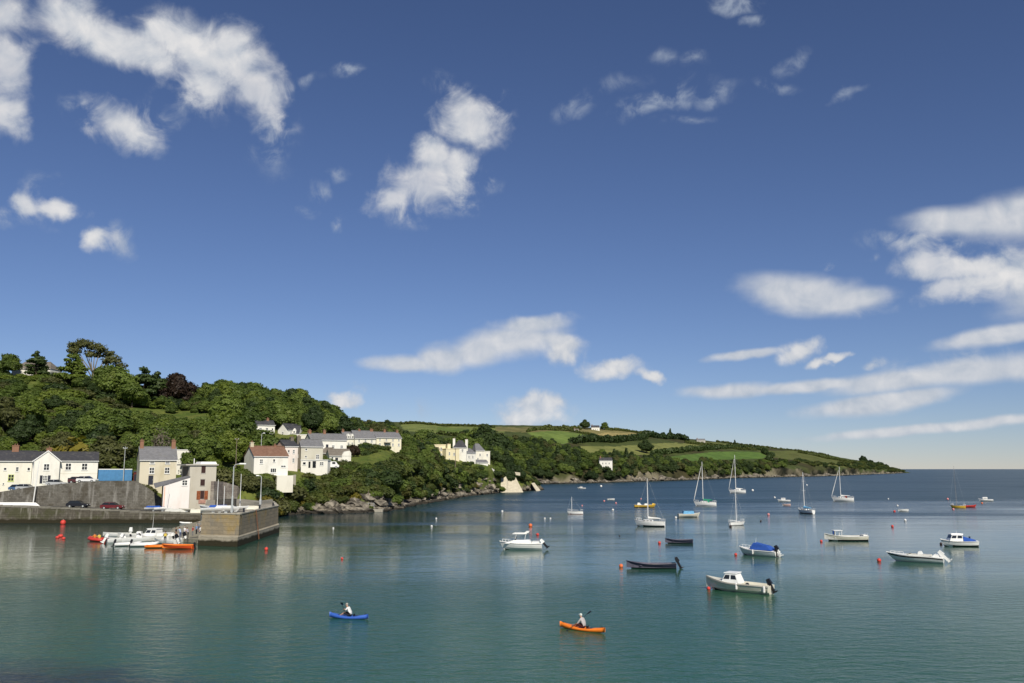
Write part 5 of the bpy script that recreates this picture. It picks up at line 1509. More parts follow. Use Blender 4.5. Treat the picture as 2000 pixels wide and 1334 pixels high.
h = house('grey_roofed_villa', 'villa with a hipped grey roof between two tall white chimneys on the point', *facade(885, 392, 911, 392), 7, 16.0, 20.6, 23.6, M_WHITE, M_SLATE, hip=2.2); L = h['L']
window(h, L * .35, 2.6, .8, 1.2); window(h, L * .7, 2.6, .8, 1.2); chimney(h, .2, 2.0, 4.0, 8.4, 1.0, 1.0, M_WHITE); chimney(h, L - .1, 2.0, 3.0, 8.0, 1.1, 1.1, M_WHITE)
h = house('white_point_house', 'white house with pale blue grey roof right of the tall chimneys on the point', *facade(910, 395, 929, 400), 7, 14.6, 18.2, 20.2, M_WHITE, M_SLATEG); L = h['L']
window(h, L * .3, 1.2, .8, 1.2); window(h, L * .7, 1.2, .8, 1.2)
h = house('cream_point_house', 'cream house with a steep grey roof at the right end of the point houses', *facade(929, 407, 946, 409), 7, 14.5, 19.6, 22.6, M_CREAM, M_SLATEG, hip=1.4); L = h['L']
window(h, L * .5, 2.4, .8, 1.2); window(h, L * .25, .6, .7, 1.1)
r = flat_house('cream_block_house', 'small cream block with one window at the far right of the point houses', *facade(946, 410, 957, 410.5), 6, 14.2, 19.0, M_CREAM, [(.5, 2.6, .8, 1.2)])
h = house('boat_shed', 'long low grey roofed shed stepping down to the right below the point houses', *facade(930, 401, 953, 405), 3.0, 12.6, 14.0, 15.0, M_WHITE, M_SLATEG, cat='shed', deep=3.5)
window(h, 2, .7, .8, .6)
wall_run('white_garden_wall', [(xat(950, 404), 404, 13.0), (xat(966, 414), 414, 10.6)], .5, M_WHITE, 'white garden wall sloping down from the point houses', 6, 3.2)
# pale sea wall at the point
r = MB()
Yw = 418
def pw(px, py, Y): q = atY(px, py, Y); return (q.x, q.y, q.z)
f0 = [pw(977, 921, 428), pw(989, 921, 429), pw(993, 946, 424), pw(990, 969, 416), pw(977, 968, 415)]
def slab(mb, front, back=7.0):
    n = len(front); b0 = len(mb.V); mb.V += front + [(p[0], p[1] + back, p[2]) for p in front]
    mb.F.append(tuple(reversed(range(b0, b0 + n)))); mb.M.append(0); mb.F.append(tuple(b0 + n + i for i in range(n))); mb.M.append(0)
    for i in range(n):
        j = (i + 1) % n; mb.F.append((b0 + i, b0 + j, b0 + n + j, b0 + n + i)); mb.M.append(0)
slab(r, f0); slab(r, [pw(992, 935, 428), pw(1007, 932, 431), pw(1024, 965, 420), pw(990, 969, 416)], 12.0); slab(r, [pw(974, 918, 430), pw(1016, 923, 434), pw(1016, 929, 434), pw(974, 924, 430)], 1.0)
tag(r.build('sea_wall', [M_PALEST]), 'pale stone sea wall and steps falling to the water at the point', 'sea wall')
r = MB(); slab(r, [pw(1038, 944, 453), pw(1044, 943, 454), pw(1056, 958, 448), pw(1048, 960, 444)])
tag(r.build('small_slip', [M_PALEST]), 'small pale slip running into the water right of the sea wall', 'slipway')
# far houses
def far_house(px0, px1, pyb, pye, pyr, Y, name, label, wall=M_WHITE, roof=M_SLATE):
    zb, ze, zr = zat(pyb, Y), zat(pye, Y), zat(pyr, Y)
    h = house(name, label, *facade(px0, Y, px1, Y), (px1 - px0) * mpp(Y) * .55, zb, ze, zr, wall, roof, over=.3); L = h['L']
    for f_ in (.25, .5, .75): window(h, L * f_, (ze - zb) * .35, L * .07, (ze - zb) * .3, bars=(0, 0))
    chimney(h, L * .1, 2.5, (ze - zb), (zr - zb) + 1.2, 1, .8)
    return h
h = far_house(1171, 1196, 911, 899, 894, 742, 'white_shore_house', 'white house with a verandah among the trees of the far shore')
gx, gy, gz = far_at(1163, 840)
far_house(1156, 1172, 842.5, 834.5, 831, gy - 2, 'hilltop_farmhouse', 'white farmhouse between two trees on the far skyline')
far_house(1362, 1379, 864, 859.5, 857, far_at(1370, 864)[1], 'long_farm_shed', 'long pale farm building on the skyline right of the farmhouse', M_GREYR, M_SLATEG)
far_house(1122, 1131, 843, 840, 837.5, far_at(1127, 842)[1], 'field_barn', 'small pale barn in the field left of the hilltop farmhouse', M_GREYR, M_SLATEB)
# mansion half hidden on the hill top
Y = 345
h = house('hilltop_house', 'white house with brown roof half hidden behind the dark cypress on the hilltop', *facade(8, Y, 84, Y), 9, 43.5, 50.6, 53.6, M_WHITE, M_SLATEB, hip=2.5); L = h['L']
for f_ in (.15, .3, .75, .92): window(h, L * f_, 3.6, .9, 1.6); window(h, L * f_, .8, .9, 1.6)
chimney(h, L * .5, 4, 9, 11.5)
# fences, walls and small works
r = empty('picket_fence', (xat(650, 246), 246, zat(926, 246))); tag(r, 'white picket fence right of the parked van below the cottage lawn', 'fence')
nx = xat(676, 246) - r.location.x
for i in range(14):
    xx = nx * i / 13; MB().box(xx - .06, xx + .06, 0, .06, -1.2, 1.0 + .1 * (i % 2)).build('picket', M_FRAME, r)
MB().box(-.05, nx + .05, .062, .12, .25, .37).box(-.05, nx + .05, .062, .12, .7, .82).build('rail', M_FRAME, r)
wall_run('garden_terrace_wall', [(xat(546, 219), 219, 9.0), (xat(566, 221), 221, 9.3), (xat(579, 222), 222, 9.6)], .5, M_CONC, 'pale concrete garden wall right of the red roofed house', 5)
# landing stage on the rocks with railing and stair
y0 = 229.0
r = empty('landing_stage', (xat(642, y0), y0, 0)); tag(r, 'concrete landing stage with posts and rails at the foot of the rocks', 'landing stage')
Ls = xat(752, 231) - xat(642, y0)
MB().box(0, Ls * .9, 0, 3.5, -2, 1.1).build('slab', M_CONC, r); MB().box(Ls * .82, Ls, -.6, 2.0, -2, .75).build('step', M_CONC, r)
for i in range(9): MB().tube([(.5 + Ls * .8 * i / 8, .3, 1.05, .06), (.5 + Ls * .8 * i / 8, .3, 2.3, .06)], 6).build('post', M_GALV, r)
MB().tube([(.4, .3, 2.25, .05), (Ls * .83, .3, 2.25, .05)], 6).tube([(.4, .3, 1.7, .04), (Ls * .83, .3, 1.7, .04)], 6).build('rail', M_GALV, r)
MB().tube([(Ls * .72, 1.2, 1.0, .09), (Ls * .72, 1.2, 5.6, .07)], 6).build('pole', M_WOOD, r)
a = atY(598, 959, 227); b_ = atY(646, 990, 229)
r = empty('stair_rail', a); tag(r, 'grey handrail of the path stepping down through the bushes to the landing', 'handrail')
d = b_ - a
MB().tube([(0, 0, .35, .07), (d.x * .5, d.y * .5, d.z * .5 + .5, .07), (d.x, d.y, d.z + .9, .07)], 6).tube([(0, 0, -.3, .05), (d.x, d.y, d.z + .3, .05)], 6).build('rail', M_GALV, r)
for i in range(6):
    t = i / 5; MB().tube([(d.x * t, d.y * t, d.z * t - 1.2, .06), (d.x * t, d.y * t, d.z * t + .5 + .35 * t, .06)], 6).build('post', M_GALV, r)
st_ = MB()
for i in range(12):
    t = (i + .5) / 12; st_.box(d.x * t - .35, d.x * t + .35, d.y * t + .1, d.y * t + 1.3, d.z * t - 2.2, d.z * t - .6)
st_.build('steps', M_CONC, r)

# ------------------------------------------------------------------ lamps and poles
def street_lamp(px, pyb, pyt, Y, zb, arm, label, r0=.10):
    x = xat(px, Y, 950); H_ = zat(pyt, Y) - zb
    o = empty('street_lamp', (x, Y, zb)); tag(o, label, 'street lamp', 'street lamps')
    MB().tube([(0, 0, -.3, r0 * 1.5), (0, 0, H_ * .35, r0 * 1.4), (0, 0, H_ * .36, r0), (0, 0, H_ * .94, r0 * .8), (arm * .12, 0, H_ * .985, r0 * .7), (arm * .45, 0, H_, r0 * .6)], 8).build('pole', M_GALV, o)
    MB().taper(min(arm * .45, arm), max(arm * .45, arm), -.16, .16, H_ - .06, H_ + .12, .05, .05, .05).build('lamp_head', M_LAMP, o)
    MB().box(-.16, .16, -.16, .16, .25, 1.1).build('access_box', M_GALV, o)
street_lamp(455, 1003, 906, 129.5, PZ, 1.8, 'tall street lamp on the edge of the pier with its arm to the right', .10)
street_lamp(510, 985, 929, 158, PZ, -.95, 'shorter street lamp at the back of the pier with its arm to the left', .085)
street_lamp(507, 874, 846, 238, 12.5, .9, 'small street lamp on the lane above the red roofed house', .10)
def pole(px0, pyt, Y, zb, label, mat=M_WOOD, r0=.11, lean=0.0, wires=True):
    x = xat(px0, Y, 940); H_ = zat(pyt, Y) - zb
    o = empty('utility_pole', (x, Y, zb)); tag(o, label, 'pole')
    MB().tube([(0, 0, -1, r0 * 1.2), (lean, 0, H_, r0 * .7)], 8).build('shaft', mat, o)
    if wires:
        MB().box(lean - .5, lean + .5, -.05, .05, H_ - .45, H_ - .33).build('crossarm', mat, o)
        for s_ in (-.4, .4): MB().tube([(lean + s_, 0, H_ - .33, .05), (lean + s_, 0, H_ - .15, .04)], 6).build('insulator', M_FRAME, o)
    else: MB().tube([(lean, 0, H_ - .02, r0 * .9), (lean, 0, H_ + .12, r0 * .5)], 8).build('cap', M_GALV, o)
pole(459, 855, 212, 8.5, 'wooden utility pole in front of the dark trees left of the red roofed house')
pole(240.5, 872, 196.5, 8.3, 'slim grey pole standing behind the blue container', M_GALV, .08)
pole(67, 902, 185.8, 3.3, 'pale leaning pole at the foot of the stone wall', M_FRAME, .11, .7, False)
pole(889, 876, 345, 12.5, 'wooden pole in the bushes left of the villas', M_WOOD, .14)
pole(727, 980, 231, 1.0, 'thin wooden post by the landing stage', M_WOOD, .08, 0, False)

# ------------------------------------------------------------------ cars
def car(px, Y, zb, length, paint, label, heading=0.0, van=False, name='parked_car'):
    x = xat(px, Y, 960)
    o = empty(name, (x, Y, zb), heading); tag(o, label, 'van' if van else 'car', 'cars and vans parked along the street and quay')
    s = length / 4.2; wd = .82 * 1.0
    # local x forward
    if van: prof = [(-2.1, .32), (2.05, .32), (2.1, .85), (1.75, 1.05), (1.25, 1.85), (-2.0, 1.95), (-2.1, 1.7)]
    else: prof = [(-2.05, .35), (2.05, .33), (2.1, .62), (2.0, .78), (1.05, .90), (-1.95, .95), (-2.1, .75)]
    b = MB(); b.side_prism([(p[0] * s, p[1] * 1.0) for p in prof], -wd, wd)
    body = b.build('body', paint, o)
    if not van:
        MB().hexa([(-1.85 * s, -wd + .03, .952), (1.0 * s, -wd + .03, .905), (1.0 * s, wd - .03, .905), (-1.85 * s, wd - .03, .952)], [(-1.45 * s, -wd + .2, 1.40), (.25 * s, -wd + .2, 1.42), (.25 * s, wd - .2, 1.42), (-1.45 * s, wd - .2, 1.40)]).build('cabin', M_GLASS, o)
        MB().box(-1.42 * s, .22 * s, -wd + .22, wd - .22, 1.405, 1.46).build('roof', paint, o)
        for s_ in (-1, 1): MB().box(-.45 * s, -.36 * s, s_ * (wd - .13) - .05, s_ * (wd - .13) + .05, .94, 1.41).build('pillar', paint, o)
    else:
        MB().hexa([(1.3 * s, -wd + .1, 1.10), (1.78 * s, -wd + .1, 1.08), (1.78 * s, wd - .1, 1.08), (1.3 * s, wd - .1, 1.10)], [(1.1 * s, -wd + .1, 1.75), (1.38 * s, -wd + .1, 1.75), (1.38 * s, wd - .1, 1.75), (1.1 * s, wd - .1, 1.75)]).build('windscreen', M_GLASS, o)
        MB().box(.3 * s, 1.1 * s, -wd - .012, wd + .012, 1.15, 1.7).build('side_window', M_GLASS, o)
    for xx in (-1.3 * s, 1.3 * s):
        for s_ in (-1, 1):
            w = MB().tube([(xx, s_ * (wd - .16), .32, .32), (xx, s_ * (wd + .03), .32, .32)], 14)
            wo = w.build('wheel', plain('tyre', (.02, .02, .02), .9) if 'tyre' not in bpy.data.materials else bpy.data.materials['tyre'], o)
            MB().tube([(xx, s_ * (wd + .031), .32, .19), (xx, s_ * (wd + .045), .32, .17)], 10).build('rim', M_GALV, wo)
    for s_ in (-.55, .55):
        MB().box(2.03 * s, 2.105 * s, s_ - .18, s_ + .18, .58, .72).build('headlight', M_LAMP, o)
        MB().box(-2.11 * s, -2.04 * s, s_ - .18, s_ + .18, .70, .84).build('tail_light', M_REDD, o)
    return o
M_BLACKP = plain('black_car_paint', (.014, .014, .018), .25, .5); M_REDP = plain('dark_red_car_paint', (.13, .016, .018), .3, .5); M_WHITEP = plain('white_car_paint', (.74, .74, .73), .3, .5)
M_BLUEP = plain('blue_car_paint', (.06, .12, .24), .3, .5); M_MAROON = plain('maroon_car_paint', (.09, .03, .03), .3, .5); M_SILVER = plain('silver_car_paint', (.42, .43, .44), .3, .6)
car(154.5, 183.6, qz(xat(154.5, 183.6)), 4.4, M_BLACKP, 'black car parked on the quay road below the stone wall'); car(222, 183.5, qz(xat(222, 183.5)), 4.6, M_REDP, 'dark red car parked on the quay road right of the black car')
car(52, 190.5, 6.35, 4.2, M_SILVER, 'silver blue car on the street in front of the cream house', .02); car(38, 192.5, 6.2, 4.2, M_BLUEP, 'blue car behind the wall at the lower end of the street', .02)
car(110, 190.5, 7.3, 4.2, M_SILVER, 'silver car parked below the front gable of the white house', .03); car(153, 191, 7.9, 4.2, M_MAROON, 'maroon car parked in front of the white house', .03)
car(169, 190.5, 8.05, 4.2, M_WHITEP, 'white car parked at the right end of the white house', .03); car(645, 243, 11.2, 4.4, M_WHITEP, 'white van parked in front of the white annex in the village', .2, True, 'parked_van')
# ------------------------------------------------------------------ boats
M_GEL = plain('white_gelcoat', (0.80, 0.80, 0.77), 0.3, 0.45, 0.06, 1.5)
M_CREAMG = plain('cream_gelcoat', (0.66, 0.63, 0.52), 0.35, 0.4, 0.08, 1.5)
M_NAVY = plain('navy_paint', (0.018, 0.022, 0.045), 0.4, 0.4, 0.15, 2.0)
M_NAVYIN = plain('grey_mauve_paint', (0.11, 0.105, 0.14), 0.7, 0.2, 0.2)
M_ANTI = plain('red_antifouling', (0.16, 0.030, 0.024), 0.8, 0.1, 0.25)
M_DARKB = plain('dark_antifouling', (0.020, 0.022, 0.024), 0.8, 0.1)
M_YELLOW = plain('yellow_gelcoat', (0.66, 0.42, 0.050), 0.4, 0.4, 0.1)
M_REDB = plain('red_gelcoat', (0.52, 0.045, 0.035), 0.4, 0.4, 0.1)
M_ORANGE = plain('orange_plastic', (0.80, 0.20, 0.020), 0.4, 0.4, 0.1)
M_ORED = plain('orange_red_plastic', (0.70, 0.085, 0.020), 0.4, 0.4, 0.1)
M_BLUEK = plain('blue_plastic', (0.040, 0.115, 0.46), 0.4, 0.4, 0.08)
M_COVERB = plain('blue_canvas', (0.030, 0.090, 0.36), 0.85, 0.15, 0.2, 2.0)
M_COVERLB = plain('light_blue_canvas', (0.14, 0.36, 0.58), 0.85, 0.15, 0.2, 2.0)
M_COVERG = plain('green_canvas', (0.030, 0.22, 0.13), 0.85, 0.15, 0.2, 2.0)
M_COVERW = plain('white_canvas', (0.70, 0.70, 0.67), 0.85, 0.15, 0.1, 2.0)
M_BLACK = plain('black_plastic', (0.012, 0.012, 0.014), 0.35, 0.4)
M_ALLOY = plain('mast_alloy', (0.72, 0.72, 0.70), 0.4, 0.5)
M_MASTD = plain('dark_mast', (0.10, 0.085, 0.07), 0.6, 0.3)
M_DECKG = plain('deck_grey', (0.52, 0.52, 0.48), 0.7, 0.2, 0.12)
M_STRIPE = plain('dark_stripe', (0.016, 0.018, 0.026), 0.4)
M_RUB = plain('grey_rubber', (0.22, 0.22, 0.215), 0.7)
M_WETR = plain('buoy_red', (0.62, 0.060, 0.045), 0.5, 0.3, 0.15, 3.0)
M_WETO = plain('buoy_orange', (0.74, 0.17, 0.06), 0.5, 0.3, 0.15, 3.0)
M_WETW = plain('buoy_white', (0.74, 0.73, 0.70), 0.5, 0.3, 0.15, 3.0)
M_WETP = plain('buoy_pink', (0.68, 0.27, 0.27), 0.5, 0.3, 0.15, 3.0)
M_WETD = plain('buoy_dark', (0.05, 0.035, 0.035), 0.6, 0.3, 0.15, 3.0)

def hull_rings(L, B, fb, fm, fs, draft, tw, pw=2.2, n=14, bow_rake=0.10, vee=0.55):
    """stations from the transom (x = -L/2) to the bow; each a list of half section points from keel to gunwale"""
    out = []
    for i in range(n + 1):
        s = i / n
        hb = B / 2 * (tw + (1 - tw) * min(1, s / 0.45) ** 0.8 if s < 0.45 else max(0.0, 1 - ((s - 0.45) / 0.55) ** pw))
        hb = max(hb, 0.012)
        zg = fm + (fs - fm) * (1 - s / 0.5) ** 2 if s < 0.5 else fm + (fb - fm) * ((s - 0.5) / 0.5) ** 1.8
        kz = -draft * (1 - max(0, (s - 0.62) / 0.38) ** 2.2 * 1.05)
        x = -L / 2 + L * s
        pts = []
        for t, k in ((0, 0), (.30, .52), (.55, .80), (.78, .93), (.92, .985), (1.0, 1.0)):
            z = kz + (zg - kz) * t ** 1.15
            yy = hb * (k ** (1 + vee * s * 1.2)) if t else 0.0
            rk = bow_rake * L * (1 - t) * max(0, (s - 0.6) / 0.4) ** 1.5
            pts.append((x - rk, yy, z))
        out.append(pts)
    return out
def hull(parent, L, B, fb, fm, fs, draft, tw, mats, deck=None, inner=None, floor=0.12, name='hull', split=0.0, wl=0.06, stripe=None, thick=0.06, **k):
    """mats: (topsides, antifouling). deck: flush deck material; inner: open boat lining material"""
    R_ = hull_rings(L, B, fb, fm, fs, draft, tw, **k)
    n = len(R_); m_ = len(R_[0])
    V = []; F = []; M = []
    for side in (1, -1):
        idx = []
        for ring in R_:
            idx.append([]); 
            for p in ring: idx[-1].append(len(V)); V.append((p[0], side * p[1], p[2]))
        for i in range(n - 1):
            for j in range(m_ - 1):
                q = (idx[i][j], idx[i + 1][j], idx[i + 1][j + 1], idx[i][j + 1])
                zc = sum(V[a][2] for a in q) / 4
                F.append(q if side == -1 else tuple(reversed(q)))
                M.append(1 if zc < wl else (2 if (stripe and j == m_ - 3) else 0))
        tr = idx[0]
        if side == 1: tr1 = tr
        else:
            F.append(tuple(list(tr1) + list(reversed(tr[1:])))); M.append(0)
    mats_ = [mats[0], mats[1], stripe or mats[0]]
    h = mesh_obj(name, V, F, parent=parent, mats=mats_, fmi=M)
    if deck:
        mb = MB()
        for i in range(n - 1):
            a, b_ = R_[i][-1], R_[i + 1][-1]
            c = .03 * B
            mb.poly([(a[0], -a[1], a[2] - .01), (b_[0], -b_[1], b_[2] - .01), (b_[0], 0, b_[2] + c), (a[0], 0, a[2] + c)]); mb.poly([(a[0], 0, a[2] + c), (b_[0], 0, b_[2] + c), (b_[0], b_[1], b_[2] - .01), (a[0], a[1], a[2] - .01)])
        a = R_[0][-1]; mb.poly([(a[0], -a[1], a[2] - .01), (a[0], 0, a[2] + .03 * B), (a[0], a[1], a[2] - .01)])
        mb.build('deck', deck, parent)
    if inner:
        mb = MB()
        for side in (1, -1):
            for i in range(n - 1):
                a, b_ = R_[i], R_[i + 1]
                def inn(p, dz=0.0): return (p[0] + (.08 if p is R_[0][-1] else 0), side * max(0.004, p[1] - thick), p[2] + dz)
                ga, gb = a[-1], b_[-1]
                # gunwale
                q = [(ga[0], side * ga[1], ga[2] + .012), (gb[0], side * gb[1], gb[2] + .012), (gb[0], side * max(.004, gb[1] - thick), gb[2] + .012), (ga[0], side * max(.004, ga[1] - thick), ga[2] + .012)]
                mb.poly(q if side == -1 else q[::-1], 1)
                lo_a = (ga[0], side * max(.003, (ga[1] - thick) * .82), min(floor, ga[2] - .08)); lo_b = (gb[0], side * max(.003, (gb[1] - thick) * .82), min(floor, gb[2] - .08))
                q = [(ga[0], side * max(.004, ga[1] - thick), ga[2] + .012), (gb[0], side * max(.004, gb[1] - thick), gb[2] + .012), lo_b, lo_a]
                mb.poly(q if side == -1 else q[::-1], 0)
                q = [lo_a, lo_b, (lo_b[0], 0, lo_b[2]), (lo_a[0], 0, lo_a[2])]
                mb.poly(q if side == -1 else q[::-1], 0)
        a = R_[0][-1]
        mb.box(a[0] + .005, a[0] + .06, -a[1] + .01, a[1] - .01, floor - .05, a[2] + .01, 0)
        mb.build('lining', [inner, mats[0]], parent)
    return R_
def rail_edge(parent, R_, mat, name='rubbing_strake', dz=-.05, r=.03):
    for side in (1, -1):
        MB().tube([(p[-1][0], side * (p[-1][1] + .005), p[-1][2] + dz, r) for p in R_], 6).build(name, mat, parent)
def outboard(parent, x, z, mat=None, leg=None, tilt=0.0, s=1.0, y=0.0, label=None):
    o = bpy.data.objects.new('outboard_motor', None); o.empty_display_size = .2; o.location = (x, y, z); o.rotation_euler = (0, tilt, 0); COL.objects.link(o); o.parent = parent
    mb = MB(); mb.taper(-.42 * s, .0, -.17 * s, .17 * s, .05 * s, .55 * s, .05 * s, .08 * s, .03 * s); mb.build('cowling', mat or M_BLACK, o)
    MB().taper(-.30 * s, -.08 * s, -.07 * s, .07 * s, -.75 * s, .045 * s, -.02, -.02, -.01).box(-.42 * s, -.05 * s, -.12 * s, .12 * s, -.52 * s, -.49 * s).build('leg', leg or M_BLACK, o)
    MB().tube([(-.02 * s, 0, -.70 * s, .06 * s), (-.40 * s, 0, -.70 * s, .07 * s), (-.52 * s, 0, -.70 * s, .03 * s)], 8).box(-.50 * s, -.46 * s, -.16 * s, .16 * s, -.73 * s, -.67 * s).build('propeller', leg or M_BLACK, o)
    return o
def boat(name, px, py, heading, label, cat='boat', group=None, dz=0.0):
    p = at(px, py); o = empty(name, (p.x, p.y, dz), R(heading)); tag(o, label, cat, group); return o
def cabin(parent, x0, x1, hw, z0, z1, mat, roof=None, ix0=.1, ix1=.35, iy=.1, win=True, name='cabin', nwin=2, wz=(.42, .84)):
    MB().taper(x0, x1, -hw, hw, z0, z1, ix0, ix1, iy).build(name, mat, parent)
    if roof:
        MB().taper(x0 + ix0 - .12, x1 - ix1 + .18, -hw + iy - .06, hw - iy + .06, z1 + .003, z1 + .075, .03, .06, .03).build('cabin_roof', roof, parent)
    if win:
        H_ = z1 - z0
        def px_(t, f_): return x0 + ix0 * t + (x1 - ix1 * t - x0 - ix0 * t) * f_
        for sgn in (-1, 1):
            for i in range(nwin):
                a, b_ = (i + .10) / nwin, (i + .90) / nwin
                t0, t1 = wz
                y0, y1 = sgn * (hw - iy * t0 + .006), sgn * (hw - iy * t1 + .006)
                Q = [(px_(t0, a), y0, z0 + H_ * t0), (px_(t0, b_), y0, z0 + H_ * t0), (px_(t1, b_), y1, z0 + H_ * t1), (px_(t1, a), y1, z0 + H_ * t1)]
                W_ = [(q[0], q[1] - sgn * .02, q[2]) for q in Q]
                mb = MB(); A = Q + W_
                b0 = mb.V; mb.V += A; mb.F += [(0, 1, 2, 3), (7, 6, 5, 4), (0, 4, 5, 1), (1, 5, 6, 2), (2, 6, 7, 3), (3, 7, 4, 0)]; mb.M += [0] * 6
                mb.build('side_window', M_GLASS, parent)
        t0, t1 = wz
        mb = MB(); xa, xb = x1 - ix1 * t0 + .012, x1 - ix1 * t1 + .012
        mb.hexa([(xa - .02, -(hw - iy * t0) * .86, z0 + H_ * t0), (xa, -(hw - iy * t0) * .86, z0 + H_ * t0), (xa, (hw - iy * t0) * .86, z0 + H_ * t0), (xa - .02, (hw - iy * t0) * .86, z0 + H_ * t0)],
                [(xb - .02, -(hw - iy * t1) * .86, z0 + H_ * t1), (xb, -(hw - iy * t1) * .86, z0 + H_ * t1), (xb, (hw - iy * t1) * .86, z0 + H_ * t1), (xb - .02, (hw - iy * t1) * .86, z0 + H_ * t1)])
        mb.build('windscreen', M_GLASS, parent)
def stanchions(parent, R_, i0, i1, h=.5, r=.022, mat=None):
    for side in (1, -1):
        top_ = []
        for i in range(i0, i1 + 1):
            p = R_[i][-1]; MB().tube([(p[0], side * (p[1] - .04), p[2], r), (p[0], side * (p[1] - .04), p[2] + h, r)], 5).build('stanchion', mat or M_ALLOY, parent)
            top_.append((p[0], side * (p[1] - .04), p[2] + h, r * .8))
        if len(top_) > 1: MB().tube(top_, 5).build('guard_rail', mat or M_ALLOY, parent)
def fender(parent, x, y, z): MB().tube([(x, y, z + .3, .05), (x, y, z + .22, .11), (x, y, z - .22, .11), (x, y, z - .3, .05)], 8).build('fender', M_WETW, parent)

# --- motor boats. heading 180 points to the left of the picture, 90 away from the camera
b = boat('motor_boat', 1017, 1073, 176, 'white motor cruiser with a T-top canopy over its console, bow to the left', 'motor boat')
R_ = hull(b, 5.9, 2.2, 1.10, .88, .80, .35, .86, (M_GEL, M_DARKB), deck=M_GEL, wl=.02); rail_edge(b, R_, M_RUB)
MB().taper(-1.6, 2.2, -.85, .85, .86, 1.30, .35, 1.3, .15).build('cabin_top', M_GEL, b); MB().box(-2.6, -1.62, -.8, .8, .86, 1.12).build('seat', M_GEL, b)
MB().taper(-.9, 1.15, -.8, .8, 2.12, 2.26, .05, .3, .05).build('canopy', M_COVERW, b); MB().taper(-1.1, -.5, -.7, .7, 2.262, 2.48, -.12, .3, .05).build('canopy_flap', M_COVERW, b)
for x in (-.75, .55):
    for s_ in (-1, 1): MB().tube([(x + .2, s_ * .6, 1.25, .035), (x, s_ * .7, 2.14, .035)], 6).build('canopy_post', M_ALLOY, b)
MB().hexa([(.7, -.7, 1.28), (.85, -.7, 1.28), (.85, .7, 1.28), (.7, .7, 1.28)], [(.4, -.6, 1.75), (.46, -.6, 1.75), (.46, .6, 1.75), (.4, .6, 1.75)]).build('windscreen', M_GLASS, b)
outboard(b, -3.0, .72, M_GEL, M_BLACK, .75, 1.15); stanchions(b, R_, 10, 13, .35)

b = boat('cuddy_boat', 1442, 1155, 145, 'cream cuddy boat with a white cabin roof and tilted black outboard, nearest to the camera', 'motor boat')
R_ = hull(b, 6.1, 2.1, 1.22, .80, .72, .3, .84, (M_CREAMG, M_DARKB), inner=M_CREAMG, floor=.25, stripe=M_CREAMG, wl=.04, thick=.10); rail_edge(b, R_, M_RUB, dz=-.09, r=.035)
mb = MB()
for i in range(9, 14):
    a, c = R_[i][-1], R_[i + 1][-1]; mb.poly([(a[0], -a[1], a[2] + .02), (c[0], -c[1], c[2] + .02), (c[0], c[1], c[2] + .02), (a[0], a[1], a[2] + .02)])
mb.build('foredeck', M_CREAMG, b)
cabin(b, -.35, 1.35, .78, .74, 1.62, M_GEL, M_GEL, .35, .45, .12, nwin=2)
MB().box(-.36, -.33, -.7, .7, .3, .74).build('bulkhead', M_CREAMG, b); MB().box(-1.6, -1.2, -.75, .75, .3, .52).box(-2.6, -2.3, -.8, .8, .3, .58).build('thwart', M_CREAMG, b)
MB().ball((-1.0, .35, .68), .2, 0, 8, 6).build('helm_wheel', M_BLACK, b)
outboard(b, -2.82, .70, M_BLACK, M_BLACK, .5, 1.0); fender(b, -.2, .98, .55); fender(b, -2.7, .9, .45); fender(b, -2.88, .4, .4)

b = boat('canopied_boat', 1481, 1085, 140, 'white motorboat under a bright blue canopy with a large dark outboard', 'motor boat')
R_ = hull(b, 5.2, 2.0, 1.05, .74, .66, .3, .85, (M_GEL, M_DARKB), deck=M_GEL, wl=.04); rail_edge(b, R_, M_FRAME, dz=-.05, r=.035)
MB().hexa([(-2.1, -.88, .76), (.9, -.82, .80), (.9, .82, .80), (-2.1, .88, .76)], [(-1.5, -.6, 1.28), (.35, -.62, 1.62), (.35, .62, 1.62), (-1.5, .6, 1.28)]).build('canopy', M_COVERB, b)
MB().taper(.35, 1.0, -.66, .66, .82, 1.34, .1, .5, .1).build('windscreen', M_GLASS, b); stanchions(b, R_, 9, 13, .32); MB().tube([(.3, 0, 1.5, .02), (.2, 0, 2.2, .012)], 5).build('aerial', M_FRAME, b)
outboard(b, -2.42, .70, M_BLACK, M_GEL, .5, 1.15); outboard(b, -2.45, .60, M_BLACK, M_BLACK, .1, .8, .45); fender(b, .3, .98, .5)

b = boat('speed_boat', 1787, 1097, 148, 'low white speedboat with a dark stripe along its hull and white outboard', 'motor boat')
R_ = hull(b, 6.3, 2.1, 1.0, .78, .62, .3, .86, (M_GEL, M_GEL), deck=M_GEL, stripe=M_STRIPE, wl=.0, bow_rake=.16)
MB().taper(-1.9, 1.0, -.7, .7, .78, .92, .1, .2, .08).build('cockpit', M_DECKG, b); MB().taper(-2.7, -1.95, -.8, .8, .66, 1.0, .1, .25, .1).build('sun_pad', M_GEL, b)
MB().hexa([(.6, -.72, .9), (.72, -.72, .9), (.72, .72, .9), (.6, .72, .9)], [(.15, -.6, 1.22), (.2, -.6, 1.22), (.2, .6, 1.22), (.15, .6, 1.22)]).build('windscreen', plain('tinted_screen', (.25, .27, .28), .1), b)
for y in (-.35, .35): MB().taper(-.9, -.4, y - .22, y + .22, .92, 1.25, .15, .1, .04).build('seat', M_GEL, b)
stanchions(b, R_, 10, 13, .2); outboard(b, -2.95, .68, M_GEL, M_GEL, .8, 1.25)

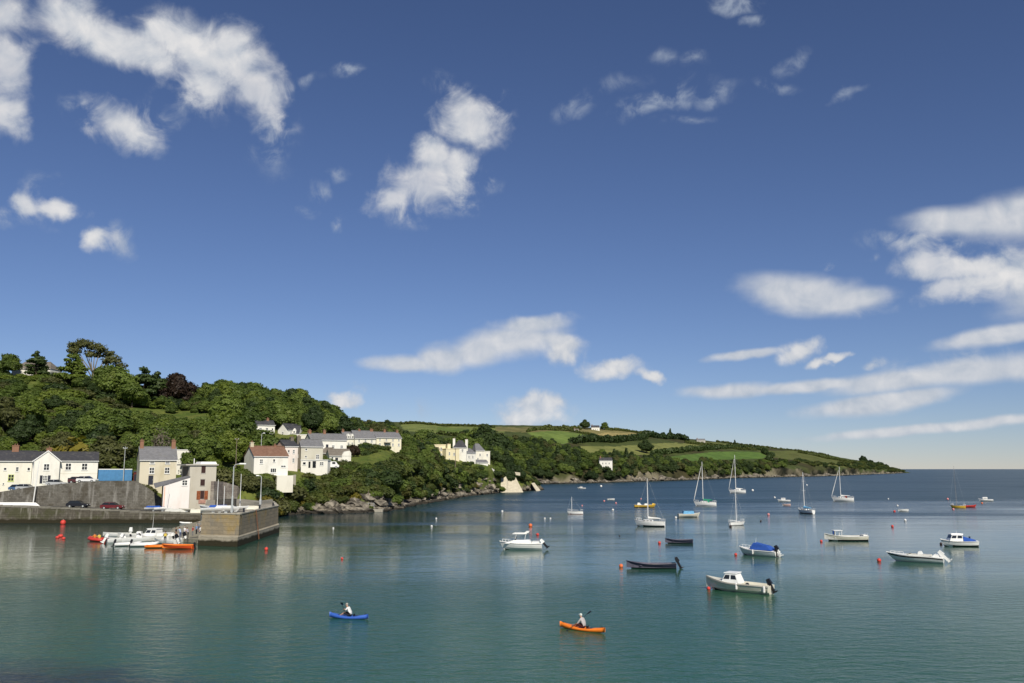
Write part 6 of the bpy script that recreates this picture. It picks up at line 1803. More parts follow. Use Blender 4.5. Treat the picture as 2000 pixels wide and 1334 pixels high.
b = boat('open_boat', 1652, 1056, 177, 'long cream open boat with a small glazed shelter near its bow', 'boat')
R_ = hull(b, 6.5, 2.1, 1.15, .72, .80, .35, .78, (M_CREAMG, M_DARKB), inner=M_DECKG, floor=.2, wl=.10, thick=.1); rail_edge(b, R_, M_FRAME, dz=-.03, r=.045)
for x in (.75, 1.75):
    for s_ in (-1, 1): MB().tube([(x, s_ * .6, .4, .05), (x, s_ * .55, 1.52, .05)], 6).build('shelter_post', M_GEL, b)
MB().box(.6, 1.95, -.68, .68, 1.522, 1.60).build('shelter_roof', M_GEL, b); MB().hexa([(1.76, -.55, .85), (1.79, -.55, .85), (1.79, .55, .85), (1.76, .55, .85)], [(1.76, -.52, 1.5), (1.79, -.52, 1.5), (1.79, .52, 1.5), (1.76, .52, 1.5)]).build('windscreen', M_GLASS, b)
for x in (-.6, -1.8): MB().box(x - .16, x + .16, -.86, .86, .42, .47).build('thwart', M_DECKG, b)
MB().box(-3.1, -2.5, -.65, .65, .3, .93).build('engine_box', M_FRAME, b); MB().tube([(2.0, .5, 1.0, .07), (2.0, .5, 1.55, .10)], 6).build('search_light', M_COVERB, b)
for s_ in (-1, 1): MB().tube([(-3.15, s_ * .6, .8, .02), (-3.15, s_ * .6, 1.15, .02)], 5).build('stern_post', M_ALLOY, b)

b = boat('cabin_boat', 1873, 1067, 174, 'white cabin boat with a blue tarpaulin over its cockpit on the right of the moorings', 'motor boat')
R_ = hull(b, 5.0, 2.0, 1.0, .72, .80, .35, .8, (M_GEL, M_DARKB), deck=M_GEL, wl=.08); rail_edge(b, R_, M_RUB, dz=-.08, r=.03)
cabin(b, -.35, 1.5, .78, .78, 1.72, M_GEL, M_GEL, .05, .45, .1, nwin=2)
MB().hexa([(-2.2, -.8, .78), (-.40, -.85, .76), (-.40, .85, .76), (-2.2, .8, .78)], [(-2.0, -.5, 1.0), (-.40, -.6, 1.45), (-.40, .6, 1.45), (-2.0, .5, 1.0)]).build('tarpaulin', M_COVERB, b)
MB().tube([(-1.5, .1, 1.0, .10), (-1.5, .1, 1.4, .13)], 6).build('winch', M_NAVY, b); MB().tube([(.2, 0, 1.78, .02), (.2, 0, 2.2, .015)], 5).build('aerial', M_FRAME, b)

def rowing(px, py, hd, L, B, label, hullm, inn, motor=False, sheer=.85, cat='rowing boat'):
    b = boat('rowing_boat', px, py, hd, label, cat)
    R_ = hull(b, L, B, sheer, .52, .60, .22, .62, (hullm, hullm), inner=inn, floor=.12, wl=-1, thick=.07); rail_edge(b, R_, hullm, 'gunwale', dz=-.01, r=.03)
    for x in (-.22 * L, .02 * L, .22 * L): 
        MB().box(x - .13, x + .13, -B * .40, B * .40, .34, .39).build('thwart', inn, b)
    if motor: outboard(b, -L / 2 - .03, .62, M_BLACK, M_BLACK, .45, 1.05)
    for s_ in (-.25, .25): MB().tube([(-.18 * L, s_, .42, .025), (.25 * L, s_ * .7, .44, .025)], 5).build('oar', M_WOOD, b)
    return b
rowing(1272, 1110, 177, 5.5, 1.75, 'long dark navy rowing boat with an outboard on its stern', M_NAVY, M_NAVYIN, True)
rowing(1326, 1061, 178, 4.1, 1.5, 'small dark navy rowing boat beyond the long navy one', M_NAVY, M_NAVYIN, False, .75)
b = rowing(1764, 999, 182, 2.6, 1.3, 'small white dinghy tied to a red buoy far out on the right', M_GEL, M_DECKG, False, .6, 'dinghy')
b = rowing(1193, 977, 200, 2.6, 1.3, 'tiny white dinghy between two pink buoys near the far shore', M_GEL, M_DECKG, False, .6, 'dinghy')
b = rowing(1536, 988, 178, 2.4, 1.2, 'pale pink dinghy floating just in front of the small white boat', plain('pink_plastic', (.55, .36, .33), .6), M_DECKG, False, .45, 'dinghy')

def small_boat(px, py, hd, L, label, mat=M_GEL, cover=None, cab=True):
    b = boat('small_boat', px, py, hd, label, 'motor boat')
    R_ = hull(b, L, L * .38, L * .2, L * .145, L * .14, .25, .8, (mat, M_DARKB), deck=mat, wl=.03)
    if cab: cabin(b, -.1 * L, .25 * L, L * .14, L * .15, L * .28, mat, mat, .08, .25, .08, nwin=1)
    if cover: MB().taper(-.30 * L, -.05 * L if cab else .2 * L, -L * .14, L * .14, L * .145, L * .27, .2, .1, .12).build('cover', cover, b)
    return b
small_boat(1346, 1010, 5, 5.2, 'cream boat with a light blue cover, near the green covered yacht', M_CREAMG, M_COVERLB, False)
small_boat(1136, 955, 170, 4.6, 'small white motorboat furthest up the inlet near the far shore')
small_boat(1531, 980, 175, 4.2, 'small white boat with a blue wheelhouse left of the far right yachts', M_GEL, None)
small_boat(1925, 979, 170, 4.6, 'white cabin boat furthest right near the horizon', M_GEL, None)
b = small_boat(1894, 991, 0, 3.9, 'red open boat moored beside the yellow hulled sailing boat', M_REDB, None, False)
b = small_boat(1445, 962, 178, 3.6, 'small white boat moored just behind the tall two lined yacht', M_GEL, None, True)

def yacht(px, py, hd, L, mast, label, hullm=M_GEL, boot=M_ANTI, cover=None, furl=True, cab=True, mastm=M_ALLOY, r=.085, mast_x=.08, cover_h=.34, deckm=None, hood=None):
    b = boat('sailing_boat', px, py, hd, label, 'sailing boat')
    R_ = hull(b, L, L * .33, L * .20, L * .155, L * .16, .45, .55, (hullm, boot), deck=deckm or hullm, wl=.10, pw=1.9)
    rail_edge(b, R_, M_WOOD if hullm is not M_GEL else M_RUB, 'toe_rail', dz=.02, r=.025)
    if cab: cabin(b, -.12 * L, .24 * L, L * .105, L * .155, L * .215, hullm if hullm is M_GEL else M_GEL, None, .1, .35, .08, nwin=3, wz=(.3, .75))
    MB().taper(-.42 * L, -.14 * L, -L * .09, L * .09, L * .16, L * .178, .05, .05, .02).build('cockpit', M_DECKG, b)
    mx = mast_x * L; z0 = L * .13
    MB().tube([(mx, 0, z0, r), (mx, 0, z0 + mast * .6, r * .92), (mx, 0, mast, r * .6)], 8).build('mast', mastm, b)
    for f_, w in ((.55, .11), (.78, .08)):
        MB().tube([(mx, -L * w, mast * f_, r * .3), (mx, L * w, mast * f_, r * .3)], 5).build('spreader', mastm, b)
    bl = L * .42
    zb = z0 + L * .12
    MB().tube([(mx, 0, zb, r * .6), (mx - bl, 0, zb - .03, r * .55)], 6).build('boom', mastm, b)
    if cover:
        MB().tube([(mx - .02, 0, zb + .16, cover_h * .75), (mx - bl * .25, 0, zb + .12, cover_h * .55), (mx - bl * .7, 0, zb + .08, cover_h * .42), (mx - bl, 0, zb + .04, cover_h * .22)], 8).build('sail_cover', cover, b)
    bow = R_[-1][-1]
    if furl: MB().tube([(bow[0] - .05, 0, bow[2] + .2, .06), (bow[0] * .8 + mx * .2, 0, bow[2] + (mast - bow[2]) * .2, .125), (mx + .1 * (bow[0] - mx), 0, bow[2] + (mast - bow[2]) * .88, .06)], 6).build('furled_sail', M_COVERW, b)
    else: MB().tube([(bow[0], 0, bow[2], .008), (mx, 0, mast * .97, .008)], 4).build('forestay', M_ALLOY, b)
    MB().tube([(-L / 2, 0, L * .14, .007), (mx, 0, mast, .007)], 4).build('backstay', M_ALLOY, b)
    for s_ in (-1, 1): MB().tube([(mx - .05, s_ * L * .155, L * .14, .007), (mx, s_ * L * .08, mast * .78, .007), (mx, 0, mast * .97, .007)], 4).build('shroud', M_ALLOY, b)
    stanchions(b, R_, 11, 13, .5); stanchions(b, R_, 0, 2, .5)
    if hood: MB().taper(-.2 * L, -.06 * L, -L * .1, L * .1, L * .16, L * .26, .05, .2, .1).build('spray_hood', hood, b)
    MB().box(-L / 2 - .05, -L / 2 + .05, -.06, .06, -.3, L * .12).build('rudder', hullm, b)
    return b
yacht(1269, 1028, 160, 5.9, 9.2, 'white yacht with a white sail cover in front of the yellow boat', cover=M_COVERW, furl=False, boot=M_DARKB, r=.075, mast_x=.05)
yacht(1377, 988, 170, 6.6, 13.2, 'white yacht with a green sail cover and furled white foresail', cover=M_COVERG, furl=True, r=.105, cover_h=.5, hood=M_COVERG)
yacht(1440, 963, 172, 7.6, 17.5, 'largest yacht with the tallest mast and a furled foresail, behind the others', cover=M_COVERW, furl=True, r=.15, cover_h=.45, hood=M_COVERW)
yacht(1440, 1026, 25, 3.8, 6.8, 'small white sailing dinghy with a bare mast in front of the tallest yacht', furl=False, r=.075, mast_x=-.05, boot=M_DARKB)
yacht(1574, 1003, 115, 5.4, 10.2, 'white sailing boat seen end on with a light blue sail cover', cover=M_COVERLB, furl=False, r=.09, cover_h=.5)
yacht(1646, 979, 165, 7.2, 11.8, 'white yacht with a drooping pale foresail furthest right of the white yachts', cover=M_COVERW, furl=True, r=.10, hood=M_ANTI)
yacht(1123, 1004, 175, 3.9, 4.2, 'small white day sailer with a short mast, leftmost of the sailing boats', furl=False, cab=False, r=.07, mast_x=.2)
yacht(1871, 992, 150, 3.9, 11.9, 'yellow hulled sailing boat with a thin dark mast beside the red boat', hullm=M_YELLOW, boot=M_YELLOW, furl=False, mastm=M_MASTD, r=.045, deckm=M_YELLOW, cab=False)
b = boat('yellow_boat', 1260, 991, 3, 'low yellow hulled boat with white covers behind the white yacht', 'boat')
R_ = hull(b, 6.3, 2.0, .95, .62, .7, .3, .5, (M_YELLOW, M_DARKB), deck=M_CREAMG, wl=.08); rail_edge(b, R_, M_YELLOW, 'toe_rail', dz=.0, r=.05)
MB().taper(-2.4, -1.1, -.6, .6, .72, 1.35, .2, .6, .15).build('cover', M_COVERW, b); MB().taper(-.3, .9, -.5, .5, .66, 1.1, .15, .35, .1).build('coach_roof', M_COVERW, b); MB().taper(2.0, 2.9, -.25, .25, .78, 1.15, .1, .2, .05).build('bow_locker', M_YELLOW, b)

# --- buoys
def buoy(px, py, dpx, mat, label, col, two=None):
    Y = at(px, py).y; r = max(.09, dpx * mpp(Y) / 2 * .70)
    p = at(px, py + dpx * .35)
    o = empty('mooring_buoy', (p.x, p.y, 0)); tag(o, label, 'buoy', 'mooring buoys')
    MB().ball((0, 0, r * .62), r, 0, 12, 8).build('float', mat, o, True)
    if two: MB().ball((0, 0, r * .66), r * 1.01, 0, 12, 8, (.9, .9, .99)).build('top', two, o, True)
    MB().tube([(0, 0, r * 1.55, r * .18), (0, 0, r * 1.85, r * .16)], 6).build('ring', M_RUB, o)
    return o
BUOYS = [(1213,1104,11,M_WETO,'orange buoy at the bow of the long navy rowing boat'),(1288,1059,8,M_WETR,'red buoy left of the small navy rowing boat'),(1384,1148,10,M_WETR,'red buoy under the bow of the cream cuddy boat'),
 (1437,1082,8,M_WETR,'red buoy at the bow of the blue canopied boat'),(1604,1056,7,M_WETR,'red buoy at the bow of the long cream open boat'),(1717,1093,11,M_WETR,'red buoy left of the low white speedboat'),(1743,1027,7,M_WETR,'red buoy nearer of the pair left of the cabin boat with the tarpaulin'),
 (1768,1015,7,M_WETW,'white buoy beyond the red one left of the tarpaulin covered cabin boat'),(1747,998,6,M_WETR,'red buoy holding the small white dinghy on the right'),(1862,994,6,M_WETP,'pink buoy at the foot of the yellow sailing boat'),(1838,1061,7,M_WETD,'dark buoy at the bow of the tarpaulin covered cabin boat'),
 (1036,1025,10,M_WETO,'orange buoy above the stern of the white motor cruiser, further of two'),(1050,1043,8,M_WETR,'red buoy just behind the stern of the white motor cruiser'),(123,1019,14,M_WETR,'large red buoy in front of the quay wall'),(520,1071,10,M_WETR,'red buoy right of the pier head'),
 (668,1090,7,M_WETR,'small red buoy alone in the bright reflections'),(1427,1027,7,M_WETD,'dark buoy left of the small sailing dinghy'),(1501,1004,7,M_WETP,'pink buoy left of the end on sailing boat'),(1486,1017,5,M_WETD,'small dark buoy right of the small sailing dinghy'),
 (1180,978,5,M_WETP,'pink buoy left of the tiny white dinghy'),(1203,982,5,M_WETP,'pink buoy right of the tiny white dinghy'),(1197,995,6,M_WETW,'white buoy below the tiny white dinghy'),(651,1031,5,M_WETW,'white buoy on the brown reflections off the rocks'),
 (843,1027,6,M_WETW,'white buoy nearer of two in mid harbour'),(852,1012,5,M_WETW,'white buoy further of two in mid harbour'),(981,998,6,M_WETW,'white buoy off the pale sea wall'),(1064,1012,5,M_WETW,'left white buoy of a close pair in the middle'),(1075,1012,5,M_WETW,'right white buoy of a close pair in the middle'),
 (1320,1010,6,M_WETW,'white buoy left of the cream boat with the light blue cover'),(1470,957,6,M_WETW,'white buoy right of the largest yacht'),(1513,971,5,M_WETW,'white buoy left of the small white boat with a wheelhouse'),(1753,987,5,M_WETW,'white buoy behind the small white dinghy'),(1851,974,6,M_WETP,'pink buoy far out beyond the yellow sailing boat'),
 (1174,949,6,M_WETW,'pale buoy close to the far shore'),(1252,974,4,M_WETP,'pale pink buoy above the yellow boat'),(1210,1046,4,M_WETD,'small dark float left of the white yacht'),(1918,982,5,M_WETO,'orange buoy under the furthest right cabin boat'),(1735,974,4,M_WETW,'tiny white buoy left of the yellow sailing boat'),(1137,987,4,M_WETP,'pink buoy right of the short masted day sailer'),(1576,947,4,M_WETW,'tiny pale buoy near the far shore on the right')]
for bx in BUOYS: buoy(*bx[:5], None)

# --- the cluster by the slipway
def rib(px, py, hd, L, label, tubem, floorm=M_DECKG, motor=True, name='inflatable_boat', console=False):
    b = boat(name, px, py, hd, label, 'inflatable boat', None)
    B_ = L * .42; r = L * .062
    path = [(-L / 2, -B_ / 2 + r, r * 1.2, r), (L * .18, -B_ / 2 + r, r * 1.25, r), (L * .36, -B_ * .28, r * 1.6, r), (L * .47, 0, r * 2.1, r * .95), (L * .36, B_ * .28, r * 1.6, r), (L * .18, B_ / 2 - r, r * 1.25, r), (-L / 2, B_ / 2 - r, r * 1.2, r)]
    MB().tube(path, 10).build('tube', tubem, b, True)
    MB().box(-L * .46, L * .30, -B_ / 2 + r * 1.4, B_ / 2 - r * 1.4, .02, .14).build('floor', floorm, b); MB().box(-L * .46, -L * .42, -B_ / 2 + r * 1.5, B_ / 2 - r * 1.5, .141, r * 2.3).build('transom', floorm, b)
    MB().box(-.05 * L, .03 * L, -B_ / 2 + r * 1.5, B_ / 2 - r * 1.5, .30, .36).build('thwart', floorm, b)
    if console: MB().taper(-.1 * L, .1 * L, -.3, .3, .15, .95, .05, .15, .05).build('console', M_GEL, b)
    if motor: outboard(b, -L * .47, r * 2.2, M_BLACK, M_BLACK, .35, .85)
    return b
red_rib = rib(190, 1057, 150, 3.9, 'red inflatable dinghy furthest left of the boats by the slipway', M_REDB, M_REDB, True)
rib(250, 1066, 20, 3.5, 'white inflatable with an outboard at the left front of the moored cluster', M_GEL, M_DECKG, True)
rib(283, 1067, 12, 3.7, 'white inflatable lying in front of the cabin cruiser, beside the orange one', M_GEL, M_DECKG, True)
rib(232, 1056, 200, 3.3, 'grey inflatable behind the white ones at the left of the cluster', plain('grey_hypalon', (.42, .43, .44), .6), M_DECKG, True)
rib(305, 1070, 10, 2.9, 'orange inflatable between the white inflatable and the long orange boat', M_ORANGE, M_ORANGE, False)
b = boat('orange_boat', 347, 1072, 176, 'long low orange red rescue boat with a dark end at the slipway', 'boat')
R_ = hull(b, 4.5, 1.4, .62, .52, .52, .2, .7, (M_ORED, M_ORED), inner=M_ORANGE, floor=.1, wl=-1, thick=.14); rail_edge(b, R_, M_ORANGE, 'gunwale', dz=.02, r=.06); outboard(b, -2.28, .5, M_BLACK, M_BLACK, .2, .7)
for x in (-.5, .7): MB().box(x - .15, x + .15, -.5, .5, .3, .36).build('thwart', M_ORANGE, b)
b = boat('cabin_cruiser', 300, 1058, 168, 'white cabin cruiser with a tall windscreen and whip aerial in the middle of the cluster', 'motor boat')
R_ = hull(b, 6.2, 2.3, 1.25, .95, .95, .35, .85, (M_GEL, M_DARKB), deck=M_GEL, wl=.03)
cabin(b, -.9, 1.3, .9, .95, 1.95, M_GEL, M_GEL, .05, .7, .12, nwin=2); MB().taper(-2.8, -1.0, -.9, .9, .97, 1.35, .1, .02, .05).build('cockpit_coaming', M_GEL, b); MB().tube([(.1, .3, 1.95, .025), (.0, .3, 4.3, .012)], 5).build('aerial', M_FRAME, b); outboard(b, -3.1, .8, M_GEL, M_BLACK, .3, 1.0)
b = boat('white_launch', 262, 1052, 185, 'white launch with a raised white engine cowl behind the inflatables', 'motor boat')
R_ = hull(b, 5.2, 1.9, 1.0, .75, .75, .3, .8, (M_GEL, M_GEL), inner=M_DECKG, floor=.3, wl=.0); MB().taper(-1.2, -.2, -.5, .5, .3, 1.15, .1, .3, .1).build('console', M_GEL, b); outboard(b, -2.6, .7, M_GEL, M_GEL, .75, 1.2)
b = boat('white_launch', 318, 1052, 172, 'white open launch nearest the slipway behind the cabin cruiser', 'motor boat')
R_ = hull(b, 4.8, 1.9, .95, .75, .75, .3, .8, (M_GEL, M_GEL), inner=M_DECKG, floor=.3, wl=.0); MB().taper(-1.6, -.6, -.5, .5, .3, 1.0, .1, .3, .1).build('console', M_GEL, b)
b = boat('blue_edged_boat', 226, 1049, 190, 'small white boat with an upright white outboard at the back left of the cluster', 'motor boat')
R_ = hull(b, 4.0, 1.6, .85, .65, .65, .3, .8, (M_GEL, M_GEL), inner=M_DECKG, floor=.25, wl=.0); outboard(b, -2.0, .8, M_GEL, M_GEL, .0, 1.35)
for (px, py, hd, L, lab) in [(240, 1060, 30, 4.4, 'white open boat with its bow to the right at the left of the cluster'), (272, 1060, 14, 4.8, 'white sports boat between the grey inflatable and the cabin cruiser'), (322, 1062, 160, 4.0, 'white tender squeezed between the cabin cruiser and the orange boat'), (336, 1058, 175, 3.6, 'white rowing tender against the end of the slipway')]:
    b = boat('white_tender', px, py, hd, lab, 'motor boat', 'white boats crowded at the slipway')
    R_ = hull(b, L, L * .38, L * .22, L * .165, L * .16, .3, .8, (M_GEL, M_GEL), inner=M_DECKG, floor=.3, wl=.0); MB().taper(-.1 * L, .12 * L, -.42, .42, .3, 1.15, .1, .3, .1).build('console', M_GEL, b)
    MB().hexa([(.02 * L, -.4, 1.1), (.05 * L, -.4, 1.1), (.05 * L, .4, 1.1), (.02 * L, .4, 1.1)], [(-.04 * L, -.36, 1.42), (-.02 * L, -.36, 1.42), (-.02 * L, .36, 1.42), (-.04 * L, .36, 1.42)]).build('windscreen', M_GLASS, b)
    outboard(b, -L / 2 - .02, .75, M_GEL if L > 4.2 else M_BLACK, M_GEL, .5, 1.15)
rib(345, 1021, 175, 3.0, 'white inflatable tender tied under the shadowed quay wall, left one', M_GEL, M_DECKG, False)
rib(362, 1023, 178, 2.4, 'small white tender right of the other under the shadowed quay wall', M_GEL, M_DECKG, False)
for k, (px, py, r_) in enumerate([(112, 1051, .26), (118, 1049, .36), (124, 1053, .26)]):
    p = at(px, py); o = MB().ball((0, 0, r_ * .5), r_, 0, 12, 8, (1.2, 1, .8)).build('float', M_WETR, None, True); o.location = (p.x, p.y, 0); o.name = 'red_float'
    tag(o, ['left one of three red floats bunched in the inner harbour', 'largest and middle one of three red floats in the inner harbour', 'right one of three red floats bunched in the inner harbour'][k], 'float', 'red floats in the inner harbour')
# --- dinghies drawn up on the quay and the pier
def dinghy_ashore(px, Y, z, L, hd, label, hullm=M_GEL, cover=None, mast=0.0, upside=False, tilt=0.0, name='dinghy'):
    o = empty(name, (xat(px, Y, 985), Y, z), R(hd)); tag(o, label, 'dinghy')
    if upside:
        o.rotation_euler = (math.pi, 0, R(hd)); o.location.z = z + L * .13
    R_ = hull(o, L, L * .36, L * .15, L * .115, L * .115, .12, .75, (hullm, hullm), deck=(cover or hullm), wl=-1)
    if not upside:
        o.location.z = z + .35
        MB().box(-.3, .1, -.5, .5, -.34, -.1).build('trolley', M_GALV, o)
    if mast: MB().tube([(.12 * L, 0, .1, .06), (.12 * L + tilt, 0, mast, .04)], 6).build('mast', M_ALLOY, o)
    if cover: MB().taper(-.44 * L, .3 * L, -L * .13, L * .13, L * .122, L * .2, .2, .3, .3).build('cover', cover, o)
    return o
qzp = lambda px, Y: qz(xat(px, Y))
dinghy_ashore(303, 183.4, qzp(303, 183), 4.0, 5, 'dinghy under a blue cover on the quay left of the boathouse', M_GEL, M_COVERB)
dinghy_ashore(320, 183.0, qzp(320, 183), 3.6, 8, 'white dinghy with a pale raked mast at the corner of the boathouse', M_GEL, None, 5.4, tilt=.5)
dinghy_ashore(346, 183.2, qzp(346, 183), 4.4, 4, 'pale grey upturned dinghy in front of the boathouse', M_DECKG, None, 0, True)
dinghy_ashore(366, 183.4, qzp(366, 183), 3.6, 176, 'cream dinghy at the right end of the boathouse front', M_CREAMG)
o = dinghy_ashore(34, 183.7, 3.45, 9.2, 2, 'long slim white rowing gig on trestles along the edge of the quay', M_GEL, None, 0, True, name='rowing_gig'); o.scale = (1, .32, .5); o.location.z = 4.1
dinghy_ashore(398, 132, PZ, 3.6, 12, 'cream upturned dinghy at the left edge of the pier top', M_CREAMG, None, 0, True)
dinghy_ashore(418, 131, PZ, 3.7, 20, 'white sailing dinghy on the pier, leftmost of the masts', M_GEL, None, 4.6)
dinghy_ashore(431, 134, PZ, 3.8, 15, 'sailing dinghy with a blue cover in the middle of the pier', M_GEL, M_COVERB, 3.6)
dinghy_ashore(444, 132, PZ, 3.8, 10, 'white dinghy under a pale grey cover on the pier beside the lamp', M_GEL, M_COVERW, 0)
dinghy_ashore(463, 136, PZ, 3.6, 8, 'white sailing dinghy right of the lamp on the pier', M_GEL, None, 5.4)
dinghy_ashore(487, 143, PZ, 3.8, 25, 'cream upturned dinghy at the right edge of the pier top', M_CREAMG, None, 0, True)
dinghy_ashore(407, 139, PZ, 3.4, 160, 'white dinghy behind the others at the left of the pier', M_GEL, None, 0)
# bollards along the pier edge
for i, t in enumerate((.12, .5, .88)):
    p = top[1] + (top[2] - top[1]) * t; 
    o = MB().tube([(0, 0, 0, .16), (0, 0, .45, .13), (0, 0, .5, .2), (0, 0, .6, .18)], 8).build('bollard', M_STRIPE); o.location = (p.x - .25, p.y, PZ + .16)
    tag(o, ['iron bollard at the front end of the pier edge', 'iron bollard midway along the right edge of the pier', 'iron bollard at the far end of the pier edge'][i], 'bollard', 'bollards on the pier')
# ladder on the pier face
pa = mid2[1] + (mid2[2] - mid2[1]) * .35; pt = top[1] + (top[2] - top[1]) * .35
lad = empty('pier_ladder', (pa.x + .02, pa.y, 0)); tag(lad, 'rusty iron ladder down the right face of the pier', 'ladder')
dd = (top[2] - top[1]).normalized(); nn = Vector((dd.y, -dd.x, 0))
for s_ in (-.22, .22): MB().tube([(dd.x * s_ + nn.x * .75, dd.y * s_ + nn.y * .75, .2, .035), (dd.x * s_ + nn.x * .12, dd.y * s_ + nn.y * .12, PZ + .2, .035)], 5).build('rail', plain('rust', (.16, .07, .035), .9) if 'rust' not in bpy.data.materials else bpy.data.materials['rust'], lad)
for i in range(12):
    t = i / 11; q = .72 * (1 - t) + .12 * t; z = .3 + t * 4.2
    MB().tube([(dd.x * -.22 + nn.x * q, dd.y * -.22 + nn.y * q, z, .025), (dd.x * .22 + nn.x * q, dd.y * .22 + nn.y * q, z, .025)], 5).build('rung', bpy.data.materials['rust'], lad)

# ------------------------------------------------------------------ people
M_SKIN = plain('skin', (0.52, 0.30, 0.21), 0.55, 0.3); M_HAIRG = plain('grey_hair', (0.34, 0.31, 0.28), 0.8); M_HAIRB = plain('brown_hair', (0.06, 0.035, 0.02), 0.8)
def cloth(name, c): return bpy.data.materials.get(name) or plain(name, c, 0.85, 0.15, 0.12, 4.0)
def skin_mesh(name, J, E, mats, part_of, parent=None, subdiv=1):
    """J: joint -> (x, y, z, radius); E: list of (joint, joint, material index)"""
    names = list(J); idx = {n: i for i, n in enumerate(names)}
    me = bpy.data.meshes.new(name); me.from_pydata([J[n][:3] for n in names], [(idx[a], idx[b_]) for a, b_, _ in E], [])
    ob = bpy.data.objects.new(name, me); COL.objects.link(ob)
    sk = ob.modifiers.new('skin', 'SKIN'); sk.use_smooth_shade = True
    for i, n in enumerate(names):
        sv = me.skin_vertices[0].data[i]; r = J[n][3]; sv.radius = (r, J[n][4] if len(J[n]) > 4 else r); sv.use_root = (i == 0)
    sb = ob.modifiers.new('sub', 'SUBSURF'); sb.levels = subdiv; sb.render_levels = subdiv
    dg = bpy.context.evaluated_depsgraph_get(); dg.update()
    nm = bpy.data.meshes.new_from_object(ob.evaluated_get(dg)); nm.name = name
    COL.objects.unlink(ob); bpy.data.objects.remove(ob)
    nm.materials.clear()
    for m_ in mats: nm.materials.append(m_)
    segs = [(Vector(J[a][:3]), Vector(J[b_][:3]), mi) for a, b_, mi in E]
    for p in nm.polygons:
        c = p.center; best = None
        for a, b_, mi in segs:
            d = b_ - a; t = max(0, min(1, (c - a).dot(d) / max(1e-9, d.length_squared))); q = (c - (a + d * t)).length
            if best is None or q < best[0]: best = (q, mi)
        p.material_index = best[1]; p.use_smooth = True
    o = bpy.data.objects.new(name, nm); COL.objects.link(o)
    if parent: o.parent = parent
    return o
def fingers(mb, wrist, direction, side, m=0, curl=.6):
    """palm with four unequal fingers and a thumb"""
    d = Vector(direction).normalized(); s = Vector(side).normalized(); n_ = d.cross(s)
    w = Vector(wrist)
    mb.hexa([tuple(w + s * -.04 + n_ * -.014), tuple(w + s * .04 + n_ * -.014), tuple(w + s * .04 + n_ * .014), tuple(w + s * -.04 + n_ * .014)],
            [tuple(w + d * .09 + s * -.042 + n_ * -.013), tuple(w + d * .09 + s * .042 + n_ * -.013), tuple(w + d * .09 + s * .042 + n_ * .013), tuple(w + d * .09 + s * -.042 + n_ * .013)], m)
    for i, L in enumerate((.066, .078, .073, .057)):
        b0 = w + d * .085 + s * (-.032 + .021 * i)
        k1 = b0 + d * L * .5 - n_ * L * .2 * curl; k2 = k1 + d * L * .2 - n_ * L * .4 * curl; k3 = k2 - d * L * .15 - n_ * L * .25 * curl
        mb.tube([(*b0, .0095), (*k1, .009), (*k2, .0082), (*k3, .007)], 5, m)
    b0 = w + d * .03 - s * .042; k1 = b0 + d * .03 - s * .03 - n_ * .012; k2 = k1 + d * .03 + s * .002 - n_ * .022
    mb.tube([(*b0, .012), (*k1, .011), (*k2, .009)], 5, m)
def head_parts(person, hx, hy, hz, face, hair, hat=None):
    """hair, ears and the features of the face on a head centred at hx, hy, hz looking along +x rotated by face"""
    c, s_ = math.cos(face), math.sin(face)
    def P(x, y, z): return (hx + c * x - s_ * y, hy + s_ * x + c * y, hz + z)
    mb = MB()
    mb.tube([(*P(.085, 0, .015), .012), (*P(.108, 0, -.022), .018), (*P(.09, 0, -.032), .010)], 6)
    for y in (-.078, .078): mb.ball(P(0, y, -.005), .024, 0, 6, 5, (.8, .5, 1.2))
    mb.build('face_features', M_SKIN, person)
    e = MB()
    for y in (-.034, .034): e.ball(P(.078, y, .012), .012, 0, 6, 5)
    e.build('eyes', M_BLACK, person)
    mt = MB().hexa([P(.082, -.025, -.062), P(.088, -.025, -.062), P(.088, .025, -.062), P(.082, .025, -.062)], [P(.082, -.02, -.054), P(.088, -.02, -.054), P(.088, .02, -.054), P(.082, .02, -.054)]); mt.build('mouth', plain('lips', (.38, .16, .13), .6) if 'lips' not in bpy.data.materials else bpy.data.materials['lips'], person)
    h = MB(); h.ball(P(-.018, 0, .035), .105, 0, 12, 8, (1.0, .92, .95))
    ho = h.build('hat' if hat else 'hair', hat or hair, person, True)
    # open the face: keep only the back and the top of the cap
    bm = bmesh.new(); bm.from_mesh(ho.data)
    dl = [f_ for f_ in bm.faces if ((f_.calc_center_median() - Vector((hx, hy, hz))).dot(Vector((c, s_, 0))) > .045 and f_.calc_center_median().z < hz + .075) or f_.calc_center_median().z < hz - .06]
    bmesh.ops.delete(bm, geom=dl, context='FACES'); bm.to_mesh(ho.data); bm.free()
    if hat: MB().tube([(*P(.02, 0, .055), .125), (*P(.02, 0, .068), .125)], 14).build('hat_brim', hat, person)

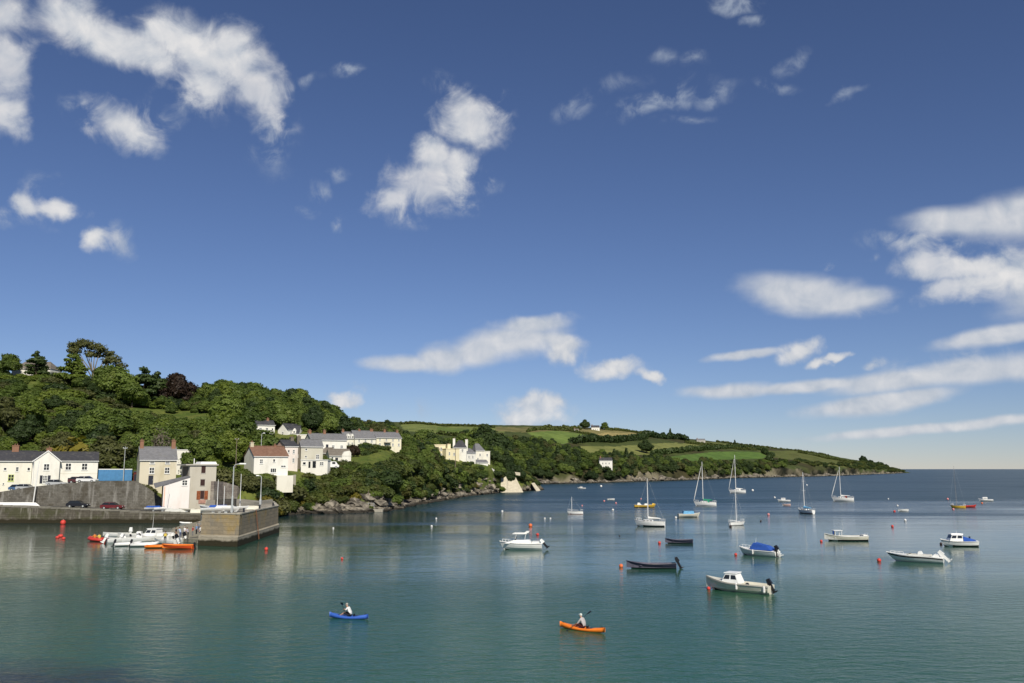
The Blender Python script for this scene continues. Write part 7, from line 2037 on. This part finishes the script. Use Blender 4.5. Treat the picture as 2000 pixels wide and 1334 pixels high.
def standing(x, y, z, face, label, top_c, leg_c, hair, sc=1.0, arms='down', vest=None, bend=0.0):
    o = empty('person', (x, y, z), face); o.scale = (sc, sc, sc); tag(o, label, 'person', 'people on the slipway')
    b = bend
    J = {'pelvis': (0, 0, .94, .135, .115), 'waist': (b * .15, 0, 1.08, .13, .105), 'chest': (b * .4, 0, 1.30, .155, .115), 'neck': (b * .62, 0, 1.49, .055), 'head0': (b * .68, 0, 1.56, .075), 'head': (b * .72, 0, 1.65, .098), 'headt': (b * .73, 0, 1.71, .07)}
    E = [('pelvis', 'waist', 1), ('waist', 'chest', 1), ('chest', 'neck', 1), ('neck', 'head0', 0), ('head0', 'head', 0), ('head', 'headt', 0)]
    for s_, n in ((-1, 'l'), (1, 'r')):
        J['hip' + n] = (0, s_ * .10, .88, .095); J['knee' + n] = (.03, s_ * .115, .48, .062); J['ank' + n] = (-.01, s_ * .12, .09, .043); J['toe' + n] = (.15, s_ * .135, .035, .035)
        E += [('pelvis', 'hip' + n, 2), ('hip' + n, 'knee' + n, 2), ('knee' + n, 'ank' + n, 2), ('ank' + n, 'toe' + n, 3)]
        J['sh' + n] = (b * .5, s_ * .19, 1.42, .062)
        if arms == 'down' or (arms == 'one' and s_ < 0): el, wr = (b * .45 - .02, s_ * .26, 1.14), (b * .4 + .08, s_ * .25, .92)
        elif arms == 'hips': el, wr = (-.06, s_ * .36, 1.2), (.06, s_ * .2, 1.02)
        else: el, wr = (b * .5 + .16, s_ * .26, 1.2), (b * .5 + .38, s_ * .16, 1.25)
        J['el' + n] = (*el, .045); J['wr' + n] = (*wr, .032)
        E += [('chest', 'sh' + n, 1), ('sh' + n, 'el' + n, 1), ('el' + n, 'wr' + n, 0)]
    body = skin_mesh('body', J, E, [M_SKIN, top_c, leg_c, M_BLACK], None, o)
    hb = MB()
    for s_, n in ((-1, 'l'), (1, 'r')):
        w = Vector(J['wr' + n][:3]); d = (w - Vector(J['el' + n][:3])).normalized(); fingers(hb, w, d, (.4, s_, 0))
    hb.build('hands', M_SKIN, o)
    hp = J['head']; head_parts(o, hp[0], hp[1], hp[2], 0, hair)
    if vest: MB().taper(b * .3 - .16, b * .3 + .17, -.2, .2, 1.02, 1.42, .0, -.02, .02).build('life_jacket', vest, o)
    return o
SLP = [(322, 1061, 1.9, 'person in a yellow life jacket stepping between the boats', cloth('dark_blue_cloth', (.03, .04, .08)), cloth('dark_cloth', (.02, .02, .025)), M_HAIRB, .98, 'fwd', cloth('yellow_cloth', (.62, .47, .10)), .25),
 (343, 1053, .2, 'dark clothed person standing at the water end of the slipway', cloth('black_cloth', (.02, .02, .022)), cloth('tan_cloth', (.30, .21, .12)), M_HAIRB, 1.0, 'down', None, 0),
 (352, 1052, 2.6, 'person in pale blue bending over on the slipway', cloth('pale_blue_cloth', (.38, .46, .62)), cloth('denim', (.08, .11, .2)), M_HAIRB, .96, 'fwd', None, .45),
 (360, 1049, 1.2, 'person in a white shirt and blue trousers in the middle of the slipway', cloth('white_cloth', (.70, .70, .69)), cloth('denim', (.08, .11, .2)), M_HAIRG, 1.0, 'one', None, 0),
 (367, 1051, 3.3, 'person in lilac grey leaning forward beside the white shirted person', cloth('lilac_cloth', (.46, .43, .52)), cloth('dark_cloth', (.02, .02, .025)), M_HAIRB, .9, 'fwd', None, .3),
 (376, 1048, 4.0, 'person in a red top standing near the pier wall', cloth('red_cloth', (.34, .06, .06)), cloth('grey_cloth', (.2, .2, .21)), M_HAIRB, .95, 'hips', None, 0),
 (383, 1046, .8, 'person in a blue jacket against the pier wall', cloth('blue_cloth', (.16, .26, .44)), cloth('dark_cloth', (.02, .02, .025)), M_HAIRG, 1.02, 'down', None, 0),
 (392, 1049, 5.0, 'person in a white top and black trousers closest to the pier wall', cloth('white_cloth', (.70, .70, .69)), cloth('black_cloth', (.02, .02, .022)), M_HAIRB, 1.0, 'one', None, 0),
 (388, 1043, 2.0, 'person in grey behind the others where the slipway meets the pier', cloth('grey_cloth', (.2, .2, .21)), cloth('denim', (.08, .11, .2)), M_HAIRG, 1.0, 'hips', None, 0)]
for (px, py, fc, lab, tc_, lc_, hr, sc_, ar, ve, be) in SLP:
    z = .75
    for _ in range(4):
        p = at(px, py, z); z = max(.02, slip_z(p.x, p.y)) if px > 330 else .35
    standing(p.x, p.y, z, fc, lab, tc_, lc_, hr, sc_, ar, ve, be)

def kayak(px, py, hd, L, mat, label, name='kayak'):
    b = boat(name, px, py, hd, label, 'kayak')
    B_ = .76; n = 18; V = []; F = []
    for i in range(n + 1):
        s = i / n; x = -L / 2 + L * s
        w = B_ / 2 * max(.02, math.sin(math.pi * (.015 + .97 * s)) ** .78)
        rise = .20 * abs(2 * s - 1) ** 2.4
        zt = .20 + rise * (1.0 if s > .5 else .8); zb = -.08 + rise * .75
        dip = .10 * math.exp(-((s - .44) / .13) ** 2)
        ring = [(0, zb), (w * .62, zb + .03), (w, zb * .4 + zt * .5), (w * .93, zt), (w * .55, zt + .02 - dip), (0, zt + .035 - dip * 1.3)]
        ring = ring + [(-a, c) for a, c in reversed(ring[1:-1])]
        for a, c in ring: V.append((x, a, c))
    m_ = 10
    for i in range(n):
        for j in range(m_): F.append((i * m_ + j, (i + 1) * m_ + j, (i + 1) * m_ + (j + 1) % m_, i * m_ + (j + 1) % m_)[::-1])
    F.append(tuple(range(m_))); F.append(tuple(reversed([n * m_ + j for j in range(m_)])))
    mesh_obj('hull', V, F, mat, b, True)
    MB().taper(-.95, -.55, -.22, .22, .20, .24, .03, .03, .03).build('rear_well', M_BLACK, b); MB().tube([(L * .3, 0, .245, .15), (L * .3, 0, .275, .14)], 12).build('hatch', M_BLACK, b)
    MB().box(-.45, -.42, -.15, .15, .2, .36).build('backrest', M_BLACK, b)
    for s_ in (-.46, .46): MB().tube([(L * s_, 0, .34, .03), (L * s_ * .93, 0, .40, .025), (L * s_ * .88, 0, .33, .03)], 6).build('carry_handle', M_BLACK, b)
    return b
def paddler(k, label, shirt, legs, hair, hat, lean, pad_yaw, pad_roll, paddle=True, shift=(0, 0, 0), grp=None):
    """a person seated on the kayak k, knees bent, both hands on the paddle; x forward"""
    o = empty('person', k.location + Matrix.Rotation(k.rotation_euler.z, 3, 'Z') @ Vector(shift), k.rotation_euler.z); tag(o, label, 'person', grp)
    pc = Vector((.36, 0, .52)); q = Euler((pad_roll, 0, pad_yaw)).to_matrix()
    hl, hr = pc + q @ Vector((0, .30, 0)), pc + q @ Vector((0, -.30, 0))
    J = {'pelvis': (-.22, 0, .27, .17, .14), 'waist': (-.20 + lean * .1, 0, .42, .165, .135), 'chest': (-.16 + lean * .35, 0, .64, .20, .155), 'neck': (-.12 + lean * .55, 0, .84, .055), 'head0': (-.09 + lean * .6, 0, .90, .075), 'head': (-.07 + lean * .62, 0, .99, .098), 'headt': (-.07 + lean * .63, 0, 1.05, .07)}
    E = [('pelvis', 'waist', 1), ('waist', 'chest', 1), ('chest', 'neck', 1), ('neck', 'head0', 0), ('head0', 'head', 0), ('head', 'headt', 0)]
    for s_, n, w in ((1, 'l', hl), (-1, 'r', hr)):
        J['hip' + n] = (-.12, s_ * .12, .24, .095); J['knee' + n] = (.32, s_ * .20, .42, .062); J['ank' + n] = (.66, s_ * .15, .20, .045); J['toe' + n] = (.74, s_ * .17, .31, .034)
        E += [('pelvis', 'hip' + n, 2), ('hip' + n, 'knee' + n, 2), ('knee' + n, 'ank' + n, 0), ('ank' + n, 'toe' + n, 3)]
        sh = Vector((-.13 + lean * .45, s_ * .19, .76)); wr = w + Vector((-.06, 0, .02))
        el = (sh + wr) / 2 + Vector((-.02, s_ * .08, -.10))
        J['sh' + n] = (*sh, .082); J['el' + n] = (*el, .056); J['wr' + n] = (*wr, .033)
        E += [('chest', 'sh' + n, 1), ('sh' + n, 'el' + n, 1), ('el' + n, 'wr' + n, 0)]
    skin_mesh('body', J, E, [M_SKIN, shirt, legs, M_BLACK], None, o)
    hb = MB()
    for n, s_ in (('l', 1), ('r', -1)):
        w = Vector(J['wr' + n][:3]); fingers(hb, w, (1, 0, -.1), (0, s_, 0), 0, 1.0)
    hb.build('hands', M_SKIN, o)
    hp = J['head']; head_parts(o, hp[0], hp[1], hp[2], 0, hair, hat)
    if not paddle: return
    p = empty('paddle', k.location, k.rotation_euler.z); tag(p, label.split(' seated')[0].replace('person', 'paddle held by the person'), 'paddle')
    def W(v_): return tuple(pc + q @ Vector(v_))
    MB().tube([(*W((0, -1.0, 0)), .016), (*W((0, 1.0, 0)), .016)], 8).build('shaft', M_BLACK, p)
    for s_ in (-1, 1):
        mb = MB(); A = [(-.03, s_ * .92, -.008), (.03, s_ * .92, -.008), (.09, s_ * 1.10, -.008), (.085, s_ * 1.32, -.008), (-.085, s_ * 1.32, -.008), (-.09, s_ * 1.10, -.008)]
        b0 = [W(a) for a in A]; t0 = [W((a[0], a[1], .008)) for a in A]; n = 6
        mb.V = b0 + t0; mb.F = [tuple(reversed(range(n))), tuple(range(n, 2 * n))] + [(i, (i + 1) % n, n + (i + 1) % n, n + i) for i in range(n)]; mb.M = [0] * 8
        mb.build('blade', M_BLACK, p)
k = kayak(681, 1208, 164, 3.15, M_BLUEK, 'blue sit on top kayak in the near water, left of the orange one')
paddler(k, 'person in a white shirt seated on the blue kayak', cloth('white_cloth', (.70, .70, .69)), cloth('dark_cloth', (.02, .02, .025)), M_HAIRG, None, .42, .25, .62)
k = kayak(1137, 1231, 142, 3.7, M_ORANGE, 'orange sit on top kayak in the near water, right of the blue one')
paddler(k, 'person in a pale grey top and light cap seated on the orange kayak', cloth('pale_grey_cloth', (.42, .40, .40)), cloth('dark_maroon_cloth', (.06, .015, .015)), M_HAIRB, cloth('pale_cap', (.60, .64, .60)), .30, -.35, -.5)

for sx_, lab, sh_c in ((.75, 'person in an orange life jacket at the front of the red inflatable', cloth('orange_cloth', (.6, .2, .04))), (-.35, 'person in a yellow life jacket at the back of the red inflatable', cloth('yellow_cloth', (.62, .47, .10)))):
    paddler(red_rib, lab, sh_c, cloth('dark_cloth', (.02, .02, .025)), M_HAIRB, None, .15, 0, 0, False, (sx_, 0, .1), 'people in the red inflatable')
# mooring lines from the bows to the buoys
for (n_, a, za, b_, lab) in [('navy', (1224, 1106), .75, (1213, 1104), 'thin mooring line from the long navy rowing boat to its orange buoy'), ('cuddy', (1386, 1147), .85, (1384, 1148), 'thin mooring line from the cuddy boat to its red buoy'),
      ('canopy', (1449, 1079), .8, (1437, 1082), 'thin mooring line from the blue canopied boat to its red buoy'), ('speed', (1741, 1091), .75, (1717, 1093), 'thin mooring line from the low speedboat to its red buoy'), ('open', (1610, 1056), .8, (1604, 1056), 'thin mooring line from the long open boat to its red buoy')]:
    p, q = at(*a), at(*b_)
    o = MB().tube([(p.x, p.y, za, .014), ((p.x + q.x) / 2, (p.y + q.y) / 2, za * .4, .014), (q.x, q.y, .25, .014)], 5).build('mooring_line', M_RUB); tag(o, lab, 'rope', 'mooring lines')
